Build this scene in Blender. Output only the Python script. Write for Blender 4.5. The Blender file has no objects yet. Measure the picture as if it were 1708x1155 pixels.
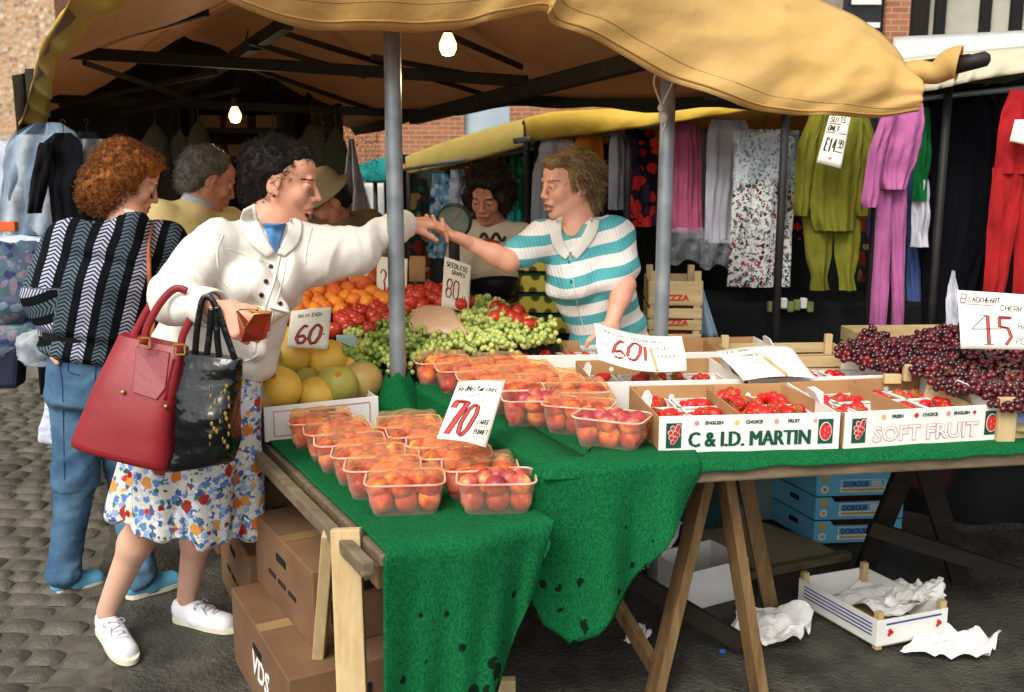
import bpy, math, random
import numpy as np
from mathutils import Vector, Matrix, noise as mnoise
random.seed(7); np.random.seed(7)
S = bpy.context.scene
R = math.radians
# ---------------------------------------------------------------- camera
CAMZ, PITCH, FPX = 1.5, R(10.5), 1660.0
cam = bpy.data.cameras.new('camera'); camo = bpy.data.objects.new('camera', cam)
S.collection.objects.link(camo); S.camera = camo
camo.location = (0, 0, CAMZ); camo.rotation_euler = (R(90) - PITCH, 0, 0)
cam.sensor_width = 36; cam.lens = 36 * FPX / 1708; cam.clip_end = 500; cam.clip_start = 0.05
cam.dof.use_dof = True; cam.dof.focus_distance = 2.9; cam.dof.aperture_fstop = 5.6
# ---------------------------------------------------------------- light (overcast daylight)
SUN_EL, SUN_AZ = R(48), R(205)     # azimuth measured clockwise from +Y: behind the camera, a little left
w = bpy.data.worlds.new('World'); S.world = w; w.use_nodes = True
nt = w.node_tree; sky = nt.nodes.new('ShaderNodeTexSky'); sky.sky_type = 'NISHITA'; sky.sun_disc = False
sky.sun_elevation = SUN_EL; sky.sun_rotation = SUN_AZ; sky.dust_density = 4.0; sky.air_density = 1.0; sky.ozone_density = 0.6
hs = nt.nodes.new('ShaderNodeHueSaturation'); hs.inputs['Saturation'].default_value = 0.22
nt.links.new(sky.outputs[0], hs.inputs['Color']); nt.links.new(hs.outputs[0], nt.nodes['Background'].inputs['Color'])
nt.nodes['Background'].inputs['Strength'].default_value = 0.15
sl = bpy.data.lights.new('sun', 'SUN'); sl.energy = 1.0; sl.angle = R(26); sl.color = (1, .95, .86)
so = bpy.data.objects.new('sun', sl); S.collection.objects.link(so)
sd = Vector((math.sin(SUN_AZ) * math.cos(SUN_EL), math.cos(SUN_AZ) * math.cos(SUN_EL), math.sin(SUN_EL)))
so.rotation_euler = sd.to_track_quat('Z', 'Y').to_euler()
S.view_settings.view_transform = 'Standard'; S.view_settings.look = 'None'
S.view_settings.gamma = 1; S.view_settings.exposure = 0.72
S.cycles.max_bounces = 8; S.cycles.transparent_max_bounces = 24
# ---------------------------------------------------------------- points from pixels of the 1708 x 1155 photograph
CP, SP = math.cos(PITCH), math.sin(PITCH)
def ray(px, py):
    u, v = (px - 854) / FPX, (577.5 - py) / FPX
    return np.array([u, CP + v * SP, -SP + v * CP])
def P(px, py, Y):
    d = ray(px, py); return d * (Y / d[1]) + np.array([0, 0, CAMZ])
def G(px, py, z=0.0):
    d = ray(px, py); return d * ((z - CAMZ) / d[2]) + np.array([0, 0, CAMZ])
def V3(*a): return np.array(a, float)
def nrm(a):
    a = np.asarray(a, float); return a / (np.linalg.norm(a) + 1e-12)
def lin(c):
    return tuple(x / 12.92 if x <= .04045 else ((x + .055) / 1.055) ** 2.4 for x in c)
def rotz(a):
    c, s = math.cos(a), math.sin(a); return np.array([[c, -s, 0], [s, c, 0], [0, 0, 1.]])
# ---------------------------------------------------------------- materials
MATS = {}
class NG:
    def __init__(s, name):
        s.m = bpy.data.materials.new(name); s.m.use_nodes = True; s.t = s.m.node_tree
        s.b = s.t.nodes['Principled BSDF']; s.o = s.t.nodes['Material Output']
    def n(s, ty, **kw):
        x = s.t.nodes.new('ShaderNode' + ty)
        for k, v in kw.items(): setattr(x, k, v)
        return x
    def l(s, a, b): s.t.links.new(a, b)
    def set(s, node, **kw):
        for k, v in kw.items():
            node.inputs[k.replace('_', ' ')].default_value = v
    def coord(s, kind='Object', scale=(1, 1, 1), rot=(0, 0, 0)):
        tc = s.n('TexCoord'); mp = s.n('Mapping'); mp.inputs['Scale'].default_value = scale; mp.inputs['Rotation'].default_value = rot
        s.l(tc.outputs[kind], mp.inputs[0]); return mp.outputs[0]
    def noise(s, vec, scale, detail=4, rough=.55, rnd=True):
        x = s.n('TexNoise', noise_dimensions='4D'); s.l(vec, x.inputs['Vector'])
        x.inputs['Scale'].default_value = scale; x.inputs['Detail'].default_value = detail; x.inputs['Roughness'].default_value = rough
        if rnd:
            oi = s.n('ObjectInfo'); mu = s.n('Math', operation='MULTIPLY'); mu.inputs[1].default_value = 37.0
            s.l(oi.outputs['Random'], mu.inputs[0]); s.l(mu.outputs[0], x.inputs['W'])
        return x.outputs['Fac']
    def ramp(s, fac, stops, interp='LINEAR'):
        x = s.n('ValToRGB'); x.color_ramp.interpolation = interp; e = x.color_ramp.elements
        while len(e) < len(stops): e.new(.5)
        for i, (p, c) in enumerate(stops):
            e[i].position = p; e[i].color = (*lin(c), 1) if len(c) == 3 else c
        s.l(fac, x.inputs[0]); return x.outputs[0]
    def mix(s, fac, a, b, mode='MIX'):
        x = s.n('Mix', data_type='RGBA', blend_type=mode)
        for sock, v in ((x.inputs[0], fac), (x.inputs[6], a), (x.inputs[7], b)):
            if isinstance(v, (int, float)): sock.default_value = v
            elif isinstance(v, tuple): sock.default_value = (*lin(v), 1)
            else: s.l(v, sock)
        return x.outputs[2]
    def math(s, op, a, b=0.0, c=0.0):
        x = s.n('Math', operation=op)
        for i, v in enumerate((a, b, c)):
            if isinstance(v, (int, float)): x.inputs[i].default_value = v
            else: s.l(v, x.inputs[i])
        return x.outputs[0]
    def bump(s, h, strength=.3, dist=.01, prev=None):
        x = s.n('Bump'); x.inputs['Strength'].default_value = strength; x.inputs['Distance'].default_value = dist
        s.l(h, x.inputs['Height'])
        if prev: s.l(prev, x.inputs['Normal'])
        return x.outputs[0]
    def done(s, col=None, rough=.6, normal=None, spec=None, **kw):
        if col is not None:
            if isinstance(col, tuple): s.b.inputs['Base Color'].default_value = (*lin(col), 1)
            else: s.l(col, s.b.inputs['Base Color'])
        if isinstance(rough, (int, float)): s.b.inputs['Roughness'].default_value = rough
        else: s.l(rough, s.b.inputs['Roughness'])
        if normal: s.l(normal, s.b.inputs['Normal'])
        if spec is not None: s.b.inputs['Specular IOR Level'].default_value = spec
        for k, v in kw.items(): s.b.inputs[k.replace('_', ' ')].default_value = v
        MATS[s.m.name] = s.m; return s.m
def mat(name, c1, c2=None, scale=6, rough=.7, bump=.15, bscale=60, bdist=.004, lo=.35, hi=.65, stretch=(1, 1, 1), spec=.3, **kw):
    if name in MATS: return MATS[name]
    g = NG(name); vec = g.coord('Object', stretch)
    col = g.ramp(g.noise(vec, scale), [(lo, c1), (hi, c2 or tuple(x * .85 for x in c1))])
    nb = g.bump(g.noise(vec, bscale, 3), bump, bdist) if bump else None
    return g.done(col, rough, nb, spec, **kw)
def wood(name, c1, c2, axis=0, rough=.75, scale=14):
    if name in MATS: return MATS[name]
    g = NG(name); sc = [1, 1, 1]; sc[axis] = .07; vec = g.coord('Object', tuple(sc))
    n1 = g.noise(vec, scale * 3, 6, .65); n2 = g.noise(g.coord('Object'), 5, 3)
    col = g.ramp(n1, [(.3, c2), (.7, c1)]); col = g.mix(g.math('MULTIPLY', n2, .45), col, tuple(x * .55 for x in c2))
    return g.done(col, rough, g.bump(n1, .35, .003), .25)
# ---------------------------------------------------------------- objects
WL = {}
def sprops(o, label=None, cat=None, group=None, kind=None):
    if label: o['label'] = label
    if cat: o['category'] = cat
    if group: o['group'] = group
    if kind: o['kind'] = kind
    return o
def thing(name, label, cat, loc=(0, 0, 0), group=None, rz=0):
    o = bpy.data.objects.new(name, None); S.collection.objects.link(o); o.empty_display_size = .05
    o.location = Vector(loc); o.rotation_euler = (0, 0, rz); WL[o] = np.array(loc, float)
    return sprops(o, label, cat, group)
class MB:
    def __init__(s): s.V = []; s.F = []; s.M = []; s.n = 0; s.uv = None
    def add(s, v, f, m=0):
        v = np.asarray(v, float).reshape(-1, 3); o = s.n
        s.V.append(v); s.n += len(v)
        for q in f: s.F.append([int(i) + o for i in q])
        s.M += [m] * len(f); return s
    def box(s, c, size, Rm=None, m=0, taper=None):
        x, y, z = [q / 2 for q in size]
        v = np.array([[a * x, b * y, d * z] for d in (-1, 1) for b in (-1, 1) for a in (-1, 1)])
        if taper is not None: v[4:, :2] *= taper
        if Rm is not None: v = v @ np.asarray(Rm).T
        return s.add(v + np.asarray(c, float), [(0, 2, 3, 1), (4, 5, 7, 6), (0, 1, 5, 4), (2, 6, 7, 3), (0, 4, 6, 2), (1, 3, 7, 5)], m)
    def beam(s, a, b, w, h, up=(0, 0, 1), m=0):
        a, b = np.asarray(a, float), np.asarray(b, float); d = nrm(b - a); x = nrm(np.cross(d, up)); y = np.cross(x, d)
        v = [p + x * i * w / 2 + y * j * h / 2 for p in (a, b) for i, j in ((-1, -1), (1, -1), (1, 1), (-1, 1))]
        return s.add(v, [(0, 3, 2, 1), (4, 5, 6, 7), (0, 1, 5, 4), (1, 2, 6, 5), (2, 3, 7, 6), (3, 0, 4, 7)], m)
    def tube(s, pts, r, n=8, m=0, cap=True, flat=1.0, up=None):
        pts = np.asarray(pts, float); k = len(pts); r = np.broadcast_to(np.asarray(r, float), (k,))
        t = np.gradient(pts, axis=0); t /= np.linalg.norm(t, axis=1)[:, None] + 1e-12
        u = nrm(np.cross(t[0], up if up is not None else (V3(0, 0, 1) if abs(t[0][2]) < .9 else V3(1, 0, 0))))
        V = []
        for i in range(k):
            u = nrm(u - t[i] * np.dot(u, t[i])); w_ = np.cross(t[i], u)
            for j in range(n):
                a = 2 * math.pi * j / n
                V.append(pts[i] + r[i] * (u * math.cos(a) + w_ * math.sin(a) * flat))
        F = [(i * n + j, i * n + (j + 1) % n, (i + 1) * n + (j + 1) % n, (i + 1) * n + j) for i in range(k - 1) for j in range(n)]
        if cap: F += [tuple(range(n))[::-1], tuple((k - 1) * n + j for j in range(n))]
        return s.add(V, F, m)
    def grid(s, Pg, thick=0.0, m=0):
        Pg = np.asarray(Pg, float); a, b = Pg.shape[:2]
        du = np.gradient(Pg, axis=0); dv = np.gradient(Pg, axis=1); N = np.cross(du, dv); N /= np.linalg.norm(N, axis=2)[..., None] + 1e-12
        idx = lambda i, j: i * b + j
        F = [(idx(i, j), idx(i + 1, j), idx(i + 1, j + 1), idx(i, j + 1)) for i in range(a - 1) for j in range(b - 1)]
        if thick == 0: return s.add(Pg.reshape(-1, 3), F, m)
        v = np.concatenate([(Pg + N * thick / 2).reshape(-1, 3), (Pg - N * thick / 2).reshape(-1, 3)]); o = a * b
        F2 = [tuple(q + o for q in f[::-1]) for f in F]
        bd = [idx(i, 0) for i in range(a)] + [idx(a - 1, j) for j in range(1, b)] + [idx(i, b - 1) for i in range(a - 2, -1, -1)] + [idx(0, j) for j in range(b - 2, 0, -1)]
        E = [(bd[i], bd[(i + 1) % len(bd)], bd[(i + 1) % len(bd)] + o, bd[i] + o) for i in range(len(bd))]
        E = [e[::-1] for e in E]
        return s.add(v, F + F2 + E, m)
    def lathe(s, prof, n=24, c=(0, 0, 0), m=0, sx=1, sy=1, Rm=None):
        V = []; k = len(prof)
        for r, z in prof:
            for j in range(n):
                a = 2 * math.pi * j / n; V.append((r * math.cos(a) * sx, r * math.sin(a) * sy, z))
        V = np.array(V)
        if Rm is not None: V = V @ np.asarray(Rm).T
        F = [(i * n + j, i * n + (j + 1) % n, (i + 1) * n + (j + 1) % n, (i + 1) * n + j) for i in range(k - 1) for j in range(n)]
        return s.add(V + np.asarray(c, float), F, m)
    def ball(s, c, r, n=12, k=8, m=0, Rm=None):
        r = np.broadcast_to(np.asarray(r, float), (3,))
        V = [(0, 0, -1)]
        for i in range(1, k):
            ph = -math.pi / 2 + math.pi * i / k
            for j in range(n):
                a = 2 * math.pi * j / n; V.append((math.cos(ph) * math.cos(a), math.cos(ph) * math.sin(a), math.sin(ph)))
        V.append((0, 0, 1)); V = np.array(V) * r
        if Rm is not None: V = V @ np.asarray(Rm).T
        F = [(0, 1 + (j + 1) % n, 1 + j) for j in range(n)]
        for i in range(k - 2):
            o = 1 + i * n; F += [(o + j, o + (j + 1) % n, o + n + (j + 1) % n, o + n + j) for j in range(n)]
        o = 1 + (k - 2) * n; F += [(o + j, o + (j + 1) % n, o + n) for j in range(n)]
        return s.add(V + np.asarray(c, float), F, m)
    def prism(s, poly, o, ex, ey, th, m=0):
        o, ex, ey = map(lambda q: np.asarray(q, float), (o, ex, ey)); ez = np.cross(nrm(ex), nrm(ey)); n = len(poly)
        a = [o + ex * x + ey * y - ez * th / 2 for x, y in poly]; b = [q + ez * th for q in a]
        F = [tuple(range(n))[::-1], tuple(range(n, 2 * n))] + [(i, (i + 1) % n, n + (i + 1) % n, n + i) for i in range(n)]
        return s.add(a + b, F, m)
    def verts(s): return np.concatenate(s.V) if s.V else np.zeros((0, 3))
def build(name, mb, mats, parent=None, smooth=False, bevel=0, uv=None, local=False, loc=None):
    V = mb.verts(); me = bpy.data.meshes.new(name)
    if parent is None:
        base = np.array([(V[:, 0].min() + V[:, 0].max()) / 2, (V[:, 1].min() + V[:, 1].max()) / 2, V[:, 2].min()]) if loc is None else np.asarray(loc, float)
    else: base = WL[parent]
    if local: base = np.zeros(3)
    me.from_pydata((V - base).tolist(), [], mb.F); 
    if not isinstance(mats, (list, tuple)): mats = [mats]
    for m in mats: me.materials.append(m)
    if len(mats) > 1: me.polygons.foreach_set('material_index', np.array(mb.M, 'i'))
    if smooth: me.polygons.foreach_set('use_smooth', np.ones(len(me.polygons), 'i'))
    if uv is not None:
        l = me.uv_layers.new(name='uv'); vi = np.zeros(len(me.loops), 'i'); me.loops.foreach_get('vertex_index', vi)
        l.data.foreach_set('uv', np.asarray(uv, 'f')[vi].ravel())
    me.update(); o = bpy.data.objects.new(name, me); S.collection.objects.link(o)
    if parent is None: o.location = Vector(base) if not local else Vector((0, 0, 0)); WL[o] = base
    else: o.parent = parent; WL[o] = WL[parent]
    if bevel:
        b = o.modifiers.new('bevel', 'BEVEL'); b.width = bevel; b.segments = 2; b.limit_method = 'ANGLE'; b.angle_limit = R(40)
    return o
def single(name, mb, mats, label, cat, group=None, **kw):
    return sprops(build(name, mb, mats, None, **kw), label, cat, group)
def copytree(o, loc=None, rot=None, label=None, scale=None):
    c = o.copy(); S.collection.objects.link(c)
    if loc is not None: c.location = Vector(loc)
    if rot is not None: c.rotation_euler = rot
    if scale is not None: c.scale = scale
    if label: c['label'] = label
    for ch in list(o.children):
        d = ch.copy(); S.collection.objects.link(d); d.parent = c
        for g in ch.children:
            e = g.copy(); S.collection.objects.link(e); e.parent = d
    WL[c] = np.array(c.location); return c
def catmull(pts, n):
    pts = np.asarray(pts, float); k = len(pts); out = []
    for t in np.linspace(0, k - 1, n):
        i = min(int(t), k - 2); f = t - i
        p0, p1, p2, p3 = pts[max(i - 1, 0)], pts[i], pts[i + 1], pts[min(i + 2, k - 1)]
        out.append(.5 * (2 * p1 + (p2 - p0) * f + (2 * p0 - 5 * p1 + 4 * p2 - p3) * f * f + (3 * p1 - p0 - 3 * p2 + p3) * f ** 3))
    return np.array(out)
def nz(p, s=1.0, seed=0.0): return mnoise.noise(Vector((p[0] * s + seed, p[1] * s - seed * .7, p[2] * s + seed * 1.3)))
# ---------------------------------------------------------------- text
def text_mb(body, size, extr=.0006, bold=0.0, shear=0.0, space=1.0):
    c = bpy.data.curves.new('t', 'FONT'); c.body = body; c.size = size; c.extrude = extr; c.offset = bold; c.shear = shear
    c.align_x = 'CENTER'; c.align_y = 'CENTER'; c.resolution_u = 2; c.space_character = space
    o = bpy.data.objects.new('t', c); S.collection.objects.link(o)
    me = bpy.data.meshes.new_from_object(o.evaluated_get(bpy.context.evaluated_depsgraph_get()))
    v = np.zeros(len(me.vertices) * 3); me.vertices.foreach_get('co', v); v = v.reshape(-1, 3)
    f = [tuple(p.vertices) for p in me.polygons]
    bpy.data.objects.remove(o); bpy.data.curves.remove(c); bpy.data.meshes.remove(me)
    return v, f
def place_text(mb, body, size, o, ex, ey, m=0, width=None, **kw):
    v, f = text_mb(body, size, **kw)
    if not len(v): return
    ex, ey = nrm(ex), nrm(ey); ez = np.cross(ex, ey)
    if width: v[:, 0] *= width / (v[:, 0].max() - v[:, 0].min())
    mb.add(np.asarray(o) + v[:, :1] * ex + v[:, 1:2] * ey + (v[:, 2:3] + .0012) * ez, f, m)
STROKES = dict(A="00 26 40|13 33", B="00 06 36 45 44 33 03|33 42 41 30 00", C="45 36 16 05 01 10 30 41", D="00 06 26 44 42 20 00", E="40 00 06 46|03 33",
  F="00 06 46|03 33", G="45 36 16 05 01 10 30 41 43 23", H="00 06|40 46|03 43", I="20 26", J="01 10 20 31 36", K="00 06|46 03 40", L="06 00 40", M="00 06 23 46 40",
  N="00 06 40 46", O="10 01 05 16 36 45 41 30 10", P="00 06 36 45 44 33 03", Q="10 01 05 16 36 45 41 30 10|31 40", R="00 06 36 45 44 33 03|23 40", S="45 36 16 05 04 13 33 42 41 30 10 01",
  T="20 26|06 46", U="06 01 10 30 41 46", V="06 20 46", W="06 10 24 30 46", X="00 46|06 40", Y="06 23 46|23 20", Z="06 46 00 40",
  a="33 13 02 01 10 20 33|33 40", b="06 00 20 31 33 23 03", c="33 13 02 01 10 30", d="46 40 20 11 13 24 44", e="02 32 33 24 13 01 10 30", g="33 13 02 11 31|34 30 1x", h="06 00|03 24 33 30",
  i="14 10|25 26", k="06 00|34 02 30", l="16 11 20", n="04 00|03 24 33 30", o="10 02 13 32 31 20 10", p="04 0x|04 24 33 31 20 00", r="04 00|03 24 34", s="34 14 03 22 31 10 00", t="26 21 30|04 44", u="04 01 10 30|34 30", w="04 10 23 30 44", y="04 21|44 1x")
STROKES.update({'0': "10 01 05 16 36 45 41 30 10", '1': "14 26 20|10 30", '2': "05 16 36 45 43 00 40", '3': "05 16 36 45 44 33 42 41 30 10 01", '4': "30 36 02 42", '5': "46 06 03 33 42 41 30 10 01",
  '6': "45 36 16 05 01 10 30 41 42 33 13 02", '7': "06 46 10", '8': "13 04 05 16 36 45 44 33 13 02 01 10 30 41 42 33", '9': "01 10 30 41 45 36 16 05 04 13 33 44", '£': "45 36 16 15 10|00 40|03 33", '/': "00 46", '.': "20 21", '-': "13 33"})
def strokes(txt):
    out = []; x = 0
    for ch in txt:
        if ch in STROKES:
            for part in STROKES[ch].split('|'):
                out.append([(x + int(q[0]) / 4 * .62, (-2 if q[1] == 'x' else int(q[1])) / 6) for q in part.split()])
        x += .85 if ch != ' ' else .5
    return out, x
class Card:
    """a bent sheet of card; its writing is laid on the same curved surface"""
    def __init__(s, tl, tr, br, bl, bow=0.0, th=.0012):
        s.c = [np.asarray(q, float) for q in (tl, tr, br, bl)]; s.bow = bow; s.th = th
        s.N = nrm(np.cross(s.c[1] - s.c[0], s.c[0] - s.c[3]))
        if np.dot(s.N, V3(0, 0, CAMZ) - s.c[0]) < 0: s.N = -s.N
    def at(s, u, v, off=0.0):       # v = 0 at the bottom
        tl, tr, br, bl = s.c
        p = bl * (1 - u) * (1 - v) + br * u * (1 - v) + tl * (1 - u) * v + tr * u * v
        return p + s.N * (s.bow * (math.sin(math.pi * u) - .5) + off + s.bow * .35 * math.sin(5 * v + 3 * u))
    def sheet(s):
        mb = MB(); mb.grid([[s.at(i / 12, j / 8) for j in range(9)] for i in range(13)], s.th); return mb
    def line(s, mb, pts, w, m=0, off=.0011):
        W = np.linalg.norm(s.c[1] - s.c[0]); H = np.linalg.norm(s.c[0] - s.c[3])
        q = []
        for a, b in zip(pts[:-1], pts[1:]):
            n = max(1, int(math.hypot((b[0] - a[0]) * W, (b[1] - a[1]) * H) / .006))
            q += [(a[0] + (b[0] - a[0]) * i / n, a[1] + (b[1] - a[1]) * i / n) for i in range(n)]
        q.append(pts[-1]); L = []; Rr = []
        for i, p in enumerate(q):
            a, b = q[max(i - 1, 0)], q[min(i + 1, len(q) - 1)]; dx, dy = (b[0] - a[0]) * W, (b[1] - a[1]) * H; l = math.hypot(dx, dy) + 1e-9
            ox, oy = -dy / l * w / 2 / W, dx / l * w / 2 / H
            L.append(s.at(p[0] + ox, p[1] + oy, off)); Rr.append(s.at(p[0] - ox, p[1] - oy, off))
        n = len(q); mb.add(L + Rr, [(i, i + 1, n + i + 1, n + i) for i in range(n - 1)], m)
    def write(s, mb, txt, x, y, h, w=None, pen=.0016, m=0, slant=.15, rise=0.0, off=.0011, jit=.04):
        st, adv = strokes(txt); W = np.linalg.norm(s.c[1] - s.c[0]); H = np.linalg.norm(s.c[0] - s.c[3])
        k = (w / adv) if w else h * H / W
        for part in st:
            s.line(mb, [(x + (a + b * slant) * k + random.uniform(-1, 1) * jit * k * .5, y + b * h + rise * a * k + random.uniform(-1, 1) * jit * h) for a, b in part], pen, m, off)
# ================================================================ materials
M = {}
M['asphalt'] = mat('asphalt', (.19, .185, .16), (.31, .30, .26), 7, .62, 1.0, 70, .014, spec=.35)
M['sett'] = mat('sett_stone', (.23, .22, .19), (.37, .35, .30), 5, .55, .9, 70, .006, spec=.4)
M['joint'] = mat('joint_sand', (.29, .275, .235), (.38, .36, .31), 20, .95, .6, 120, .004)
M['pole'] = mat('galvanised_steel', (.50, .53, .54), (.62, .65, .66), 12, .45, .12, 80, .002, Metallic=.55)
M['iron'] = mat('dark_iron', (.10, .10, .10), (.17, .15, .13), 14, .6, .2, 60)
M['pine'] = wood('pale_pine', (.86, .77, .58), (.74, .62, .42), 2)
M['pineh'] = wood('pale_pine_lengthwise', (.85, .76, .57), (.72, .61, .42), 0)
M['oldwood'] = wood('weathered_wood', (.55, .49, .38), (.36, .30, .22), 0)
M['oldwoodv'] = wood('weathered_wood_upright', (.62, .50, .33), (.40, .28, .16), 2)
M['darkwood'] = wood('dark_frame_wood', (.20, .17, .13), (.12, .10, .08), 0)
def canvas(name, c1, c2, tr, tcol):
    g = NG(name); vec = g.coord('Object')
    n = g.noise(vec, 2.2, 5, .6); fine = g.noise(g.coord('Object', (1, 1, 1)), 220, 2)
    st = g.noise(g.coord('Object', (1, 1, 3)), 7, 3)
    col = g.ramp(n, [(.3, c1), (.7, c2)]); col = g.mix(g.math('MULTIPLY', st, .45), col, tuple(x * .68 for x in c1)); sp_ = g.noise(g.coord('Object'), 9, 6, .7); col = g.mix(g.ramp(sp_, [(.60, (0, 0, 0, 1)), (.76, (.35, .35, .35, 1))]), col, tuple(x * .5 for x in c1))
    bm = g.bump(fine, .25, .002); bm = g.bump(n, .5, .05, bm)
    g.done(col, .62, bm, .3)
    ts = g.n('BsdfTranslucent'); ts.inputs['Color'].default_value = (*lin(tcol), 1)
    mx = g.n('MixShader'); mx.inputs[0].default_value = tr
    g.l(g.b.outputs[0], mx.inputs[1]); g.l(ts.outputs[0], mx.inputs[2]); g.l(mx.outputs[0], g.o.inputs[0]); return g.m
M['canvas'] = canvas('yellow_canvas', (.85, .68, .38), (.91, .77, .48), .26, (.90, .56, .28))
M['canvas_shade'] = canvas('yellow_canvas_shaded', (.60, .48, .36), (.67, .55, .42), .28, (.82, .64, .47))  # the flap's yellow canvas, with underside shade put into a browner base
M['olive'] = canvas('olive_canvas', (.68, .60, .32), (.78, .68, .34), .15, (.7, .6, .3))
M['yellowband'] = canvas('mustard_canvas', (.84, .68, .24), (.90, .75, .30), .15, (.8, .6, .2))
M['teal'] = canvas('teal_canvas', (.02, .50, .48), (.05, .58, .55), .1, (0, .5, .5))
M['whitecanvas'] = canvas('white_canvas', (.82, .82, .80), (.9, .9, .88), .1, (.8, .8, .8))
def greenmat():
    g = NG('green_grass_matting'); vec = g.coord('Object')
    fine = g.noise(g.coord('Object', (1, 1, .6)), 230, 3, .7); big = g.noise(vec, 5, 3)
    spots = g.n('TexVoronoi', feature='F1'); g.l(g.coord('Object', (1, 1, .8)), spots.inputs['Vector']); spots.inputs['Scale'].default_value = 20
    low = g.n('SeparateXYZ'); g.l(g.n('NewGeometry').outputs['Position'], low.inputs[0])
    dens = g.ramp(low.outputs['Z'], [(.15, (1, 1, 1, 1)), (.72, (0, 0, 0, 1))])
    sp = g.math('LESS_THAN', spots.outputs['Distance'], g.math('MULTIPLY', dens, g.math('MULTIPLY', big, .85)))
    nn = g.noise(vec, 30, 2); sp = g.math('MULTIPLY', sp, g.math('GREATER_THAN', nn, .44))
    col = g.ramp(fine, [(.3, (.03, .22, .11)), (.5, (.05, .35, .18)), (.75, (.10, .44, .25))])
    col = g.mix(g.math('MULTIPLY', sp, .9), col, (.03, .07, .05))
    bm = g.bump(fine, .6, .004); bm = g.bump(big, .25, .03, bm)
    return g.done(col, .9, bm, .1)
M['green'] = greenmat()
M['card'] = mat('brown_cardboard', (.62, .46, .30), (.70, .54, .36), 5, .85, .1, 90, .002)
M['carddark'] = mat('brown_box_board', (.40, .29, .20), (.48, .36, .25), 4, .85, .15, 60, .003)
M['whitecard'] = mat('white_board', (.84, .83, .80), (.90, .89, .86), 7, .7, .08, 60, .002)
M['paper'] = mat('white_paper', (.88, .87, .84), (.92, .91, .89), 6, .75, .2, 30, .004)
M['sign'] = mat('price_card', (.90, .88, .80), (.94, .93, .87), 4, .7, .05, 60, .001)
M['ink'] = mat('black_ink', (.16, .10, .12), None, bump=0); M['redink'] = mat('red_ink', (.80, .25, .24), (.72, .30, .26), 30, bump=0)
M['greenink'] = mat('green_ink', (.08, .30, .22), None, bump=0); M['pinkink'] = mat('pink_ink', (.86, .58, .58), None, bump=0)
M['redprint'] = mat('red_print', (.82, .18, .16), None, bump=0); M['blueprint'] = mat('blue_print', (.22, .24, .55), None, bump=0)
M['cream'] = canvas('cream_canvas', (.76, .73, .60), (.84, .81, .70), .12, (.8, .75, .6))
M['bluebox'] = mat('blue_box_board', (.36, .66, .80), (.42, .72, .84), 4, .7, .08)
M['black'] = mat('black_cloth', (.055, .055, .065), (.08, .08, .09), 5, .9, .3, 30, .01)
M['darksheet'] = mat('dark_sheeting', (.13, .125, .10), (.19, .17, .12), 3, .9, .4, 12, .03)  # dark tone gives the added back sheet its gloom
# ================================================================ ground
GX, GY = np.meshgrid(np.concatenate([np.linspace(-60, -4, 12), np.linspace(-3.8, 3.8, 60), np.linspace(4, 60, 12)]), np.concatenate([np.linspace(-30, 1, 8), np.linspace(1.2, 9, 60), np.linspace(10, 90, 14)]), indexing='ij')
Z = np.array([[.006 * nz((x, y, 0), 1.1) - .004 if abs(x) < 4 and 1 < y < 9 else -.004 for x, y in zip(a, b)] for a, b in zip(GX, GY)])
mb = MB(); mb.grid(np.stack([GX, GY, Z], 2)); sprops(build('ground', mb, M['asphalt'], smooth=True), kind='structure')
mb = MB(); bed = MB()
def border(Y): return -1.33 + .32 * (Y - 2.8) * -1 - .05 if False else -1.12 - .42 * (Y - 2.6)
row = 0; yy = 2.35
while yy < 9.5:
    pitch = .100 + random.uniform(-.008, .010); xx = -7.5 + random.uniform(0, .1)
    while xx < border(yy) - .12 + .14 * math.sin(row * 2.4 + yy * 7):
        wd = random.uniform(.09, .155); gap = .012
        n = 6; zt = .024 + random.uniform(-.004, .004); tl = random.uniform(-.03, .03); rr = random.random() * 9
        if xx > -1.0 * yy * .62 - .3:
            vs = []
            for i in range(n):
                for j in range(n):
                    a, b = i / (n - 1) * 2 - 1, j / (n - 1) * 2 - 1
                    sq = 1 - .07 * (a * a * b * b)
                    e = max(abs(a), abs(b)) ** 7
                    x = xx + wd / 2 + a * (wd - gap) / 2 * sq + .004 * nz((a, b, rr), 2); y = yy + b * (pitch - gap) / 2 * sq + (xx + wd / 2 + 2) * -.09 + .004 * nz((b, a, rr + 4), 2)
                    vs.append((x, y, zt - .014 * max(abs(a), abs(b)) ** 9 - .003 * (a * a + b * b) + tl * a * .05 + .003 * nz((a, b, rr), 1.5)))
            mb.add(vs, [(i * n + j, (i + 1) * n + j, (i + 1) * n + j + 1, i * n + j + 1) for i in range(n - 1) for j in range(n - 1)])
        xx += wd
    yy += pitch; row += 1
sprops(build('cobbles', mb, M['sett'], smooth=True), kind='structure')
ys_ = np.linspace(2.2, 9.8, 90); L_ = [(-9, y) for y in ys_]; R_ = [(border(y) - .02 + .06 * nz((y * 3, 0, 0), 1) + .03 * nz((y * 11, 3, 0), 1), y) for y in ys_]
bed.add([(a, b, .007) for a, b in L_] + [(a, b, .007) for a, b in R_] + [(a + .05, b, -.01) for a, b in R_], [(i, 90 + i, 91 + i, i + 1) for i in range(89)] + [(90 + i, 180 + i, 181 + i, 91 + i) for i in range(89)]); sprops(build('path', bed, M['joint']), kind='structure')
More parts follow.
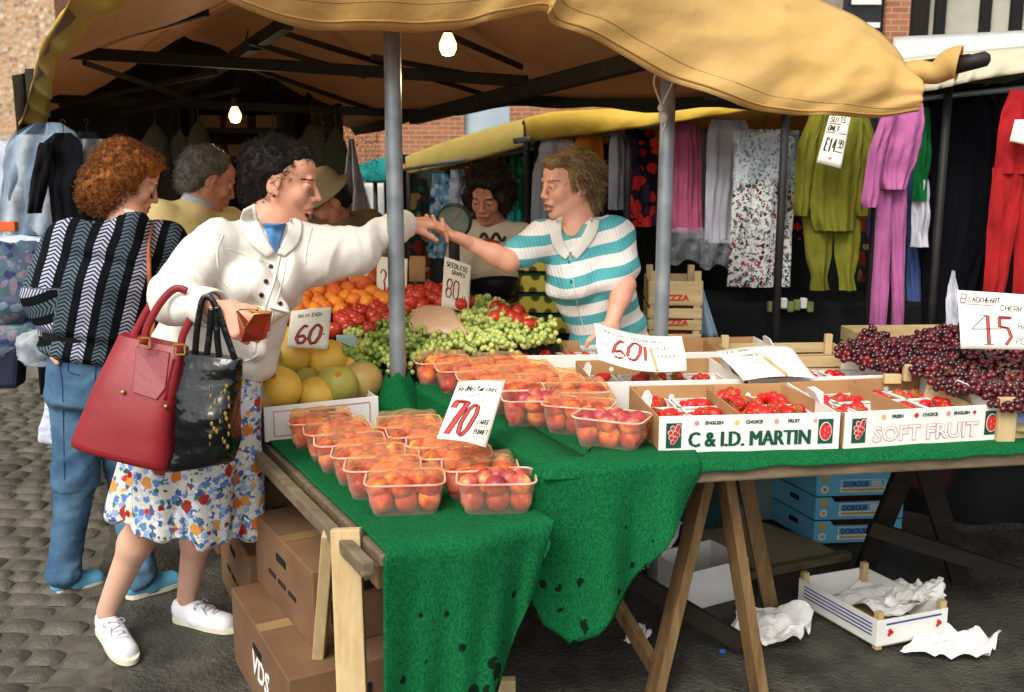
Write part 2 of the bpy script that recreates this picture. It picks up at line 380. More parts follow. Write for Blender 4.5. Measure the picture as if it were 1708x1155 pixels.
# ================================================================ buildings behind
def brickmat(name, c1, c2, c3, mortar, sc, ramp2=None):
    g = NG(name); vec = g.coord('Object', (1, 1, 1), (R(90), 0, 0))
    b = g.n('TexBrick'); g.l(vec, b.inputs['Vector']); b.inputs['Scale'].default_value = sc
    b.inputs['Color1'].default_value = (*lin(c1), 1); b.inputs['Color2'].default_value = (*lin(c2), 1); b.inputs['Mortar'].default_value = (*lin(mortar), 1)
    b.inputs['Mortar Size'].default_value = .015; b.inputs['Brick Width'].default_value = .5; b.inputs['Row Height'].default_value = .17
    n = g.noise(g.coord('Object'), 6, 4); col = g.mix(g.math('MULTIPLY', n, .5), b.outputs['Color'], c3)
    return g.done(col, .9, g.bump(b.outputs['Fac'], .5, .01), .2)
M['brick'] = brickmat('red_brick', (.62, .38, .27), (.50, .30, .22), (.68, .48, .34), (.66, .60, .50), 3.2)
def flintmat():
    g = NG('flint_and_brick'); vec = g.coord('Object')
    v = g.n('TexVoronoi'); g.l(vec, v.inputs['Vector']); v.inputs['Scale'].default_value = 20
    s = g.n('SeparateColor'); g.l(v.outputs['Color'], s.inputs[0])
    col = g.ramp(s.outputs[0], [(.0, (.42, .40, .38)), (.2, (.72, .66, .55)), (.45, (.74, .56, .42)), (.62, (.64, .58, .50)), (.8, (.66, .50, .38)), (.9, (.82, .77, .68))], 'CONSTANT')
    col = g.mix(g.ramp(v.outputs['Distance'], [(.45, (0, 0, 0, 1)), (.7, (1, 1, 1, 1))]), col, (.70, .62, .50))
    col = g.mix(g.math('MULTIPLY', g.noise(vec, 1.2, 3), .95), col, (.70, .56, .44))
    return g.done(col, .9, g.bump(v.outputs['Distance'], .5, .02), .2)
M['flint'] = flintmat()
M['glass'] = mat('window_glass', (.58, .64, .68), (.66, .72, .75), 2, .15, 0, spec=.6)
M['whitepaint'] = mat('white_paint', (.86, .86, .84), (.80, .80, .78), 3, .5, .05)
M['timber'] = wood('black_timber', (.12, .11, .10), (.07, .065, .06), 2)
M['render'] = mat('grey_render', (.62, .60, .54), (.70, .68, .61), 3, .9, .3, 20, .01)
def building(name, label, x0, x1, y, h, wmat, wins, depth=4.0, roofc=None):
    t = thing(name, label, 'building', ((x0 + x1) / 2, y, 0))
    m = MB(); xs = sorted({x0, x1} | {a for wn in wins for a in wn[:2]}); zs = sorted({0, h} | {a for wn in wins for a in wn[2:]})
    for a, b in zip(xs[:-1], xs[1:]):
        for c, d in zip(zs[:-1], zs[1:]):
            if any(wn[0] <= a and b <= wn[1] and wn[2] <= c and d <= wn[3] for wn in wins): continue
            m.add([(a, y, c), (b, y, c), (b, y, d), (a, y, d)], [(0, 1, 2, 3)])
    m.add([(x0, y, 0), (x0, y + depth, 0), (x0, y + depth, h), (x0, y, h)], [(0, 3, 2, 1)][::-1]); m.add([(x1, y, 0), (x1, y + depth, 0), (x1, y + depth, h), (x1, y, h)], [(0, 1, 2, 3)])
    for wn in wins:   # reveals
        a, b, c, d = wn
        m.add([(a, y, c), (b, y, c), (b, y + .12, c), (a, y + .12, c), (a, y, d), (b, y, d), (b, y + .12, d), (a, y + .12, d)], [(0, 1, 2, 3), (4, 7, 6, 5), (0, 3, 7, 4), (1, 5, 6, 2)])
    build('wall', m, wmat, t)
    r = MB(); r.add([(x0 - .2, y - .3, h), (x1 + .2, y - .3, h), (x1 + .2, y + depth / 2, h + 1.6), (x0 - .2, y + depth / 2, h + 1.6), (x1 + .2, y + depth + .3, h), (x0 - .2, y + depth + .3, h)], [(0, 1, 2, 3), (3, 2, 4, 5)])
    build('roof', r, mat('roof_tile', (.36, .22, .17), (.44, .28, .2), 5), t)
    for a, b, c, d in wins:
        f = MB(); yy = y + .05
        for q in ((a + .03, c, a + .03, d), (b - .03, c, b - .03, d)): f.beam((q[0], yy, q[1]), (q[2], yy, q[3]), .06, .06)
        for q in (c + .03, d - .03, (c + d) / 2): f.beam((a + .06, yy, q), (b - .06, yy, q), .06, .05)
        nb = max(1, int((b - a) / .35))
        for i in range(1, nb + 1): f.beam((a + (b - a) * i / (nb + 1), yy + .002, c + .06), (a + (b - a) * i / (nb + 1), yy + .002, d - .06), .03, .03)
        wo = build('window', f, M['whitepaint'], t)
        p = MB(); p.add([(a, y + .09, c), (b, y + .09, c), (b, y + .09, d), (a, y + .09, d)], [(0, 1, 2, 3)]); build('pane', p, M['glass'], wo)
    return t
a, b = P(775, 250, 12), P(850, 165, 12)
building('brick_building', 'red brick building with a white sash window, seen between the two stalls', -5.5, 2.6, 12, 6.5, M['brick'], [(a[0], b[0], 1.55, 3.2), (-2.9, -2.3, 3.6, 4.9)])
building('flint_building', 'weathered flint and brick building at the far left behind the wrapped coats', -13.0, -4.62, 10.5, 7, M['flint'], [(-7.9, -7.1, 3.0, 4.6)])
# half timbered building, right
t = thing('half_timbered_building', 'half timbered building with dark studs above the white awning at the right', 'building', (6, 9.5, 0))
m = MB(); x0, x1 = P(1420, 50, 9.5)[0], 8.0; m.box(((x0 + x1) / 2, 10.6, 3), (x1 - x0, 2.2, 6)); build('wall', m, M['render'], t)
m = MB()
for px, ww in ((1535, .19), (1572, .09), (1648, .09), (1700, .1), (1760, .1), (1850, .12)):
    x = P(px, 40, 9.4)[0]; m.box((x, 9.48, 3.8), (ww, .08, 4.2))
m.box(((x0 + x1) / 2, 9.47, 2.35), (x1 - x0, .09, .14)); build('timber_stud', m, M['timber'], t)
m = MB(); a = P(1478, 0, 9.4); b = P(1518, 0, 9.4); m.box(((a[0] + b[0]) / 2, 9.44, 3), (b[0] - a[0], .14, 6)); build('brick_pier', m, M['brick'], t)
m = MB(); a, b = P(1425, 30, 9.3)[0], P(1474, 30, 9.3)[0]; zb = P(1450, 40, 9.3)[2]
for x in (a, (a + b) / 2, b): m.beam((x, 9.40, zb), (x, 9.40, zb + 1.3), .035, .05)
for z in (zb, zb + .2, zb + .55, zb + .9): m.beam((a, 9.398, z), (b, 9.398, z), .03, .045)
wo = build('window', m, M['whitepaint'], t); m = MB(); m.box(((a + b) / 2, 9.46, zb + .6), (b - a + .1, .05, 1.4)); build('pane', m, mat('dark_glass', (.12, .13, .14), None, rough=.1, bump=0), wo)
# ================================================================ main stall: frame, poles, canopy
def ridge1(x): return 1 - 2 * abs(x)
def up(seq, n): return catmull([P(*q) for q in seq], n)
hemF = up([(250, -90, 2.55), (310, -35, 2.68), (380, 5, 2.76), (450, 32, 2.8), (540, 50, 2.85), (640, 56, 2.88), (740, 51, 2.9), (830, 36, 2.93), (905, 20, 2.95), (922, 42, 2.93), (1000, 74, 2.97), (1100, 127, 3.0), (1180, 160, 3.03), (1250, 182, 3.06), (1320, 192, 3.08), (1400, 196, 3.1), (1470, 195, 3.1), (1527, 188, 3.1)], 120)
topF = up([(180, -170, 2.5), (300, -240, 2.62), (460, -290, 2.75), (650, -300, 2.85), (820, -280, 2.95), (960, -230, 3.05), (1100, -150, 3.15), (1230, -70, 3.28), (1360, 0, 3.35), (1440, 38, 3.3), (1490, 80, 3.25), (1522, 130, 3.18)], 120)
t = thing('canopy', 'yellow canvas stall canopy with its front flap sagging over the poles', 'canopy', (0, 3.5, 1.6))
rows = []
for i in range(120):
    u = i / 119; c = []
    for j in range(26):
        v = j / 25; p = topF[i] * (1 - v) + hemF[i] * v
        bul = .10 * math.sin(math.pi * v) * (.6 + .4 * math.sin(u * 3)) + .016 * math.sin(u * 43 + v * 2.2) * v + .03 * nz((u * 7, v * 2.2, 0), 1) * math.sin(math.pi * min(1, v + .15))
        bul += .014 * nz((u * 22, v * 4 + u * 6, 4), 1) * (.3 + v) + .010 * ridge1(nz((u * 14 + v * 2, v * 3.5, 9), 1)) * 1.2
        bul += .07 * math.exp(-((u - .508) / .012) ** 2) * v ** 2 
        c.append(p + V3(0, -1, .15) * bul)
    rows.append(c)
mb = MB(); mb.grid(rows, .004); fl = build('front_flap', mb, M['canvas'], t, smooth=True)
sm = MB(); sm.tube([rows[i][24] + V3(0, -.004, 0) for i in range(120)], .0035, 5)
sm.tube([rows[i][22] + V3(0, -.001, 0) for i in range(120)], .0022, 4); [sm.tube([rows[q_][j] + V3(0, -.001, 0) for j in range(26)], .0024, 4) for q_ in (61,)]
build('hem_stitching', sm, mat('canvas_thread', (.70, .52, .28), None, bump=0), fl, smooth=True)
# roof sheet: left eave, ridge, right eave, running away to the left
EL = up([(180, -170, 2.5), (118, 0, 2.95), (82, 70, 3.6), (58, 130, 4.5), (42, 185, 5.6), (28, 222, 6.6)], 40)
ER = up([(1522, 130, 3.18), (1420, 150, 3.5), (1250, 156, 4.0), (1050, 164, 4.6), (870, 160, 5.3), (700, 184, 6.1), (585, 215, 7.0)], 40)
RG = catmull([V3(.25, 2.9, 2.42), V3(-.5, 4.0, 2.36), V3(-1.4, 5.4, 2.32), V3(-2.3, 7.0, 2.3)], 40)
rows = []
for i in range(40):
    c = []
    for j in range(41):
        v = j / 40
        p = EL[i] * (1 - 2 * v) + RG[i] * 2 * v if v <= .5 else RG[i] * (2 - 2 * v) + ER[i] * (2 * v - 1)
        s = 1 - abs(4 * (v if v < .5 else 1 - v) - 1)
        if i < 12:
            tf = topF[int(round(v * 119))] + V3(0, .03, 0); q = (1 - i / 12) ** 1.0; p = p * (1 - q) + tf * q
        c.append(p + V3(0, 0, -.06 * min(1, i / 6) * s * (.4 + .6 * abs(math.sin(i / 39 * math.pi * 3.5))) + .02 * nz((i * .2, v * 9, 0), 1)))
    rows.append(c)
mb = MB(); mb.grid(rows, .004); build('roof_sheet', mb, M['canvas_shade'], t, smooth=True)
lowL = up([(250, -90, 2.55), (205, 0, 2.9), (98, 100, 3.9), (86, 160, 4.9), (78, 205, 5.9), (45, 222, 6.6)], 40)
rows = [[EL[i] * (1 - v) + lowL[i] * v + V3(-.04, 0, .02) * math.sin(math.pi * v) + V3(0, 0, .02 * math.sin(i * 1.3) * v) for v in np.linspace(0, 1, 8)] for i in range(40)]
mb = MB(); mb.grid(rows, .004); build('side_valance', mb, M['yellowband'], t, smooth=True)
rows = [[ER[i] + V3(0, 0, -.055 * v - .01 * math.sin(i * 1.1) * v) + V3(.03, 0, 0) * v for v in np.linspace(0, 1, 5)] for i in range(40)]
mb = MB(); mb.grid(rows, .004); build('rear_valance', mb, M['darksheet'], t, smooth=True)
# rolled canvas and pole end at right corner
mb = MB(); a, b = P(1515, 128, 3.22), P(1600, 108, 3.15); L = np.linspace(0, 1, 14)
mb.tube([a * (1 - s) + b * s + V3(0, 0, .008 * math.sin(s * 9)) for s in L], [.045 - .012 * math.sin(s * 4) for s in L], 12, cap=False)
build('rolled_corner', mb, M['canvas'], t, smooth=True)
# frame
t = thing('stall_frame', 'dark timber frame of rails, rafters and braces under the yellow canopy', 'frame', (-1, 5, 0))
def bars(name, segs, w, mat_, parent):
    for s in segs:
        m = MB(); ww = s[2] if len(s) > 2 else w; m.beam(P(*s[0]), P(*s[1]), ww, ww * 1.15); build(name, m, mat_, parent, bevel=.004)
bars('rail', [((110, 88, 4.2), (880, 136, 4.55)), ((85, 165, 5.6), (700, 190, 6.1))], .042, M['darkwood'], t)
bars('rafter', [((285, 165, 6.0), (480, 38, 3.9), .045), ((1120, 88, 3.5), (690, 198, 5.9), .058), ((150, 70, 4.3), (345, 20, 4.0), .03)], .06, M['darkwood'], t)
bars('brace', [((415, 70, 4.2), (610, 128, 4.5)), ((395, 106, 4.6), (655, 195, 5.8)), ((470, 55, 4.1), (840, 168, 5.4)), ((750, 60, 3.9), (870, 112, 4.5)), ((100, 175, 5.6), (360, 122, 4.6)), ((330, 170, 5.4), (140, 105, 4.4)), ((620, 95, 4.3), (800, 128, 4.6)), ((200, 190, 5.8), (400, 150, 5.2))], .02, M['darkwood'], t)
for px, Y, ztop in ((367, 5.2, 2.1), (500, 4.45, 2.08), (250, 6.4, 1.9), (480, 6.2, 2.0), (840, 4.5, 2.0)):
    m = MB(); p = P(px, 100, Y); z0 = 0 if px in (367, 250) else ztop - .32; m.beam((p[0], Y, z0), (p[0], Y, ztop), .06, .06); build('post', m, M['darkwood'], t, bevel=.004)
m = MB(); m.beam(P(1620, 102, 3.145), P(1180, 158, 3.95), .04, .04); build('eave_pole', m, M['iron'], t)
m = MB(); m.tube([P(1590, 112, 3.16), P(1645, 98, 3.13), P(1651, 97, 3.128)], [.024, .023, .012], 12); build('pole_end', m, M['iron'], t, smooth=True)
def pole(px, Y, r, z1, label):
    p = P(px, 400, Y); m = MB(); m.tube([(p[0] + .006 * i * .2, Y, z) for i, z in enumerate(np.linspace(0, z1, 6))], r, 20)
    tt = thing('steel_pole', label, 'pole', (p[0], Y, 0), 'steel poles holding up the canopy'); build('tube', m, M['pole'], tt, smooth=True)
    m = MB(); m.tube([(p[0], Y, .0), (p[0], Y, .012)], r * 2.1, 20); build('foot_plate', m, M['iron'], tt)
    m = MB(); m.tube([(p[0] + .006, Y, z1 - .09), (p[0] + .006, Y, z1 - .03)], r * 1.25, 20); build('clamp', m, M['iron'], tt); return p
PL = pole(658, 3.2, .027, 2.02, 'thick galvanised steel pole standing by the grapes, nearest the customers')
PR = pole(1105, 3.32, .025, 1.88, 'galvanised steel pole with a knotted white rope, beside the striped shirt')
# rope on right pole
m = MB()
for dx in (-.030, .026):
    a = P(1110, 112, 3.26); c = P(1104, 170, 3.26); m.tube(catmull([a + V3(dx * .2, 0, .04), a + V3(dx, 0, -.02), (a + c) / 2 + V3(dx, 0, 0), c + V3(dx * .2, 0, 0), c + V3(-dx * .3, 0, -.045)], 16), .0035, 6)
c = P(1106, 196, 3.25); m.ball(c, (.016, .013, .02), 10, 7); m.ball(c + V3(-.008, -.004, .028), (.011, .011, .013), 8, 6); m.tube(catmull([c, c + V3(.008, 0, -.02), c + V3(-.002, -.004, -.045)], 6), .004, 6)
single('rope', m, mat('white_rope', (.85, .83, .76), (.75, .72, .65), 60, .9, .5, 300), 'knotted white rope hanging in a loop at the top of the right pole', 'rope', smooth=True)
# bulbs
def bulb(px, py, Y, sz, label):
    c = P(px, py, Y); tt = thing('light_bulb', label, 'light bulb', c, 'lit bulbs under the canopy')
    g = MATS.get('lit_bulb')
    if not g:
        q = NG('lit_bulb'); q.b.inputs['Emission Color'].default_value = (*lin((1, .80, .50)), 1); q.b.inputs['Emission Strength'].default_value = 2.6; g = q.done((1, .9, .7), .3)
    m = MB(); m.lathe([(0.0, -.045 * sz), (.02 * sz, -.04 * sz), (.03 * sz, -.02 * sz), (.03 * sz, -.002), (.018 * sz, .025 * sz), (.013 * sz, .035 * sz)], 16, c); build('glass_globe', m, g, tt, smooth=True)
    m = MB(); m.tube([c + V3(0, 0, .033 * sz), c + V3(0, 0, .075 * sz)], .015 * sz, 12); s = build('lamp_holder', m, M['iron'], tt)
    m = MB(); m.tube([c + V3(0, 0, .07 * sz), c + V3(.01, .1, .22), c + V3(.0, .3, .4)], .004, 6); build('cable', m, M['iron'], tt)
    l = bpy.data.lights.new('bulb_light', 'POINT'); l.energy = 2.5; l.color = (1, .78, .45); l.shadow_soft_size = .03
    lo = bpy.data.objects.new('bulb_light', l); S.collection.objects.link(lo); lo.location = c + V3(0, 0, -.09 * sz)
bulb(747, 72, 3.5, .98, 'large round lit bulb just under the front flap, right of the thick pole')
bulb(392, 190, 4.6, .92, 'smaller lit bulb hanging deep under the canopy above the dark haired shopper')
# dark sheet added to keep the far end of the fruit stall gloomy
pts = [P(-60, 260, 6.3), P(30, 250, 6.3), P(120, 250, 6.35), P(300, 250, 6.5), P(450, 250, 6.6), P(575, 250, 6.6)]
rows = [[np.array([p[0] + .03 * math.sin(i * 1.7), p[1] + .07 * math.sin(i * 2.1), z]) for z in np.linspace(0, 1.78 + .55 * max(0, 1 - abs(p[0] + 2.2) / 1.5), 8)] for i, p in enumerate(catmull(pts, 40))]
mb = MB(); mb.grid(rows[8:], .004); single('back_filler_sheet', mb, M['darksheet'], 'dark olive tarpaulin sheet added to darken the back of the fruit stall', 'filler', smooth=True)
# hanging net with bundles
g = NG('dark_net'); vec = g.coord('Object', (1, .3, 1)); v = g.n('TexVoronoi', feature='DISTANCE_TO_EDGE'); g.l(vec, v.inputs['Vector']); v.inputs['Scale'].default_value = 60
g.done((.28, .27, .22), .9); tp = g.n('BsdfTransparent'); mx = g.n('MixShader'); g.l(g.math('LESS_THAN', v.outputs['Distance'], .045), mx.inputs[0]); g.l(tp.outputs[0], mx.inputs[1]); g.l(g.b.outputs[0], mx.inputs[2]); g.l(mx.outputs[0], g.o.inputs[0]); M['net'] = g.m
mb = MB(); mb.grid([[P(px, 178 + v * 115 + 10 * math.sin(px * .05), 5.6 + .05 * math.sin(px * .09)) for v in np.linspace(0, 1, 6)] for px in range(520, 640, 6)])
single('hanging_net', mb, M['net'], 'grey string net hanging behind the dark haired shopper', 'net', smooth=True)
# hanging bundles and boxes in the dim far end
t = thing('storage_rack', 'dark shelf with brown goods under the small bulb', 'rack', P(410, 300, 6.2) * V3(1, 1, 0))
c0 = P(410, 262, 6.2)
m = MB(); m.box((c0[0], 6.2, c0[2] - .02), (.5, .35, .03)); m.box((c0[0], 6.2, c0[2] + .15), (.5, .35, .03)); build('shelf', m, M['darkwood'], t)
m = MB()
for x in (-.26, .26): m.box((c0[0] + x, 6.2, (c0[2] + .3) / 2), (.04, .35, c0[2] + .3))
build('frame_side', m, M['darkwood'], t)
for i in range(6):
    m = MB(); m.box((c0[0] - .17 + .17 * (i % 3), 6.12, c0[2] + .035 + .17 * (i // 3)), (.13, .16, .075), rotz(.1 * math.sin(i * 3))); single('carton', m, M['carddark'], 'brown carton on the ' + ('lower' if i < 3 else 'upper') + ' board of the dark shelf under the small bulb', 'carton', 'cartons on the dark shelf', bevel=.006)
hb_ = mat('dim_green_bag', (.20, .21, .17), (.30, .29, .22), 7, .8, .5, 20, .02)
for i, (px, py, w_, h_, nm) in enumerate(((258, 205, .09, .30, 'leftmost'), (300, 215, .07, .22, 'second'), (330, 200, .08, .34, 'third'), (455, 215, .08, .26, 'fourth'), (520, 205, .10, .34, 'fifth'), (560, 212, .08, .30, 'rightmost'))):
    c = P(px, py, 5.9); m = MB(); m.lathe([(.004, 0), (w_ * .35, -.03), (w_ * .8, -h_ * .3), (w_, -h_ * .7), (w_ * .7, -h_ * .96), (0, -h_)], 16, c, sy=.6)
    v = m.V[0]
    for k_ in range(len(v)): v[k_] += .012 * nz(v[k_], 14, i)
    m.tube([c - V3(0, 0, .01), c + V3(0, 0, .12)], .004, 5); single('hanging_bag', m, hb_, nm + ' of the dim cloth bags hanging in the far end of the stall', 'bag', 'dim bags hanging at the back', smooth=True)
# ================================================================ tables and cloths
ZA, ZB = .66, .76
A0 = V3(-.286, 2.05, ZA); A1 = V3(.072, 2.235, ZA); dA = nrm(V3(-.46, .86, 0))          # lower shelf: near corner, front right, direction away
B0 = V3(.075, 2.35, ZB); dB = nrm(V3(-.42, .93, 0)); B1 = V3(2.2, 2.705, ZB)
LA = 3.6
def quadslab(mb, pts, z0, z1, m=0):
    n = len(pts); v = [(p[0], p[1], z0) for p in pts] + [(p[0], p[1], z1) for p in pts]
    mb.add(v, [tuple(range(n))[::-1], tuple(range(n, 2 * n))] + [(i, (i + 1) % n, n + (i + 1) % n, n + i) for i in range(n)], m)
tA = thing('trestle_table', 'lower trestle table at the customers side, green matting on weathered boards', 'table', A0 * V3(1, 1, 0))
m = MB(); polyA = [A0, A1, A1 + dA * LA, A0 + dA * LA]; polyA = [p + (0 if i not in (0, 3) else 0) for i, p in enumerate(polyA)]
quadslab(m, polyA, ZA - .034, ZA - .006); build('table_top', m, M['oldwood'], tA, bevel=.004)
m = MB()   # edge board seen along the customer side
e0, e1 = A0 + V3(-.012, -.03, -.022), A0 + dA * LA + V3(-.03, 0, -.022)
nrmE = nrm(V3(-dA[1], dA[0], 0)); m.beam(e0 + nrmE * .012, e1 + nrmE * .012, .03, .036); build('edge_board', m, M['oldwood'], tA, bevel=.005)
for s in (.05, .9, 1.75):
    m = MB(); a = A0 + dA * s; b = A1 + dA * s; m.beam(a + V3(-.0, 0, -.065) , b + V3(0, 0, -.065), .05, .06)
    build('cross_bearer', m, M['oldwoodv'], tA, bevel=.004)
def leg(mb, a, b, w, t_): mb.beam(a, b, w, t_, up=(0, 1, 0))
def trestle(parent, c, ax, h, spread, w, mat_, L, name='leg'):
    """pair of A shaped frames under a bearer; ax = direction of the bearer"""
    c = np.asarray(c, float); ax = nrm(ax); sd_ = nrm(V3(-ax[1], ax[0], 0))
    m = MB(); m.beam(c + V3(0, 0, h - .04) - ax * .04, c + V3(0, 0, h - .04) + ax * (L + .04), .045, .08); build('bearer', m, mat_, parent, bevel=.003)
    for e in (0, L):
        for s in (-1, 1):
            m = MB(); top = c + ax * e + sd_ * s * .028 + V3(0, 0, h - .004); bot = c + ax * (e) + sd_ * s * spread + V3(0, 0, .0)
            m.beam(top, bot, w, .032, up=ax); build(name, m, mat_, parent, bevel=.003)
        m = MB(); q = .42; m.beam(c + ax * (e + .03) + sd_ * -(.028 + (spread - .028) * (1 - q)) + V3(0, 0, h * q), c + ax * (e + .03) + sd_ * (.028 + (spread - .028) * (1 - q)) + V3(0, 0, h * q), .02, .05); build('cross_rail', m, mat_, parent, bevel=.002)
ta = thing('trestle', 'pale new pine trestle under the lower table, beside the cardboard boxes', 'trestle', (A0 + V3(.0, .1, 0)) * V3(1, 1, 0), 'trestles under the stall tables')
LAf = [(P(556, 885, 2.2), G(612, 1260, 0)), (P(553, 885, 2.34), G(480, 1190, 0))]
m = MB(); a = P(577, 882, 2.16); b = P(588, 1165, 2.10); d = b - a; b = a + d * (a[2] / -d[2]); m.beam(a, b, .068, .03, up=(0, 1, 0)); build('leg', m, M['pine'], ta, bevel=.003)
m = MB(); a = P(550, 885, 2.24); b = P(527, 1165, 2.46); d = b - a; b = a + d * (a[2] / -d[2]); m.beam(a, b, .03, .05, up=(0, 1, 0)); build('leg', m, M['pine'], ta, bevel=.003)
m = MB(); a = P(790, 905, 2.35); b = P(815, 1165, 2.2); d = b - a; b = a + d * (a[2] / -d[2]); m.beam(a, b, .068, .03, up=(0, 1, 0)); build('leg', m, M['pine'], ta, bevel=.003)
m = MB(); m.beam(P(505, 1150, 2.4), P(860, 1150, 2.4), .03, .06); build('cross_rail', m, M['pineh'], ta, bevel=.003)
m = MB(); m.beam(A0 + V3(.012, .05, -.078), A1 + V3(-.02, .1, -.075), .045, .07, ); build('bearer', m, M['oldwoodv'], ta, bevel=.006)
# upper table
tB = thing('trestle_table', 'long upper trestle table across the front, carrying the soft fruit boxes', 'table', B0 * V3(1, 1, 0))
m = MB(); polyB = [B0 + V3(.03, .03, 0), B1, B1 + V3(.25, 1.35, 0), B0 + dB * 1.35, ]; quadslab(m, polyB, ZB - .042, ZB - .006); build('table_top', m, M['oldwood'], tB, bevel=.005)
m = MB(); u = nrm(B1 - B0); m.beam(B0 + u * .16 + V3(.0, -.016, -.03), B1 + V3(0, -.016, -.03), .028, .044); build('edge_board', m, M['oldwood'], tB, bevel=.006)
tb = thing('trestle', 'weathered brown A shaped trestle in the middle under the upper table', 'trestle', (.6, 2.6, 0), 'trestles under the stall tables')
tbx = P(1190, 800, 2.52)
for (x0_, x1_) in ((1182, 1096), (1205, 1262)):
    m = MB(); a = P(x0_, 770, 2.62); b = G(x1_ + (-6 if x1_ < 1150 else 6), 1165, 0); m.beam(a, b, .062, .03, up=(.95, .3, 0)); build('leg', m, M['oldwoodv'], tb, bevel=.003)
m = MB(); a = P(1240, 785, 3.15); b = P(1285, 1010, 3.2); m.beam(a, V3(b[0], b[1], .0), .05, .03, up=(0, 1, 0)); build('leg', m, M['oldwoodv'], tb, bevel=.003)
m = MB(); m.beam(P(985, 935, 3.0), P(1095, 1118, 2.7), .03, .045); build('cross_rail', m, M['oldwoodv'], tb, bevel=.003)
m = MB(); m.beam(P(1005, 935, 2.95), P(1240, 1075, 2.85), .03, .055); build('cross_rail', m, M['darkwood'], tb, bevel=.003)
m = MB(); m.beam(tbx + V3(0, .02, .02), tbx + V3(-.12, .8, .03), .05, .06); build('bearer', m, M['oldwoodv'], tb, bevel=.003)
tc = thing('trestle', 'dark trestle in the shade at the right end of the upper table', 'trestle', (1.2, 3.3, 0), 'trestles under the stall tables')
for a, b in (((1515, 770, 3.3), (1440, 960, 3.5)), ((1540, 770, 3.3), (1600, 1000, 3.4))):
    m = MB(); p, q = P(*a), P(*b); m.beam(p, V3(q[0], q[1], 0), .07, .03, up=(0, 1, 0)); build('leg', m, M['darkwood'], tc, bevel=.003)
m = MB(); m.beam(P(1450, 880, 3.2), P(1700, 960, 3.2), .03, .05); build('cross_rail', m, M['darkwood'], tc)
# ---------------------------------------------------------------- green cloths
def drape(rows, name, label, group=None):
    mb = MB(); mb.grid(rows, .005); return single(name, mb, M['green'], label, 'table covering', group, smooth=True)
def nzs(p, s, a): return a * nz(p, s)
# lower cloth: lies on the lower table then hangs over the front
w0, w1 = A0 + V3(.012, -.004, 0), A1 + V3(.03, -.01, 0); rows = []
for i in range(60):
    u = i / 59; col = []; f = w0 * (1 - u) + w1 * u
    f = f + V3(0, .012 * math.sin(u * 9), 0)
    for s in np.linspace(LA, 0.0, 60): 
        q = f + dA * s * (1 if u < .98 else 1); col.append(q + V3(0, 0, .002 + .004 * (1 + nz(q, 9))))
    Lh = np.interp(u, [0, .42, .66, .8, .93, 1], [.64, .62, .40, .26, .14, .05])
    for k, v in enumerate(np.linspace(0.02, 1, 44)):
        d = Lh * v; r = min(1, d / .02)
        col.append(f + V3(-.004 - .012 * v, -.012 * math.sqrt(r) - .016 * v * math.sin(u * 13 + .6) * v - .012 * v * math.sin(u * 29 + 2 * v), -d))
    rows.append(col)
drape(rows, 'green_matting', 'green grass matting on the lower table, hanging over the near end in front')
# upper cloth: top of upper table + riser + hanging fold at corner
rows = []
for i in range(60):
    u = i / 59; col = []
    s = u ** 1.0 * 2.15; f = B0 + nrm(B1 - B0) * s + V3(0, -.012, 0)
    far = (B0 + dB * 1.30) * (1 - u) + (B1 + V3(.25, 1.3, 0)) * u
    for q in np.linspace(0, 1, 40):
        p = far * (1 - q) + f * q; col.append(p + V3(0, 0, .002 + .003 * (1 + nz(p, 9))))
    px = 854 + FPX * f[0] / (f[1] / 1.0) * .955
    over = .018 + .012 * nz((s * 9, 3, 0), 1)
    for v in np.linspace(.1, 1, 6): col.append(f + V3(0, -.012 * math.sin(v * 1.5) - .016, -over * v))
    rows.append(col)
drape(rows, 'green_matting', 'green grass matting under the strawberry boxes on the upper table')
rows = []   # riser + corner drape, one piece
C = [B0 + dB * s for s in np.linspace(1.22, 0.02, 34)]
front = [B0 + nrm(B1 - B0) * s for s in np.linspace(0.0, .40, 34)]
side = nrm(V3(-dB[1], dB[0], 0)); path_ = []
for p in C: path_.append((p, side, ZB - ZA - .006, 0))
for k, p in enumerate(front):
    s = k / 33; path_.append((p, nrm(side * (1 - min(1, s * 3)) + V3(0, -1, 0) * min(1, s * 3)), np.interp(s, [0, .03, .12, .22, .35, .6, .8, .93, 1], [ZB - ZA, .20, .40, .47, .42, .29, .18, .09, .03]), s))
rows = []
for k, (p, n_, L_, s) in enumerate(path_):
    col = [p - n_ * .12 + V3(0, 0, .012), p - n_ * .05 + V3(0, 0, .012), p - n_ * .012 + V3(0, 0, .012)]
    for v in np.linspace(0, 1, 26):
        wv = (.030 if s > 0 else -.006) + .012 + .012 * nz((k * .16, v * 1.4, 5), 1) * (1 if s == 0 else .5) + (.03 * math.sin(s * 17 + 1) * v + .02 * v if s > 0 else .012 * v)
        col.append(p + n_ * wv + V3(0, 0, .006 - L_ * v))
    rows.append(col)
drape(rows, 'green_matting', 'green grass matting over the step and corner of the upper table, hanging to a point')
# bunched matting round the pole foot
mb = MB(); rows = []
for i in range(24):
    a = i / 23 * 2 * math.pi; rows.append([V3(PL[0], PL[1], ZA) + V3(math.cos(a), math.sin(a), 0) * (.035 + .085 * v + .012 * math.sin(a * 5) * v) + V3(0, 0, .155 * (1 - v) ** 1.3 + .012 * math.sin(a * 4 + 1) * (1 - v)) for v in np.linspace(0, 1, 10)])
mb.grid(rows); single('bunched_matting', mb, M['green'], 'bunched end of green matting round the foot of the thick pole', 'table covering', smooth=True)
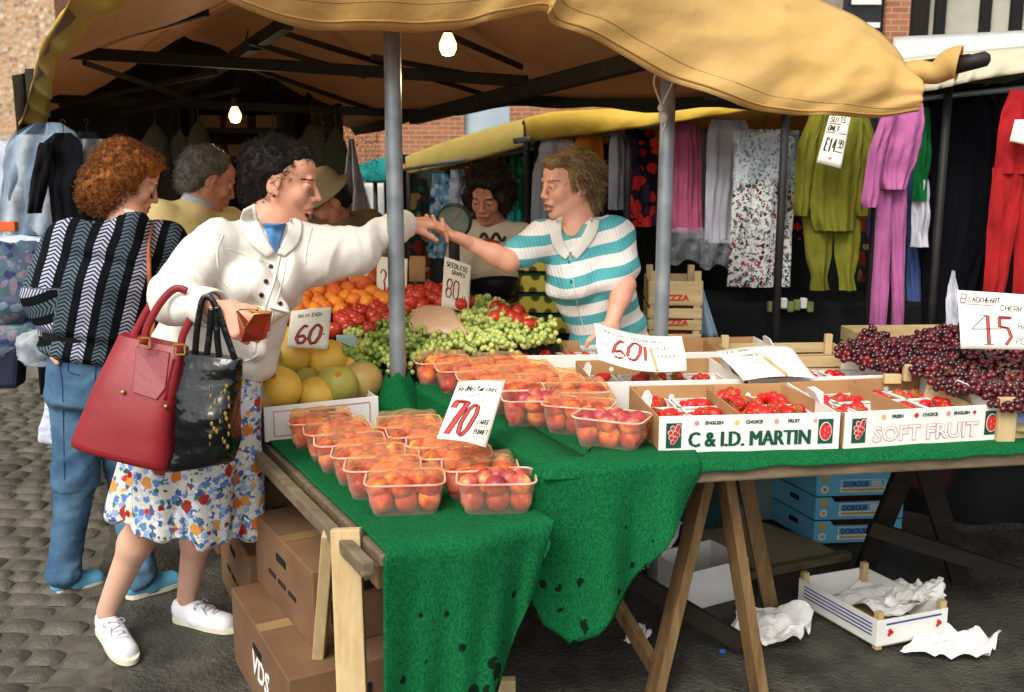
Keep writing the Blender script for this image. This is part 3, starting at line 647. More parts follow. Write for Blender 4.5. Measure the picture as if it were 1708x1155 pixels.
# ---------------------------------------------------------------- boxes below
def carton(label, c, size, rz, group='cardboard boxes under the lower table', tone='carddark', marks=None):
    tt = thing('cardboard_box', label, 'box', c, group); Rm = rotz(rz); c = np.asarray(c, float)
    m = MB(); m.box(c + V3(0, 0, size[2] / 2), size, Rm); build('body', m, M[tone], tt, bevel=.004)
    m = MB(); m.box(c + V3(0, 0, size[2] + .0015), (size[0] * .98, .05, .001), Rm); build('packing_tape', m, mat('packing_tape', (.60, .48, .32), None, rough=.3, bump=0), tt); m = MB(); m.box(c + Rm @ V3(0, -size[1] / 2 - .001, size[2] - .04), (.05, .001, .08), Rm); build('packing_tape', m, mat('packing_tape', (.68, .55, .36), None, rough=.3, bump=0), tt)
    m = MB(); m.box(c + Rm @ V3(0, -size[1] / 2 - .0025, size[2] * .7), (.09, .002, .025), Rm); m.box(c + Rm @ V3(-size[0] / 2 - .0025, 0, size[2] * .72), (.002, .08, .022), Rm); build('hand_hole', m, M['black'], tt)
    if marks:
        m = MB(); marks(m, c, Rm, size); build('print', m, mat('box_print', (.20, .14, .10), None, bump=0) if marks is not white_word else M['paper'], tt)
    return tt
def arrows(m, c, Rm, s):
    for sx in (-.3, .3):
        o = c + Rm @ V3(s[0] * sx, -s[1] / 2 - .0022, s[2] * .45); ex = Rm @ V3(1, 0, 0)
        for a, b in (((-.02, -.03), (.02, -.03)), ((.02, -.03), (.02, .03)), ((.02, .03), (-.02, .03)), ((-.02, .03), (-.02, -.03))):
            m.beam(o + ex * a[0] + V3(0, 0, a[1]), o + ex * b[0] + V3(0, 0, b[1]), .003, .003, up=Rm @ V3(0, -1, 0))
    o = c + Rm @ V3(-s[0] / 2 - .0022, 0, s[2] * .4); ey = Rm @ V3(0, -1, 0)
    for k in range(3): m.beam(o + ey * (-.12 + .09 * k), o + ey * (-.06 + .09 * k), .012, .003, up=Rm @ V3(-1, 0, 0))
def white_word(m, c, Rm, s):
    place_text(m, 'VDS', .10, c + Rm @ V3(-s[0] / 2 - .001, -.02, s[2] * .5), Rm @ V3(0, -1, 0), V3(0, 0, 1), bold=.002, shear=.3)
rb = math.atan2(dA[0], dA[1]) * -1
def gx(px, py, z=0): g_ = G(px, py, z); return V3(g_[0], g_[1], z)
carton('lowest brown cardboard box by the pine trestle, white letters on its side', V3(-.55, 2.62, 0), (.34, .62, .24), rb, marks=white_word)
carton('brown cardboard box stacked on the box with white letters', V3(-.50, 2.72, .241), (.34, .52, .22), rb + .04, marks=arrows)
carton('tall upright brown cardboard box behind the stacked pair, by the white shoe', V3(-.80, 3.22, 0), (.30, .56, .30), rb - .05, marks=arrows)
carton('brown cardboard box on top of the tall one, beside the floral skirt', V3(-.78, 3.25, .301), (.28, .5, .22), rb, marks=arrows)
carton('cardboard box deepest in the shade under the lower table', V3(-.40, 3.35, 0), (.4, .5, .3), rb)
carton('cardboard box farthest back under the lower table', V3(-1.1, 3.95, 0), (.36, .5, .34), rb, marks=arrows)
# ================================================================ helpers for produce
def proj(p):
    d = np.asarray(p, float) - V3(0, 0, CAMZ); f = d[1] * CP - d[2] * SP; u = d[0] / f; v = (d[1] * SP + d[2] * CP) / f
    return 854 + u * FPX, 577.5 - v * FPX
def inside(pt, poly):
    x, y = pt; c = False; n = len(poly)
    for i in range(n):
        (x1, y1), (x2, y2) = poly[i], poly[(i + 1) % n]
        if (y1 > y) != (y2 > y) and x < (x2 - x1) * (y - y1) / (y2 - y1) + x1: c = not c
    return c
def fill(poly, z0, Y0, k, r, jit=.2, xr=(-2.5, 2.5), yr=(2.2, 6)):
    """places on a sloping display plane whose picture falls inside poly"""
    out = []; row = 0; Y = yr[0]
    while Y < yr[1]:
        x = xr[0] + (r if row % 2 else 0)
        while x < xr[1]:
            p = V3(x + random.uniform(-1, 1) * r * jit, Y + random.uniform(-1, 1) * r * jit, z0 + k * (Y - Y0))
            if inside(proj(p), poly): out.append(p)
            x += 2 * r
        Y += r * 1.74; row += 1
    return out
def randrot(): return (random.uniform(0, 6.28), random.uniform(0, 6.28), random.uniform(0, 6.28))
# ---------------------------------------------------------------- fruit materials
def fruitmat(name, stops, sc=1.6, rough=.38, bump=.05, det=3, spec=.45, coat=0, sss=.0):
    g = NG(name); vec = g.coord('Object'); n = g.noise(vec, sc, det, .6); n2 = g.noise(vec, sc * 12, 3)
    col = g.ramp(g.math('ADD', g.math('MULTIPLY', n, .85), g.math('MULTIPLY', n2, .15)), stops)
    oi = g.n('ObjectInfo'); hv = g.n('HueSaturation'); g.l(col, hv.inputs['Color'])
    g.l(g.math('ADD', g.math('MULTIPLY', oi.outputs['Random'], .35), .82), hv.inputs['Value'])
    return g.done(hv.outputs[0], rough, g.bump(n2, bump, .002), spec, Coat_Weight=coat, Subsurface_Weight=sss)
FM = dict(
 nect=fruitmat('nectarine_skin', [(.34, (.48, .12, .17)), (.50, (.68, .25, .25)), (.58, (.80, .45, .30)), (.67, (.92, .72, .38))], 16, .34, .03, 2),
 straw=fruitmat('strawberry_skin', [(.2, (.70, .07, .07)), (.7, (.86, .16, .14))], 30, .3, .4),
 cherry=fruitmat('cherry_skin', [(.25, (.13, .035, .05)), (.5, (.27, .05, .07)), (.75, (.50, .10, .11))], 22, .16, .0, spec=.6),
 tom=fruitmat('tomato_skin', [(.3, (.70, .15, .10)), (.7, (.80, .27, .15))], 9, .22, .02, spec=.55),
 orange=fruitmat('orange_peel', [(.3, (.88, .42, .10)), (.7, (.95, .58, .16))], 9, .45, .3),
 peach=fruitmat('peach_skin', [(.3, (.78, .25, .12)), (.5, (.86, .42, .14)), (.7, (.90, .55, .20))], 14, .6, .1),
 grape=fruitmat('green_grape_skin', [(.3, (.62, .68, .32)), (.6, (.76, .79, .44)), (.8, (.84, .84, .54))], 20, .25, .0, spec=.5, sss=.15),
 dgrape=fruitmat('darker_grape_skin', [(.3, (.40, .52, .20)), (.7, (.60, .68, .30))], 20, .25, .0, spec=.5, sss=.1),
 mely=fruitmat('yellow_melon_rind', [(.3, (.80, .62, .18)), (.7, (.90, .75, .32))], 7, .5, .5, 5), melg=fruitmat('green_melon_rind', [(.3, (.50, .52, .19)), (.7, (.72, .65, .28))], 8, .5, .5, 5),
 melt=fruitmat('tan_melon_rind', [(.3, (.60, .48, .24)), (.7, (.74, .62, .34))], 8, .55, .5, 5))
M['leaf'] = mat('green_calyx', (.30, .45, .16), (.45, .58, .22), 20, .6, .1); M['stem'] = mat('fruit_stem', (.42, .42, .16), (.35, .28, .12), 20, .8, .1)
def fruit_mesh(kind, r):
    m = MB(); 
    if kind in ('nect', 'orange', 'peach', 'tom', 'cherry'):
        n, k = (14, 9) if kind != 'cherry' else (10, 7); m.ball((0, 0, 0), r, n, k); V = m.V[0]
        if kind in ('nect', 'peach'):
            a = np.arctan2(V[:, 1], V[:, 0]); V *= (1 - .05 * np.exp(-(a / .25) ** 2))[:, None]; V[:, 2] *= .96
        if kind == 'tom': V[:, 2] *= .84; a = np.arctan2(V[:, 1], V[:, 0]); V[:, :2] *= (1 + .025 * np.cos(5 * a))[:, None]
        top = V[:, 2] > r * .75; V[top, 2] -= (V[top, 2] - r * .75) * .75
    if kind == 'straw':
        m.lathe([(0, -1.25 * r), (.35 * r, -1.1 * r), (.75 * r, -.5 * r), (1.0 * r, .15 * r), (.92 * r, .62 * r), (.5 * r, .88 * r), (0, .9 * r)], 10)
    return m
PROTO = {}
def fruit(kind, r, loc, label, cat, group, name, rot=None, sc=1.0):
    key = (kind, r)
    if key not in PROTO:
        m = fruit_mesh(kind, r); o = build(name, m, FM[kind], None, smooth=True, local=True)
        if kind == 'straw':
            c = MB()
            for j in range(7):
                a = j * .9; d = V3(math.cos(a), math.sin(a), 0); s = V3(-d[1], d[0], 0)
                c.add([V3(0, 0, .9 * r), d * r * .45 + s * r * .18 + V3(0, 0, .98 * r), d * r * .95 + V3(0, 0, .72 * r), d * r * .45 - s * r * .18 + V3(0, 0, .98 * r)], [(0, 1, 2, 3)])
            build('calyx', c, M['leaf'], o)
        if kind == 'cherry' and False: pass
        o.location = Vector(loc); PROTO[key] = o; o.rotation_euler = rot if rot is not None else randrot(); sprops(o, label, cat, group); return o
    return sprops(copytree(PROTO[key], loc, rot if rot is not None else randrot(), label, (sc, sc, sc)), label, cat, group)
# ---------------------------------------------------------------- clear punnets of nectarines
def plastic(name, tint, dens, rough=.12, fk=.45):
    g = NG(name); fr = g.n('LayerWeight'); fr.inputs['Blend'].default_value = .35
    tp = g.n('BsdfTransparent'); tp.inputs['Color'].default_value = (*lin(tint), 1)
    g.done(tint, rough, None, .6); mx = g.n('MixShader')
    n = g.noise(g.coord('Object'), 22, 1)
    g.l(g.math('MINIMUM', g.math('ADD', g.math('MULTIPLY', fr.outputs['Facing'], fk), g.math('MULTIPLY', n, dens)), .9), mx.inputs[0]); g.l(tp.outputs[0], mx.inputs[1]); g.l(g.b.outputs[0], mx.inputs[2]); g.l(mx.outputs[0], g.o.inputs[0]); return g.m
M['tub'] = plastic('amber_clear_plastic', (1, .88, .78), .14); M['tubrim'] = plastic('clear_plastic_rim', (1, .82, .76), .95)
M['film'] = plastic('orange_film', (1, .90, .72), .05, .08, .3); M['filmfold'] = plastic('orange_film_fold', (.98, .70, .40), .55, .15); M['clear'] = plastic('clear_polythene', (.93, .96, .98), .35, .25)
def rrect(w, d, r, n=5):
    out = []
    for cx, cy, a0 in ((w / 2 - r, d / 2 - r, 0), (-w / 2 + r, d / 2 - r, 90), (-w / 2 + r, -d / 2 + r, 180), (w / 2 - r, -d / 2 + r, 270)):
        for i in range(n + 1):
            a = R(a0 + 90 * i / n); out.append((cx + r * math.cos(a), cy + r * math.sin(a)))
    return out
PW, PD, PH = .188, .130, .082
def make_punnet():
    t = thing('punnet', '', 'punnet', (0, 0, 0)); m = MB(); prof = [(.0, .0, .70), (.004, .0, .80), (.012, .008, .83), (.04, .03, .90), (.072, PH - .004, .985), (.075, PH, 1.0)]
    rings = []; 
    for off, z, s in prof: rings.append([(x * s, y * s, z) for x, y in rrect(PW, PD, .028)])
    n = len(rings[0]); V = [p for r_ in rings for p in r_]; F = [tuple(range(n))]
    for i in range(len(rings) - 1): F += [(i * n + j, i * n + (j + 1) % n, (i + 1) * n + (j + 1) % n, (i + 1) * n + j) for j in range(n)]
    m.add(V, F); build('tub', m, M['tub'], t, smooth=True)
    m = MB(); rr = [(x, y, PH + .0) for x, y in rrect(PW + .004, PD + .004, .03)]; rr.append(rr[0]); rr.append(rr[1]); m.tube(rr, .0028, 6, cap=False); build('rim', m, M['tubrim'], t, smooth=True)
    m = MB(); rows = [[V3((u - .5) * PW * .96, (v - .5) * PD * 1.02, PH + .023 + .003 * math.sin(u * 13 + v * 9) + .002 * math.sin(v * 21 + u * 5) - .024 * max(abs(v - .5) * 2, abs(u - .5) * 2) ** 14) for v in np.linspace(0, 1, 16)] for u in np.linspace(0, 1, 24)]
    m.grid(rows); fm = build('film', m, M['film'], t, smooth=True)
    for k_, (a, b, c_, hh) in enumerate((((-.5, -.3), (.0, -.48), (.5, -.2), .022), ((-.48, .2), (.05, -.1), (.5, .1), .030), ((-.45, -.45), (-.2, .1), (.1, .5), .028))):
        m = MB(); pts = catmull([V3(a[0] * PW, a[1] * PD, PH), V3((a[0] + c_[0]) * .25 * PW + b[0] * .5 * PW, b[1] * PD, PH + hh), V3(b[0] * PW * .4 + c_[0] * PW * .6, (b[1] + c_[1]) * .5 * PD, PH + hh * .8), V3(c_[0] * PW, c_[1] * PD, PH)], 14)
        m.tube(pts, .0012, 5, flat=.5); build('film_fold', m, M['filmfold'], t, smooth=True)
    return t
pun = make_punnet(); pun_nf = None
FO = [(-.056, .024, .031), (0, .026, .031), (.056, .024, .031), (-.054, -.026, .031), (.002, -.027, .031), (.055, -.025, .031), (-.030, .0, .066), (.028, .003, .066), (.058, .02, .062), (-.060, -.018, .062), (.056, -.026, .064), (-.004, -.032, .064), (.0, .03, .066)]
def place_punnet(p, rz, label, film, frl, first=[True]):
    if first[0]: o = pun; first[0] = False; o.location = Vector(p); o.rotation_euler = (0, 0, rz)
    else: o = copytree(pun, p, (0, 0, rz))
    o['label'] = label; o['group'] = 'clear punnets of nectarines'
    if not film:
        for c in list(o.children):
            if c.name.startswith('film') and o is not pun: bpy.data.objects.remove(c)
    Rm = rotz(rz)
    for i, f in enumerate(FO):
        if random.random() < .08 and i > 6: continue
        q = V3(*f) * V3(1.06, 1.06, 1.04) + V3(random.uniform(-1, 1), random.uniform(-1, 1), random.uniform(-.5, .5)) * .0022
        fruit('nect', .0295, np.asarray(p) + Rm @ q, 'red and yellow nectarine in ' + frl, 'nectarine', 'nectarines in ' + frl, 'nectarine', sc=random.uniform(.93, 1.04))
rzA = math.atan2((A1 - A0)[1], (A1 - A0)[0]); k = 0
names = ['nearest the table corner', 'second from the near end', 'third from the near end', 'fourth from the near end', 'fifth from the near end', 'sixth, next to the melon box', 'farthest back']
base1 = G(674, 850, ZA + .005); base2 = G(832, 848, ZA + .005)
for i in range(6):
    p = base1 + dA * .128 * i + V3(.012 * i * 0, 0, 0) + V3(.0, .0, .0); place_punnet(p + V3(.004 * (-1) ** i, 0, 0), R(4) + R(2) * i + random.uniform(-.05, .05), 'clear nectarine punnet, lower table left column, ' + names[i], i > 0, 'the left column punnet ' + names[i])
for i in range(6):
    p = base2 + dA * (.118 * i + .0); place_punnet(p + V3(-.006 * (-1) ** i, 0, 0), R(2) + R(2) * i + random.uniform(-.05, .05), 'clear nectarine punnet, lower table right column, ' + ['nearest the hanging matting', 'second from the near end', 'third from the near end', 'fourth from the near end', 'fifth from the near end', 'farthest back'][i], i > 0, 'the right column punnet ' + ['nearest the hanging matting', 'second from the near end', 'third from the near end', 'fourth from the near end', 'fifth from the near end', 'farthest back'][i])
cb = [((.262, 2.525), 'touching the corner of the white box'), ((.185, 2.665), 'behind the one touching the white box')]
for i, ((x, y), nm) in enumerate(cb): place_punnet((x, y, ZB + .006), R(-24) + .1 * i, 'clear punnet of nectarines on the upper table, ' + nm, i > 0, 'the upper table punnet ' + nm)
for i, (x, y) in enumerate([(.066, 2.74), (-.005, 2.875), (-.075, 3.01), (-.15, 3.145), (-.235, 3.275)]):
    nm = ['nearest the price card', 'second from the price card', 'third from the price card', 'fourth from the price card', 'beside the thick pole'][i]
    place_punnet((x, y, ZB + .006), R(3 + 3 * i), 'clear nectarine punnet, upper table left row, ' + nm, i > 0, 'the upper left row punnet ' + nm)
for i, (x, y) in enumerate([(.16, 2.84), (.09, 2.97), (.01, 3.10), (-.07, 3.235)]):
    nm = ['nearest the strawberries', 'second from the strawberries', 'third from the strawberries', 'under the grapes'][i]
    place_punnet((x + .03, y, ZB + .008), R(3 + 3 * i), 'clear nectarine punnet, upper table right row, ' + nm, True, 'the upper right row punnet ' + nm)
# ---------------------------------------------------------------- white fruit boxes with printed fronts
def bar_poly(m, o, ex, ez, w, h, mt, off=.001): m.add([o - ex * w / 2 - ez * h / 2, o + ex * w / 2 - ez * h / 2, o + ex * w / 2 + ez * h / 2, o - ex * w / 2 + ez * h / 2], [(0, 1, 2, 3)], mt)
def disc(m, o, ex, ez, r, mt, n=14, sy=1.0): m.add([o + ex * r * math.cos(2 * math.pi * i / n) + ez * r * sy * math.sin(2 * math.pi * i / n) for i in range(n)], [tuple(range(n))], mt)
PM = [M['greenink'], M['redprint'], M['pinkink'], M['whitecard'], M['ink'], fruitmat('print_yellow', [(.4, (.85, .70, .35)), (.6, (.85, .70, .35))], bump=0)]
def emblem(m, o, ex, ez, kind):
    f = -np.cross(ez, ex) * -1; f = np.cross(ex, ez); f = f if f[1] < 0 else -f
    bar_poly(m, o + f * .0010, ex, ez, .040, .066, 0)
    if kind == 0:
        for dx, dz in ((-.003, .020), (.009, .016), (-.009, .008), (.003, .006), (.010, .002), (-.007, -.005), (.004, -.008), (-.002, -.017), (.012, .024)):
            disc(m, o + f * .0018 + ex * dx + ez * dz, ex, ez, .0068, 3); disc(m, o + f * .0026 + ex * dx + ez * dz, ex, ez, .0055, 1)
    else:
        disc(m, o + f * .0018, ex, ez, .0165, 3, sy=1.55); disc(m, o + f * .0026, ex, ez, .0150, 1, sy=1.55)
        for i in range(6): disc(m, o + f * .0034 + ex * .006 * math.cos(i * 2.1) + ez * (.012 - .005 * i), ex, ez, .0018, 2)
        disc(m, o + f * .0034 + ez * .020, ex, ez, .006, 0, sy=.4)
def fruitbox(label, fl, fr, depth, h, front, group='white boxes of strawberries'):
    fl, fr = np.asarray(fl, float), np.asarray(fr, float); ex = nrm(fr - fl); ey = V3(-ex[1], ex[0], 0); ez = V3(0, 0, 1); W = np.linalg.norm(fr - fl); th = .004
    t = thing('fruit_box', label, 'box', fl, group)
    def wall(a, b, hh, name, mt, holes=False):
        m = MB(); m.beam(a + ez * hh / 2, b + ez * hh / 2, th, hh); return build(name, m, mt, t, bevel=.001)
    m = MB(); m.box(fl + ex * W / 2 + ey * depth / 2 + ez * .004, (W, depth, .004), np.stack([ex, ey, ez], 1)); build('base', m, M['whitecard'], t)
    fw = wall(fl, fr, h, 'front_panel', M['whitecard']); wall(fl + ey * depth - ex * 0 + ex * .004, fr + ey * depth - ex * .004, h * .95, 'back_panel', M['card'])
    wall(fl + ex * .002 + ey * .003, fl + ey * depth + ex * .002, h * .96, 'side_panel', M['card']); wall(fr - ex * .002 + ey * .003, fr + ey * depth - ex * .002, h * .96, 'side_panel', M['whitecard'])
    for s in (0, 1):   # turned in side flaps
        a = (fl if s == 0 else fr) + ex * (.003 if s == 0 else -.003) + ey * depth * .45; m = MB()
        poly = [(-.05, 0), (.05, 0), (.045, .022), (.02, .03), (-.03, .026)]; m.prism(poly, a + ez * h * .95, ey, ez + ex * (.35 if s == 0 else -.35), .003); build('flap', m, M['whitecard'], t)
    m = MB(); a = fl + ex * W * .48 + ey * .01; m.beam(a + ez * h * .44, a + ey * (depth - .02) + ez * h * .44, .004, h * .86); build('divider', m, M['card'], t)
    for s, dd in ((-1, .06), (1, .06)):   # brown inner end flaps with a round hole
        a = fl + ex * (W * (.5 + s * .24)) + ey * (depth - .008); m = MB(); m.beam(a - ex * W * .22 + ez * h * .5, a + ex * W * .22 + ez * h * .5, .003, h * .9); c = build('inner_flap', m, M['card'], t)
        m = MB(); m.tube([a - ey * .0017 + ez * h * .62, a - ey * .0027 + ez * h * .62], .008, 14); build('hole', m, M['whitecard'], c)
    if front:
        m = MB(); front(m, fl - ey * th / 2, ex, ez, W, h); build('print', m, PM, fw)
    return t, fl, ex, ey, W
def f_martin(m, o, ex, ez, W, h):
    emblem(m, o + ex * .038 + ez * h * .48, ex, ez, 0); emblem(m, o + ex * (W - .038) + ez * h * .5, ex, ez, 1)
    [place_text(m, 'C & I.D. MARTIN', .056, o + ex * (W * .5 + q_) + ez * h * .34, ex, ez, 0, width=W * .67, extr=.0003 + .00007 * i_) for i_, q_ in enumerate((-.0024, -.0016, -.0008, 0, .0008, .0016, .0024))]
    for i, wd in enumerate(('ENGLISH', 'CHOICE', 'FRUIT')):
        place_text(m, wd, .012, o + ex * W * (.30 + .22 * i) + ez * h * .80, ex, ez, 0, bold=.0005, extr=.0003)
        disc(m, o - nrm(np.cross(ez, ex)) * .0012 + ex * W * (.205 + .22 * i) + ez * h * .80, ex, ez, .0065, (2, 5, 2)[i])
    disc(m, o - nrm(np.cross(ez, ex)) * .0012 + ex * W * .86 + ez * h * .80, ex, ez, .0055, 2)
def f_soft(m, o, ex, ez, W, h):
    emblem(m, o + ex * .040 + ez * h * .48, ex, ez, 0); emblem(m, o + ex * (W - .04) + ez * h * .5, ex, ez, 1)
    place_text(m, 'SOFT FRUIT', .056, o + ex * W * .5 + ez * h * .33, ex, ez, 2, width=W * .66, bold=.0022, extr=.0003)
    place_text(m, 'SOFT FRUIT', .056, o + ex * W * .5 + ez * h * .33 - nrm(np.cross(ez, ex)) * -.0, ex, ez, 3, width=W * .655, bold=.0004, extr=.0006)
    for i, wd in enumerate(('FRESH', 'CHOICE', 'ENGLISH')):
        place_text(m, wd, .012, o + ex * W * (.32 + .2 * i) + ez * h * .82, ex, ez, 0, bold=.0005, extr=.0003)
        disc(m, o - nrm(np.cross(ez, ex)) * .0012 + ex * W * (.235 + .2 * i) + ez * h * .82, ex, ez, .0065, (5, 1, 2)[i])
    disc(m, o - nrm(np.cross(ez, ex)) * .0012 + ex * W * .80 + ez * h * .82, ex, ez, .0055, 1)
z = ZB + .006
def gz(px, py): return G(px, py, z)
boxes = []
boxes.append(fruitbox('white strawberry box lettered C & I.D. MARTIN at the front of the upper table', gz(1098, 757), gz(1398, 749), .37, .098, f_martin))
boxes.append(fruitbox('white strawberry box lettered SOFT FRUIT, between the green lettered box and the cherries', gz(1406, 749), gz(1672, 733), .38, .098, f_soft))
boxes.append(fruitbox('white strawberry box behind the green lettered box, under the bent 60 card', V3(.245, 2.885, z), V3(.70, 2.93, z), .35, .09, None))
boxes.append(fruitbox('white strawberry box behind the SOFT FRUIT box, under the card lying flat', V3(.712, 2.93, z), V3(1.17, 2.99, z), .36, .09, None))
boxes.append(fruitbox('brown edged strawberry box at the back beside the grapes', V3(.0, 3.27, z), V3(.42, 3.30, z), .3, .095, None))
boxes.append(fruitbox('empty brown edged box at the back, right of the striped shirt', V3(.56, 3.30, z), V3(.93, 3.34, z), .3, .10, None))
# small white punnets with strawberries
def spunnet(c, rz, label, n, heap, frl):
    t = thing('card_punnet', label, 'punnet', c, 'white punnets of strawberries'); m = MB(); Rm = rotz(rz); c = np.asarray(c, float); w_, d_, h_ = .118, .10, .036
    for a, b in (((-1, -1), (1, -1)), ((1, -1), (1, 1)), ((1, 1), (-1, 1)), ((-1, 1), (-1, -1))):
        p = [c + Rm @ V3(q[0] * w_ / 2 * s, q[1] * d_ / 2 * s, zz) for q, s, zz in ((a, .86, 0), (b, .86, 0), (b, 1, h_), (a, 1, h_))]; m.add(p, [(0, 1, 2, 3)])
    p = [c + Rm @ V3(q[0] * w_ / 2 * .86, q[1] * d_ / 2 * .86, .001) for q in ((-1, -1), (1, -1), (1, 1), (-1, 1))]; m.add(p, [(0, 1, 2, 3)])
    build('tub', m, M['whitecard'], t); m = MB(); q = [c + Rm @ V3(a * w_ / 2, b * d_ / 2, h_) for a, b in ((-1, -1), (1, -1), (1, 1), (-1, 1), (-1, -1))]
    for a, b in zip(q[:-1], q[1:]): m.beam(a, b, .007, .003)
    build('rim', m, M['whitecard'], t)
    for i in range(n):
        a = random.random() * 6.28; rr = math.sqrt(random.random()); zz = .030 + heap * (1 - rr * rr) + random.uniform(-.004, .006)
        if i < n * .25: zz = .025
        fruit('straw', .0175, c + Rm @ V3(rr * .048 * math.cos(a), rr * .036 * math.sin(a), zz), 'red strawberry in ' + frl[14:], 'strawberry', 'strawberries in ' + frl, 'strawberry', (random.uniform(.8, 2.2), random.uniform(-.7, .7), random.uniform(0, 6.28)), random.uniform(.8, 1.15))
pn = 0
bn = ['the green lettered box', 'the SOFT FRUIT box', 'the box under the bent 60 card', 'the box under the flat card', 'the box beside the grapes']
for bi, (t, fl, ex, ey, W) in enumerate(boxes[:5]):
    for ri, (dy) in enumerate((.075, .20, .31)):
        if bi >= 2 and ri == 2: continue
        for ci_, fx in enumerate((.14, .36, .61, .85)):
            if bi == 4 and ci_ > 2: continue
            c = fl + ex * W * fx + ey * dy + V3(0, 0, .018); rz = math.atan2(ex[1], ex[0]) + R(90) * 0
            full = {0: (.0, .004, .034, .012), 1: (.0, 0, .0, .0)}.get(bi, (.0, 0, 0, 0))[ci_]
            n = 9 if full < .01 else 15
            if bi == 1: n = 7
            if bi > 1: n = 4
            where = bn[bi] + ', ' + ('front', 'middle', 'back')[ri] + ' row, ' + ('leftmost', 'left of the divider', 'right of the divider', 'rightmost')[ci_]
            spunnet(c, rz, 'white punnet in ' + where, n, full, 'the punnet in ' + where)
# ---------------------------------------------------------------- slatted wooden crates
def woodcrate(label, c, size, rz, mt=None, posts=True, group=None, hole=False, tone='pineh', open_top=True, slats=2, name='wooden_crate'):
    t = thing(name, label, 'crate', c, group); Rm = rotz(rz); c = np.asarray(c, float); w_, d_, h_ = size; MT = M[tone]; Lp = lambda a, b, e: c + Rm @ V3(a, b, e)
    m = MB(); m.box(Lp(0, 0, .006), (w_, d_, .008), Rm); build('base', m, MT, t)
    sh = h_ / slats * .86
    for s in (-1, 1):
        for i in range(slats):
            zz = h_ / slats * (i + .5); m = MB(); m.beam(Lp(-w_ / 2, s * d_ / 2, zz), Lp(w_ / 2, s * d_ / 2, zz), .006, sh); build('slat', m, MT, t, bevel=.0015)
            m = MB(); m.beam(Lp(s * w_ / 2, -d_ / 2 + .004, zz), Lp(s * w_ / 2, d_ / 2 - .004, zz), .006, sh); build('slat', m, MT, t, bevel=.0015)
    if posts:
        for a in (-1, 1):
            for b in (-1, 1):
                m = MB(); m.box(Lp(a * (w_ / 2 - .018), b * (d_ / 2 - .013), (h_ + .03) / 2), (.026, .02, h_ + .03), Rm); build('corner_post', m, M['pine'], t, bevel=.002)
    return t, Lp
# melon box
cm = (G(442, 738, ZA + .006) + G(632, 716, ZA + .006)) / 2; rzm = math.atan2((G(632, 716, ZA) - G(442, 738, ZA))[1], (G(632, 716, ZA) - G(442, 738, ZA))[0]); eym = V3(-math.sin(rzm), math.cos(rzm), 0); exm = V3(math.cos(rzm), math.sin(rzm), 0)
fb = fruitbox('pale melon box with an oval hand hole on the lower table', G(442, 738, ZA + .006), G(632, 716, ZA + .006), .42, .108, None, group=None)[0]
fb['category'] = 'box'
m = MB(); o = cm + V3(0, 0, .075) - eym * .0035; m.tube([o - eym * .0 - exm * .04, o + exm * .04], .0105, 12, flat=.16, up=eym); build('hand_hole', m, M['ink'], fb)
m = MB(); o = cm - eym * .0032
for a, b in (((-.15, .015), (.15, .015)), ((.15, .015), (.15, .092)), ((.15, .092), (-.15, .092)), ((-.15, .092), (-.15, .015))): m.beam(o + exm * a[0] + V3(0, 0, a[1]), o + exm * b[0] + V3(0, 0, b[1]), .003, .001, up=eym)
disc(m, o - eym * .001 + exm * -.085 + V3(0, 0, .05), exm, V3(0, 0, 1), .022, 0); build('print', m, M['pinkink'], fb)
def melon(px, py, Y, r, kind, label, rot=0):
    c = P(px, py, Y); tt = MB(); tt.ball(c, (r * 1.06, r, r * .97), 26, 18, Rm=rotz(rot)); o = single('melon', tt, FM[kind], label, 'melon', 'melons heaped in the box', smooth=True, loc=c)
    m = MB(); d = nrm(V3(.25 * math.sin(rot * 3), -.75, .75)); a = nrm(np.cross(d, V3(0, 0, 1))); b_ = np.cross(a, d)
    for i in range(5):
        an = i * 1.256; m.ball(c + d * r * 1.0 + (a * math.cos(an) + b_ * math.sin(an)) * .006, (.005, .005, .005), 6, 4)
    if kind != 'melt' and rot > 1: build('flower_end', m, mat('melon_navel', (.85, .50, .16), None, bump=0), o, smooth=True)
ml = [(423, 668, 2.98, .066, 'melt', 'tan melon at the left end of the melon box', .4), (466, 648, 3.02, .070, 'mely', 'yellow melon in front, above the left end of the box front', 2), (527, 660, 3.08, .062, 'mely', 'yellow melon low in the middle of the box front', .5), (562, 643, 3.12, .068, 'melg', 'green melon in front right of the middle', 2.4), (604, 636, 3.2, .068, 'melt', 'tan netted melon at the right end of the box', .8),
      (443, 600, 3.22, .066, 'melg', 'green melon at the back left beside the white jacket', 1.6), (488, 594, 3.26, .066, 'mely', 'yellow melon under the bottom edge of the 60 card', .3), (513, 638, 3.22, .052, 'melg', 'small olive melon wedged in the middle of the heap', .6), (547, 600, 3.28, .070, 'mely', 'large yellow green melon right of the 60 card', 2.2), (590, 608, 3.32, .066, 'mely', 'yellow melon at the back right of the heap', .9), (475, 575, 3.42, .066, 'mely', 'yellow melon at the very back behind the 60 card', .2), (456, 632, 3.18, .058, 'melg', 'green melon behind the front yellow one at the left', 2.1)]
for q in ml: melon(*q)
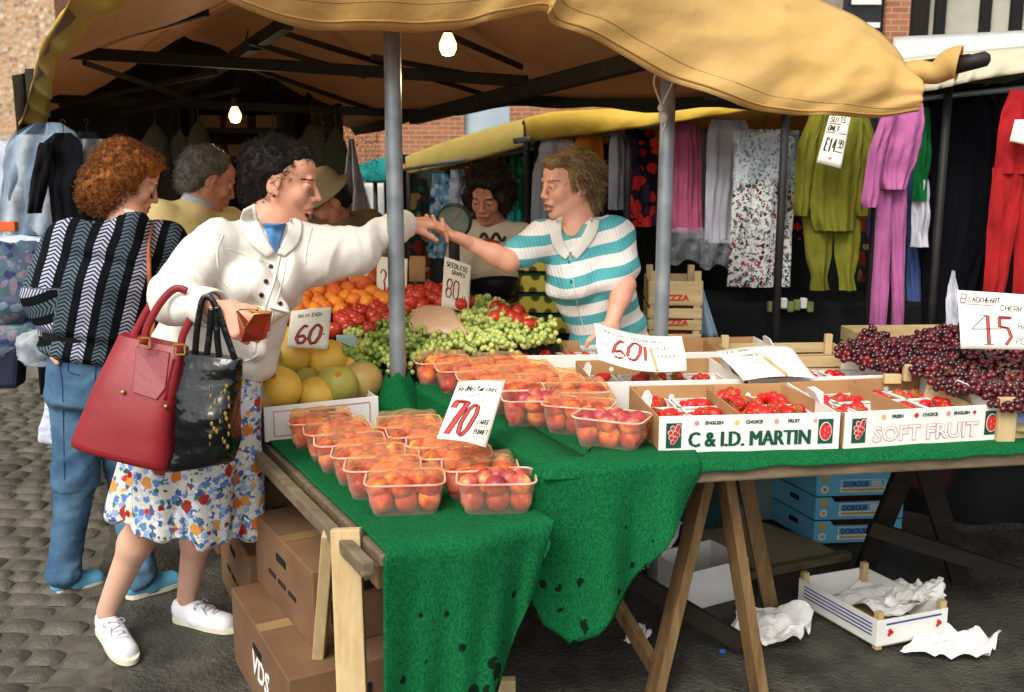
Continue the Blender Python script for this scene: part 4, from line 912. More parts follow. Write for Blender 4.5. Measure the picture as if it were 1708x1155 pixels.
# ---------------------------------------------------------------- grapes, tomatoes, oranges on tilted crates
ex = nrm(A1 - A0)
def grape_mesh(seed, n, r):
    random.seed(seed); m = MB(); 
    for i in range(n):
        t_ = (i / n) ** .8; a = random.random() * 6.28; rad = (.045 * (1 - t_) + .008) * math.sqrt(random.random())
        m.ball((rad * math.cos(a), (t_ - .5) * .15, rad * math.sin(a) * .7), r * random.uniform(.88, 1.1), 8, 6)
    return m
GP = []
for s in range(6):
    o = build('grape_bunch', grape_mesh(s, 62, .0105), FM['grape'] if s % 2 == 0 else FM['dgrape'], None, smooth=True, local=True)
    m = MB(); m.tube([(0, -.06, 0), (0, 0, .01), (.01, .085, .02)], .0022, 5); build('stem', m, M['stem'], o); GP.append(o)
random.seed(3); gp = 0
gspots = fill([(578, 602), (600, 570), (645, 535), (700, 522), (790, 506), (845, 520), (868, 548), (910, 552), (925, 572), (850, 585), (690, 600), (640, 612)], .84, 3.3, .17, .038, .25, yr=(3.2, 4.2))
for p in gspots:
    pr = proj(p); src = GP[(gp % 3) * 2 + (1 if pr[0] < 690 and random.random() < .7 else 0)]
    o = src if src.get('label') is None else copytree(src)
    o.location = Vector(p + V3(0, 0, .01 + random.uniform(0, .02))); o.rotation_euler = (random.uniform(-.4, .4), random.uniform(-.6, .6), random.uniform(0, 6.28)); gp += 1
    side_ = 'left of the thick pole' if pr[0] < 645 else ('right of the thick pole by the scoop' if pr[0] < 790 else 'at the right end by the striped shirt')
    sprops(o, 'bunch of green grapes in the heap, ' + side_, 'grapes', 'bunches of green grapes ' + side_)
for o in GP:
    if o.get('label') is None:
        for c in list(o.children): bpy.data.objects.remove(c)
        bpy.data.objects.remove(o)
def support(label, pix, z0, Y0, k, hgt, mt, drop=.03):
    pts = []
    for px, py in pix:
        d = ray(px, py); d = d / d[1]; Y = (z0 - drop - k * Y0 - CAMZ) / (d[2] - k); pts.append(V3(d[0] * Y, Y, CAMZ + d[2] * Y))
    m = MB(); n = len(pts); v = pts + [p - V3(0, 0, hgt) for p in pts]
    m.add(v, [tuple(range(n)), tuple(range(n, 2 * n))[::-1]] + [(i, n + i, n + (i + 1) % n, (i + 1) % n) for i in range(n)]); return single('display_crate', m, mt, label, 'crate', 'dark crates raising the fruit display', bevel=.004)
support('dark sloping crate under the green grapes', [(572, 600), (640, 530), (850, 512), (935, 575), (640, 618)], .84, 3.3, .17, .10, M['darkwood'])
support('dark sloping crate under the tomatoes', [(550, 565), (560, 515), (650, 486), (790, 475), (860, 530), (640, 540)], .93, 3.7, .17, .2, M['darkwood'], .035)
support('dark sloping crate under the oranges', [(470, 560), (478, 470), (530, 446), (660, 446), (660, 500), (560, 525)], 1.0, 4.05, .17, .25, M['darkwood'], .045)
tB2 = thing('trestle_table', 'back trestle table under the grapes and tomatoes, hidden by crates', 'table', (-.6, 4, 0))
m = MB(); quadslab(m, [V3(-.75, 3.42, 0), V3(.45, 3.5, 0), V3(.1, 4.9, 0), V3(-1.6, 4.9, 0)], .70, .74); build('table_top', m, M['darkwood'], tB2)
for x, y in ((-.6, 3.6), (.3, 3.6), (-1.4, 4.75), (0, 4.75)):
    m = MB(); m.beam((x, y, 0), (x, y, .70), .06, .06); build('leg', m, M['darkwood'], tB2)
for p in fill([(553, 562), (562, 522), (600, 505), (640, 492), (690, 490), (700, 520), (640, 545), (600, 560)], .94, 3.7, .17, .031, .3, yr=(3.5, 4.6)): fruit('tom', .032, p + V3(0, 0, random.uniform(0, .02)), 'red tomato in the heap left of the thick pole', 'tomato', 'tomatoes left of the pole', 'tomato')
for p in fill([(680, 520), (682, 488), (730, 478), (775, 490), (785, 512)], .96, 3.7, .17, .031, .3, yr=(3.5, 4.6)): fruit('tom', .032, p + V3(0, 0, random.uniform(0, .02)), 'red tomato in the heap right of the thick pole, behind the grapes', 'tomato', 'tomatoes right of the pole', 'tomato')
for p in fill([(825, 535), (828, 518), (870, 524), (895, 548), (868, 552)], .93, 3.7, .17, .028, .3, yr=(3.5, 4.6)): fruit('tom', .030, p + V3(0, 0, random.uniform(0, .02)), 'red tomato beside the jeans of the helper, behind the right end of the grapes', 'tomato', 'tomatoes behind the grapes', 'tomato')
for p in fill([(470, 556), (478, 512), (500, 492), (640, 488), (645, 512), (560, 522), (500, 530), (480, 560)], 1.0, 4.0, .17, .031, .3, yr=(3.6, 5.2)): fruit('orange', .032, p + V3(0, 0, random.uniform(0, .02)), 'small orange in the band between the tomatoes and the peaches', 'orange', 'small oranges', 'orange')
for p in fill([(476, 505), (490, 462), (540, 450), (640, 455), (650, 480), (560, 492), (500, 500)], 1.05, 4.2, .17, .033, .3, yr=(3.8, 5.6)): fruit('peach', .034, p + V3(0, 0, random.uniform(0, .025)), 'reddish peach in the heap at the back behind the oranges', 'peach', 'peaches at the back', 'peach')
m = MB(); m.box(P(578, 572, 3.34) + V3(0, 0, -.01), (.06, .05, .07), rotz(.4)); single('paper_bag', m, mat('pale_blue_paper', (.62, .74, .74), (.70, .78, .78), 9), 'folded pale blue paper bag between the grapes and tomatoes', 'bag', bevel=.004)
# scoop pan lying on the grapes
g = mat('beige_scoop', (.86, .70, .56), (.90, .76, .62), 8, .45, .05)
rows = []; L0 = catmull([P(681, 548, 3.55), P(684, 532, 3.62), P(698, 512, 3.72), P(725, 509, 3.74), P(750, 512, 3.72), P(765, 530, 3.62), P(783, 562, 3.5)], 24); L1 = catmull([P(684, 550, 3.46), P(700, 555, 3.44), P(715, 556, 3.43), P(728, 552, 3.43), P(745, 556, 3.43), P(762, 562, 3.44), P(782, 568, 3.46)], 24)
for a, b in zip(L0, L1): rows.append([a * (1 - v) + b * v + V3(0, -.02, .028) * math.sin(math.pi * v) * .8 for v in np.linspace(0, 1, 10)])
mb = MB(); mb.grid(rows, .003); rows = [[b + V3(0, 0, -.028 * v * math.sin(math.pi * i / 23) ** .6) + V3(0, .03 * v, 0) for v in np.linspace(0, 1, 5)] for i, b in enumerate(L1)]; mb.grid(rows, .003)
single('weighing_scoop', mb, g, 'upturned beige weighing scoop lying on the green grapes', 'scoop', smooth=True)
# ---------------------------------------------------------------- cherries
z0, Y0, kk = .868, 2.6, .035
cpoly = [(1390, 592), (1402, 576), (1440, 564), (1520, 555), (1600, 551), (1800, 558), (1800, 684), (1668, 682), (1622, 664), (1575, 646), (1447, 606)]
cs = fill(cpoly, z0, Y0, kk, .0098, .45, xr=(.8, 2.2), yr=(2.3, 4.2)); cs = [p + V3(0, 0, .035 * nz(p, 7) + random.uniform(-.004, .009)) for p in cs]
cs += [p + V3(random.uniform(-.008, .008), random.uniform(-.008, .008), .013) for p in random.sample(cs, int(len(cs) * .4))]
cs = [p for p in cs if proj(p)[0] < 1790]; cs.sort(key=lambda p: p[1])
for p in cs[:298]: fruit('cherry', .0104, p, 'dark red cherry in the nearer part of the heap', 'cherry', 'cherries in the nearer part of the heap', 'cherry', sc=random.uniform(.88, 1.08))
mb = MB()
for p in cs[298:]: mb.ball(p, .0104 * random.uniform(.88, 1.08), 9, 6)
g = NG('cherry_heap_skin'); n = g.noise(g.coord('Object'), 26, 1, rnd=False); g.done(g.ramp(n, [(.3, (.11, .035, .05)), (.5, (.25, .05, .07)), (.68, (.48, .10, .11))]), .16, None, .6)
sprops(build('cherry_heap', mb, g.m, None, smooth=True), 'farther part of the heap of dark red cherries', 'cherries', None, 'stuff')
mb = MB(); random.seed(9)
for i in range(26):
    p = random.choice(cs[:500]) + V3(0, 0, .012); a = random.random() * 6.28; d = V3(math.cos(a), math.sin(a), .3)
    st_ = MB(); st_.tube([p, p + d * .018 + V3(0, 0, .006), p + d * .04], .0011, 4); single('cherry_stalk', st_, M['stem'], 'thin green stalk lying loose on the cherry heap', 'stalk', 'loose stalks on the cherries')
support('low crate carrying the heap of cherries', [(1480, 598), (1490, 574), (1600, 562), (1800, 566), (1800, 690), (1680, 684), (1600, 656)], z0, Y0, kk, .06, M['pineh'], .022)
t = thing('wooden_crate', 'pale slatted crate with corner posts and a blue label holding the cherries', 'crate', P(1700, 740, 2.6), 'slatted crates at the right end')
for a, b, h1 in (((1676, 742, 2.585), (1800, 735, 2.66), 0),):
    p, q = P(*a), P(*b)
    for zz in (.775, .815, .85): m = MB(); m.beam(V3(p[0], p[1], zz), V3(q[0], q[1], zz), .006, .028); build('slat', m, M['pineh'], t, bevel=.001)
m = MB(); p = P(1678, 700, 2.57); m.box(V3(p[0], p[1], .822), (.048, .022, .125)); build('corner_post', m, M['pine'], t, bevel=.002)
m = MB(); p = P(1690, 697, 2.568); q = P(1716, 696, 2.57); m.box(((p[0] + q[0]) / 2 + .01, 2.566, p[2]), (.05, .002, .028)); build('label_sticker', m, mat('blue_sticker', (.32, .40, .58), (.50, .56, .66), 30, bump=0), t)
for px, py, Y, hh in ((1513, 622, 2.9, .05), (1488, 632, 2.91, .028)):
    m = MB(); m.box(P(px, py, Y), (.022 if hh > .03 else .05, .02, hh)); build('corner_post', m, M['pine'], t, bevel=.002)
m = MB(); m.beam(P(1545, 650, 2.84), P(1620, 690, 2.7), .006, .05); build('side_slat', m, M['pineh'], t)
woodcrate('pale slatted crate at the back behind the flat price card', (P(1320, 590, 3.40) * V3(1, 1, 0)) + V3(0, .05, ZB + .006), (.42, .26, .085), R(4), group='slatted crates at the right end')
woodcrate('pale slatted crate behind the cherries', (P(1535, 570, 3.55) * V3(1, 1, 0)) + V3(0, .1, ZB + .006), (.42, .26, .12), R(3), posts=False, group='slatted crates at the right end')
for px, hh, nm in ((1268, .055, 'short'), (1370, .10, 'taller')):
    pass
for i, zz in enumerate((.775, .87, .965)):
    c = P(1132, 520, 3.75); t_, Lp = woodcrate(('lowest', 'middle', 'topmost')[i] + ' of the three wooden tomato crates stacked behind the right pole', V3(c[0] - .01, 3.85, zz), (.20, .26, .088 if i < 2 else .1), R(-4), group='stacked tomato crates', slats=1 if i != 1 else 2, tone='pineh')
    m = MB(); place_text(m, 'IZZZA', .03, Lp(0, -.135, .03), rotz(R(-4)) @ V3(1, 0, 0), V3(0, 0, 1), 0, width=.1, bold=.001, extr=.0004); build('print', m, M['redprint'], t_)
    if i < 2:
        for k in range(5): fruit('tom', .026, Lp(-.075 + .037 * k, -.1, .062), 'red tomato in the crates stacked behind the right pole, ' + ('lowest' if i == 0 else 'middle') + ' crate', 'tomato', 'tomatoes in the ' + ('lowest' if i == 0 else 'middle') + ' stacked crate', 'tomato')
m = MB(); m.grid([[P(1165 + 26 * u * (.3 + v), 482 + v * 82, 4.0) + V3(0, .02 * math.sin(u * 9), 0) for v in np.linspace(0, 1, 10)] for u in np.linspace(0, 1, 8)], .003); single('plastic_sheet', m, mat('pale_blue_sheet', (.66, .76, .82), (.55, .68, .76), 9, .4), 'pale blue plastic sheet beside the stacked tomato crates', 'sheet', smooth=True)
# yellow fruit cartons between the two women
g = NG('yellow_label_board'); vec = g.coord('Object', (1, 1, 1)); v = g.n('TexVoronoi'); g.l(vec, v.inputs['Vector']); v.inputs['Scale'].default_value = 16; v.inputs['Randomness'].default_value = .3
M['ycart'] = g.done(g.ramp(v.outputs['Distance'], [(.0, (.20, .20, .08)), (.30, (.42, .40, .10)), (.34, (.88, .82, .30)), (.8, (.90, .82, .34))]), .6)
for i in range(4):
    c = P(912, 530, 4.2); tt = thing('fruit_carton', ('lowest', 'second', 'third', 'topmost')[i] + ' of the yellow printed cartons stacked behind the striped shirt', 'carton', V3(c[0], 4.2, .78 + i * .088), 'yellow cartons')
    m = MB(); m.box(V3(c[0], 4.3, .82 + i * .088), (.24, .3, .07)); build('body', m, M['ycart'], tt, bevel=.003); m = MB(); m.box(V3(c[0], 4.3, .861 + i * .088), (.245, .305, .010)); build('lid_edge', m, M['dg'] if 'dg' in M else mat('dark_green_board', (.08, .28, .2), None, bump=0), tt)
# ================================================================ price cards
SG = [M['ink'], M['redink'], M['pinkink']]
def bignum(c, m, segs, pen=.009):
    for s in segs:
        c.line(m, s, pen, 1, .0010)
        for d in (-1, 1):
            q = [(a + d * pen * .5 / np.linalg.norm(c.c[1] - c.c[0]), b) for a, b in s]; c.line(m, q, .0022, 0, .0016)
def card(label, corners, fn, bow=.012, stick=None, tone='sign', group='hand lettered price cards'):
    pts = [P(*q) for q in corners]; c = Card(*pts, bow=bow); t = thing('price_card', label, 'price card', (pts[2] + pts[3]) / 2, group)
    build('sheet', c.sheet(), M[tone], t, smooth=True); m = MB(); fn(c, m); build('lettering', m, SG, t)
    if stick:
        m = MB(); u, v0, v1 = stick; m.tube([c.at(u, v0, .003), c.at(u + .06, v1, .004)], .005, 6); build('wooden_peg', m, M['pineh'], t)
    return c
def n60(c, m, x, y, w, h):
    bignum(c, m, [[(x + w * a, y + h * b) for a, b in ((.42, .92), (.30, 1), (.12, .7), (.02, .3), (.12, .02), (.30, .06), (.40, .28), (.28, .46), (.10, .36))],
                  [(x + w * a, y + h * b) for a, b in ((.75, 1), (.58, .7), (.52, .3), (.62, .02), (.80, .1), (.94, .45), (.98, .85), (.86, 1), (.75, 1))]])
def s60(c, m): n60(c, m, .2, .1, .62, .48); c.write(m, 'GALIA', .2, .80, .07, w=.28, pen=.0022); c.write(m, 'EACH', .54, .80, .08, w=.24, pen=.0022); c.write(m, 'ea', .80, .35, .06, w=.1, pen=.0015)
card('price card reading 60 stuck in the heap of melons', [(485, 519, 3.22), (553, 512, 3.24), (546, 583, 3.20), (478, 580, 3.18)], s60, .010)
def s70(c, m):
    x, y, w, h = .10, .08, .55, .52
    bignum(c, m, [[(.10, .52), (.13, .64), (.36, .62), (.24, .35), (.14, .08)]], .014); bignum(c, m, [[(.52, .60), (.42, .50), (.35, .28), (.36, .12), (.43, .07), (.52, .2), (.60, .45), (.59, .57), (.52, .60)]], .010)
    c.write(m, 'Rednectarines'.replace('Redn', 'RedN').replace('t', 't'), .07, .82, .085, w=.82, pen=.0026); c.line(m, [(.07, .775), (.22, .77)], .002, 1); c.line(m, [(.3, .74), (.55, .76)], .0022, 1)
    c.write(m, 'LARGE', .68, .30, .07, w=.25, pen=.0022, rise=.1); c.line(m, [(.66, .27), (.9, .29)], .0018, 1); c.write(m, 'PUNNET', .66, .14, .08, w=.29, pen=.0022, rise=.1); c.line(m, [(.64, .10), (.9, .12)], .0018, 1); c.line(m, [(.66, .70), (.62, .64)], .002, 1)
card('price card reading Red Nectarines 70 large punnet, leaning between the punnets', [(765, 635, 2.50), (843, 637, 2.54), (811, 746, 2.36), (729, 731, 2.33)], s70, .006)
def sst(c, m):
    c.write(m, 'ENGLISH', .05, .82, .09, w=.26, pen=.0018, rise=-.3, m=0); c.write(m, 'STRAWBERRIES', .36, .73, .09, w=.46, pen=.0018, rise=-.02); n60(c, m, .18, .22, .34, .44); bignum(c, m, [[(.56, .6), (.56, .25)]], .008)
    c.write(m, 'FULL', .70, .52, .10, w=.16, pen=.0018); c.write(m, 'POUND', .70, .30, .10, w=.22, pen=.0018, rise=.05); c.write(m, 'no', .07, .5, .08, w=.08, pen=.0015)
card('bent price card for English strawberries at 60, in front of the striped shirt', [(990, 545, 3.06), (1137, 562, 3.06), (1144, 622, 2.96), (999, 604, 2.96)], sst, -.022, (.62, .55, .02))
def slo(c, m):
    c.write(m, 'LOCAL GROWN', .06, .86, .07, w=.36, pen=.0016); c.write(m, 'STRAWBERRIES', .22, .70, .08, w=.36, pen=.0016); c.write(m, '60 POUND', .15, .40, .12, w=.3, pen=.0014, m=2)
card('faded price card for local strawberries lying flat on the boxes', [(1193, 583, 3.10), (1318, 577, 3.12), (1363, 630, 2.88), (1240, 633, 2.86)], slo, .008, (.52, .62, .0))
def s45(c, m):
    c.write(m, 'B', .03, .79, .15, pen=.0026); c.write(m, 'LACKHEART', .13, .81, .09, w=.37, pen=.0026); c.write(m, 'CHERRIES', .50, .69, .09, w=.42, pen=.0024, rise=-.05); c.line(m, [(.04, .77), (.42, .765)], .0022, 1); c.line(m, [(.33, .70), (.335, .695)], .003, 0)
    bignum(c, m, [[(.34, .08), (.34, .58)], [(.62, .56), (.48, .55), (.48, .40), (.58, .38), (.62, .22), (.55, .08)]], .009); c.line(m, [(.33, .6), (.14, .34), (.50, .36)], .0026, 0); c.line(m, [(.24, .59), (.38, .58)], .002); c.line(m, [(.47, .58), (.63, .58)], .003); c.line(m, [(.28, .08), (.4, .08)], .002)
    c.write(m, 'HALF', .70, .36, .12, w=.26, pen=.0024); c.write(m, 'POUND', .68, .1, .1, w=.28, pen=.0022)
card('price card reading Blackheart Cherries 45 half pound, standing in the cherries', [(1597, 484, 2.92), (1738, 494, 2.92), (1738, 584, 2.88), (1603, 582, 2.88)], s45, .004)
def s80(c, m): c.write(m, 'SEEDLESS', .08, .83, .09, w=.8, pen=.0035); c.write(m, 'GRAPES', .3, .70, .08, w=.5, pen=.003); c.write(m, '80', .12, .22, .36, w=.5, pen=.005); c.write(m, '80', .13, .22, .34, w=.48, pen=.002, m=1, off=.002); c.write(m, 'lb', .72, .2, .12, w=.18, pen=.0025)
card('price card reading 80 standing behind the grapes', [(742, 428, 3.72), (786, 444, 3.74), (782, 522, 3.70), (736, 512, 3.68)], s80, .006)
def s1(c, m): c.write(m, 'PEARS', .1, .78, .12, w=.75, pen=.003); c.write(m, '11', .25, .2, .45, w=.4, pen=.006, m=1)
card('tall narrow price card leaning over the small oranges', [(588, 430, 4.0), (619, 438, 4.02), (606, 508, 3.95), (578, 499, 3.93)], s1, .006)
def s2(c, m): c.write(m, '44', .15, .2, .5, w=.6, pen=.005, m=1); c.write(m, 'JUICY', .15, .78, .12, w=.6, pen=.003)
card('small shaded price card standing in the peaches', [(549, 446, 4.2), (580, 439, 4.2), (566, 481, 4.15), (540, 474, 4.15)], s2, .004, tone='sign')
def s3(c, m): c.write(m, '3', .08, .2, .5, w=.25, pen=.006, m=1); c.write(m, '3', .10, .21, .5, w=.25, pen=.003); c.write(m, '8', .7, .3, .35, w=.2, pen=.004)
card('wide price card half hidden behind the thick pole', [(629, 428, 3.95), (680, 432, 3.95), (678, 502, 3.9), (627, 504, 3.9)], s3, .004)
card('plain brown card with a red dot right of the thick pole', [(683, 427, 4.15), (710, 428, 4.15), (709, 471, 4.1), (682, 470, 4.1)], lambda c, m: c.line(m, [(.38, .2), (.42, .2)], .014, 1), .002, tone='card')
# ================================================================ under the tables
def bluebox(i):
    a, b = G(1356, 909, 0), G(1480, 905, 0); a = V3(a[0], a[1], .006 + i * .098); ex_ = nrm(V3(b[0] - a[0], b[1] - a[1], 0)); ey_ = V3(-ex_[1] - .25, ex_[0], 0); ey_ = nrm(ey_); W = .36; D = .30; H = .092
    t = thing('blue_carton', ('lowest', 'middle', 'topmost')[i] + ' of the three bright blue cartons stacked under the upper table', 'carton', a, 'bright blue cartons')
    m = MB(); pl = [(0, 0), (W, 0), (W, H), (W * .86, H), (W * .82, H - .02), (W * .22, H - .02), (W * .18, H), (0, H)] if i < 2 else [(0, 0), (W, 0), (W, H), (0, H)]
    m.prism(pl, a, ex_, V3(0, 0, 1), .004); build('front_panel', m, M['bluebox'], t)
    for p, q in ((a, a + ey_ * D), (a + ex_ * W, a + ex_ * W + ey_ * D), (a + ey_ * D, a + ex_ * W + ey_ * D)):
        m = MB(); m.beam(p + V3(0, .004, H / 2), q + V3(0, 0, H / 2), .004, H); build('side_panel', m, M['bluebox'], t)
    m = MB(); m.add([a + V3(0, 0, .004), a + ex_ * W + V3(0, 0, .004), a + ex_ * W + ey_ * D + V3(0, 0, .004), a + ey_ * D + V3(0, 0, .004)], [(0, 1, 2, 3)]); m.add([a + V3(0, 0, H * .6), a + ex_ * W + V3(0, 0, H * .6), a + ex_ * W + ey_ * D + V3(0, 0, H * .6), a + ey_ * D + V3(0, 0, H * .6)], [(0, 1, 2, 3)]); build('base', m, M['carddark'], t)
    m = MB(); f = -ey_ * .0035; f = V3(0, -.0035, 0); ez = V3(0, 0, 1)
    disc(m, a + f + ex_ * .034 + ez * H * .76, ex_, ez, .015, 0); disc(m, a + f + ex_ * .034 + ez * H * .30, ex_, ez, .016, 1); disc(m, a + f * 1.4 + ex_ * .034 + ez * H * .30, ex_, ez, .008, 0)
    bar_poly(m, a + f + ex_ * .19 + ez * H * .26, ex_, ez, .19, .020, 1); bar_poly(m, a + f * 1.3 + ex_ * .19 + ez * H * .26, ex_, ez, .17, .010, 0)
    for q in ((.1, .64), (.28, .64)): bar_poly(m, a + f + ex_ * q[0] + ez * H * .52, ex_, ez, .004, .034, 1)
    bar_poly(m, a + f + ex_ * .19 + ez * H * .70, ex_, ez, .18, .003, 1)
    place_text(m, 'DOROUS', .03, a + f + ex_ * .16 + ez * H * .5, ex_, ez, 2, width=.10, bold=.001, extr=.0003); place_text(m, 'SEL', .03, a + f + ex_ * .245 + ez * H * .52, ex_, ez, 1, width=.05, bold=.0012, extr=.0003)
    build('print', m, [mat('print_gold', (.82, .68, .28), None, bump=0), M['whitecard'], M['blueprint']], t)
    m = MB(); p = a + ey_ * D * .45 + V3(-.003, 0, H * .6); m.beam(p - ey_ * .03, p + ey_ * .03, .003, .02); build('hand_hole', m, M['ink'], t)
for i in range(3): bluebox(i)
m = MB(); p = G(1310, 880, 0); m.box(V3(p[0] - .1, p[1] + .25, .12), (.22, .34, .24), rotz(.2)); single('grey_carton', m, mat('grey_green_board', (.34, .42, .42), (.42, .48, .46), 5), 'grey green carton beside the blue cartons', 'carton', bevel=.004)
m = MB(); q = [G(*a, .012) for a in ((1130, 878), (1205, 852), (1352, 902), (1402, 928), (1245, 962))]; m.add([V3(a[0], a[1], .012) for a in q] + [V3(a[0], a[1], .02) for a in q], [(0, 1, 2, 3, 4)[::-1], (5, 6, 7, 8, 9)] + [(i, (i + 1) % 5, 5 + (i + 1) % 5, 5 + i) for i in range(5)]); single('cardboard_sheet', m, mat('olive_board', (.52, .48, .36), (.60, .55, .42), 4), 'flattened olive brown cardboard sheet on the ground under the upper table', 'cardboard')
q = [(1238, 962), (1400, 930)]; m = MB(); m.beam(G(1235, 968, 0) + V3(0, 0, .015), G(1415, 932, 0) + V3(0, 0, .015), .03, .03); single('wooden_batten', m, M['oldwood'], 'wooden batten lying in front of the cardboard sheet', 'batten')
# floor crate
a = G(1462, 1086, 0); ex_ = nrm(V3(.93, .34, 0)); ey_ = nrm(V3(-.42, .9, 0)); t = thing('wooden_crate', 'white papered fruit crate with cherry prints on the ground under the upper table', 'crate', a)
W, D, H = .27, .36, .095
for nm, p, q in (('end_panel', a, a + ex_ * W), ('end_panel', a + ey_ * D, a + ey_ * D + ex_ * W), ('side_slat', a, a + ey_ * D), ('side_slat', a + ex_ * W, a + ex_ * W + ey_ * D)):
    m = MB(); m.beam(p + V3(0, 0, H / 2 + .01), q + V3(0, 0, H / 2 + .01), .006, H - .01); build(nm, m, M['whitecard'], t, bevel=.001)
m = MB(); m.add([a + V3(0, 0, .01), a + ex_ * W + V3(0, 0, .01), a + ex_ * W + ey_ * D + V3(0, 0, .01), a + ey_ * D + V3(0, 0, .01)], [(0, 1, 2, 3)]); build('base', m, M['pineh'], t)
for i in (0, 1):
    for j in (0, 1):
        m = MB(); m.box(a + ex_ * (.012 + i * (W - .024)) + ey_ * (.012 + j * (D - .024)) + V3(0, 0, .062), (.022, .022, .124), rotz(.3)); build('corner_post', m, M['pine'], t, bevel=.002)
m = MB(); f = -ey_ * .005; ez = V3(0, 0, 1)
for sx in (.04, W - .04):
    for dx, dz in ((0, 0), (.009, .006), (.002, .012)): disc(m, a + f + ex_ * (sx + dx) + ez * (.05 + dz), ex_, ez, .007, 0)
bar_poly(m, a + f + ex_ * W / 2 + ez * .085, ex_, ez, W * .8, .006, 1)
nn = -ex_ * .0045
for k in range(4): m.beam(a + nn + ey_ * .02 + ez * (.045 + .012 * k), a + nn + ey_ * (D - .03) + ez * (.045 + .012 * k), .001, .004, m=1)
build('print', m, [M['redprint'], M['blueprint']], t)
def crumple(label, corners, z, amp, seed, mt='paper', name='crumpled_paper', group='crumpled papers on the ground', n=22):
    c = [G(px, py, z) for px, py in corners] if len(corners[0]) == 2 else [P(*q) for q in corners]; rows = []
    for i in range(n):
        r_ = []
        for j in range(n):
            u, v = i / (n - 1), j / (n - 1); p = c[0] * (1 - u) * (1 - v) + c[1] * u * (1 - v) + c[2] * u * v + c[3] * (1 - u) * v
            f = abs(nz((u * 2.4, v * 2.4, seed), 1)) + .5 * abs(nz((u * 5, v * 5, seed + 3), 1)); d = V3(nz((u * 3, v * 3, seed + 9), 1), nz((u * 3, v * 3, seed + 15), 1), 0) * .05
            r_.append(p + d * amp * 8 + V3(0, 0, amp * f * 1.6 + .008))
        rows.append(r_)
    mb = MB(); mb.grid(rows, .001); return single(name, mb, M[mt], label, 'paper', group)
crumple('crumpled white paper on the ground right of the brown trestle', [(1215, 1075), (1330, 1095), (1358, 1045), (1235, 1015)], 0, .05, 1.3)
crumple('long crumpled white paper spilling in front of the floor crate', [(1502, 1095), (1650, 1108), (1668, 1075), (1540, 1055)], 0, .04, 5.1)
crumple('white wrapping paper heaped in the floor crate', [(1375, 1010, 3.25), (1480, 1040, 2.98), (1580, 1000, 3.05), (1470, 970, 3.3)], 0, .03, 8.8)
crumple('blue striped tissue paper at the right of the floor crate', [(1475, 1020, 3.02), (1575, 1010, 3.05), (1570, 985, 3.12), (1500, 985, 3.2)], 0, .04, 12.2, mt='paper')
crumple('scrap of white paper left of the brown trestle', [(1040, 1075), (1075, 1090), (1085, 1062), (1055, 1055)], 0, .03, 2.2)
crumple('grey white paper hanging out of the litter behind the green matting', [(1060, 960, 3.3), (1095, 965, 3.3), (1140, 880, 3.5), (1095, 860, 3.5)], 0, .03, 4.4)
m = MB(); p = G(1175, 1010, 0); Rz = rotz(.5)
for (dx, dy, sx, sy) in ((0, -.1, .26, .005), (0, .1, .26, .005), (-.13, 0, .005, .2), (.13, 0, .005, .2)): m.box(V3(p[0], p[1] + .1, .07) + Rz @ V3(dx, dy, 0), (sx, sy, .14), Rz)
m.box(V3(p[0], p[1] + .1, .004), (.26, .2, .006), Rz); single('white_carton', m, M['whitecard'], 'open white carton on the ground behind the brown trestle legs', 'carton')
crumple('white paper stuffed in the open white carton', [(1140, 955, 3.5), (1205, 960, 3.5), (1215, 925, 3.65), (1145, 915, 3.65)], 0, .03, 6.1)
m = MB(); p = G(1130, 930, 0); m.box(V3(p[0], p[1] + .35, .13), (.4, .3, .26), rotz(.3)); single('plastic_crate', m, mat('dark_teal_plastic', (.10, .20, .22), (.14, .26, .28), 6, .4), 'dark teal crate in the shade under the table behind the brown trestle', 'crate', bevel=.01)
p = G(1205, 1090, 0); m = MB(); m.ball(V3(p[0], p[1], .006), (.012, .009, .008), 8, 5); single('bottle_cap', m, mat('blue_plastic', (.15, .35, .65), None, bump=0), 'small blue plastic cap on the ground by the brown trestle', 'cap')
# dark patterned cloth hanging behind under the right of the table
g = NG('dark_heart_cloth'); vec = g.coord('Object'); v = g.n('TexVoronoi'); g.l(vec, v.inputs['Vector']); v.inputs['Scale'].default_value = 3.6
M['heart'] = g.done(g.ramp(v.outputs['Distance'], [(.30, (.36, .16, .16)), (.42, (.10, .09, .09)), (.9, (.09, .085, .08))]), .9)
mb = MB(); mb.grid([[V3(1.55 + u * 2.2, 4.1 + .05 * math.sin(u * 30) - u * .8, .02 + v * .72) for v in np.linspace(0, 1, 6)] for u in np.linspace(0, 1, 40)], .004); single('patterned_cloth', mb, M['heart'], 'dark cloth with dim reddish shapes hanging in the shade under the right end', 'cloth', smooth=True)
# ================================================================ clothes stall behind
def printed(name, base, cols, sc, th=.45, rough=.8, detail=0):
    g = NG(name); vec = g.coord('Object'); v = g.n('TexVoronoi'); v.inputs['Scale'].default_value = sc
    n = g.n('TexNoise'); n.inputs['Scale'].default_value = sc * .6; g.l(vec, n.inputs['Vector']); mv = g.n('Mix', data_type='VECTOR'); mv.inputs[0].default_value = .05
    g.l(vec, mv.inputs[4]); g.l(n.outputs['Color'], mv.inputs[5]); g.l(mv.outputs[1], v.inputs['Vector'])
    s = g.n('SeparateColor'); g.l(v.outputs['Color'], s.inputs[0]); k = len(cols)
    c = g.ramp(s.outputs[0], [(i / k, q) for i, q in enumerate(cols)], 'CONSTANT')
    msk = g.math('LESS_THAN', v.outputs['Distance'], g.math('ADD', g.math('MULTIPLY', s.outputs[1], th * .7), th * .4))
    col = g.mix(msk, base, c)
    return g.done(col, rough, g.bump(g.noise(vec, 14, 3), .5, .02), .15)
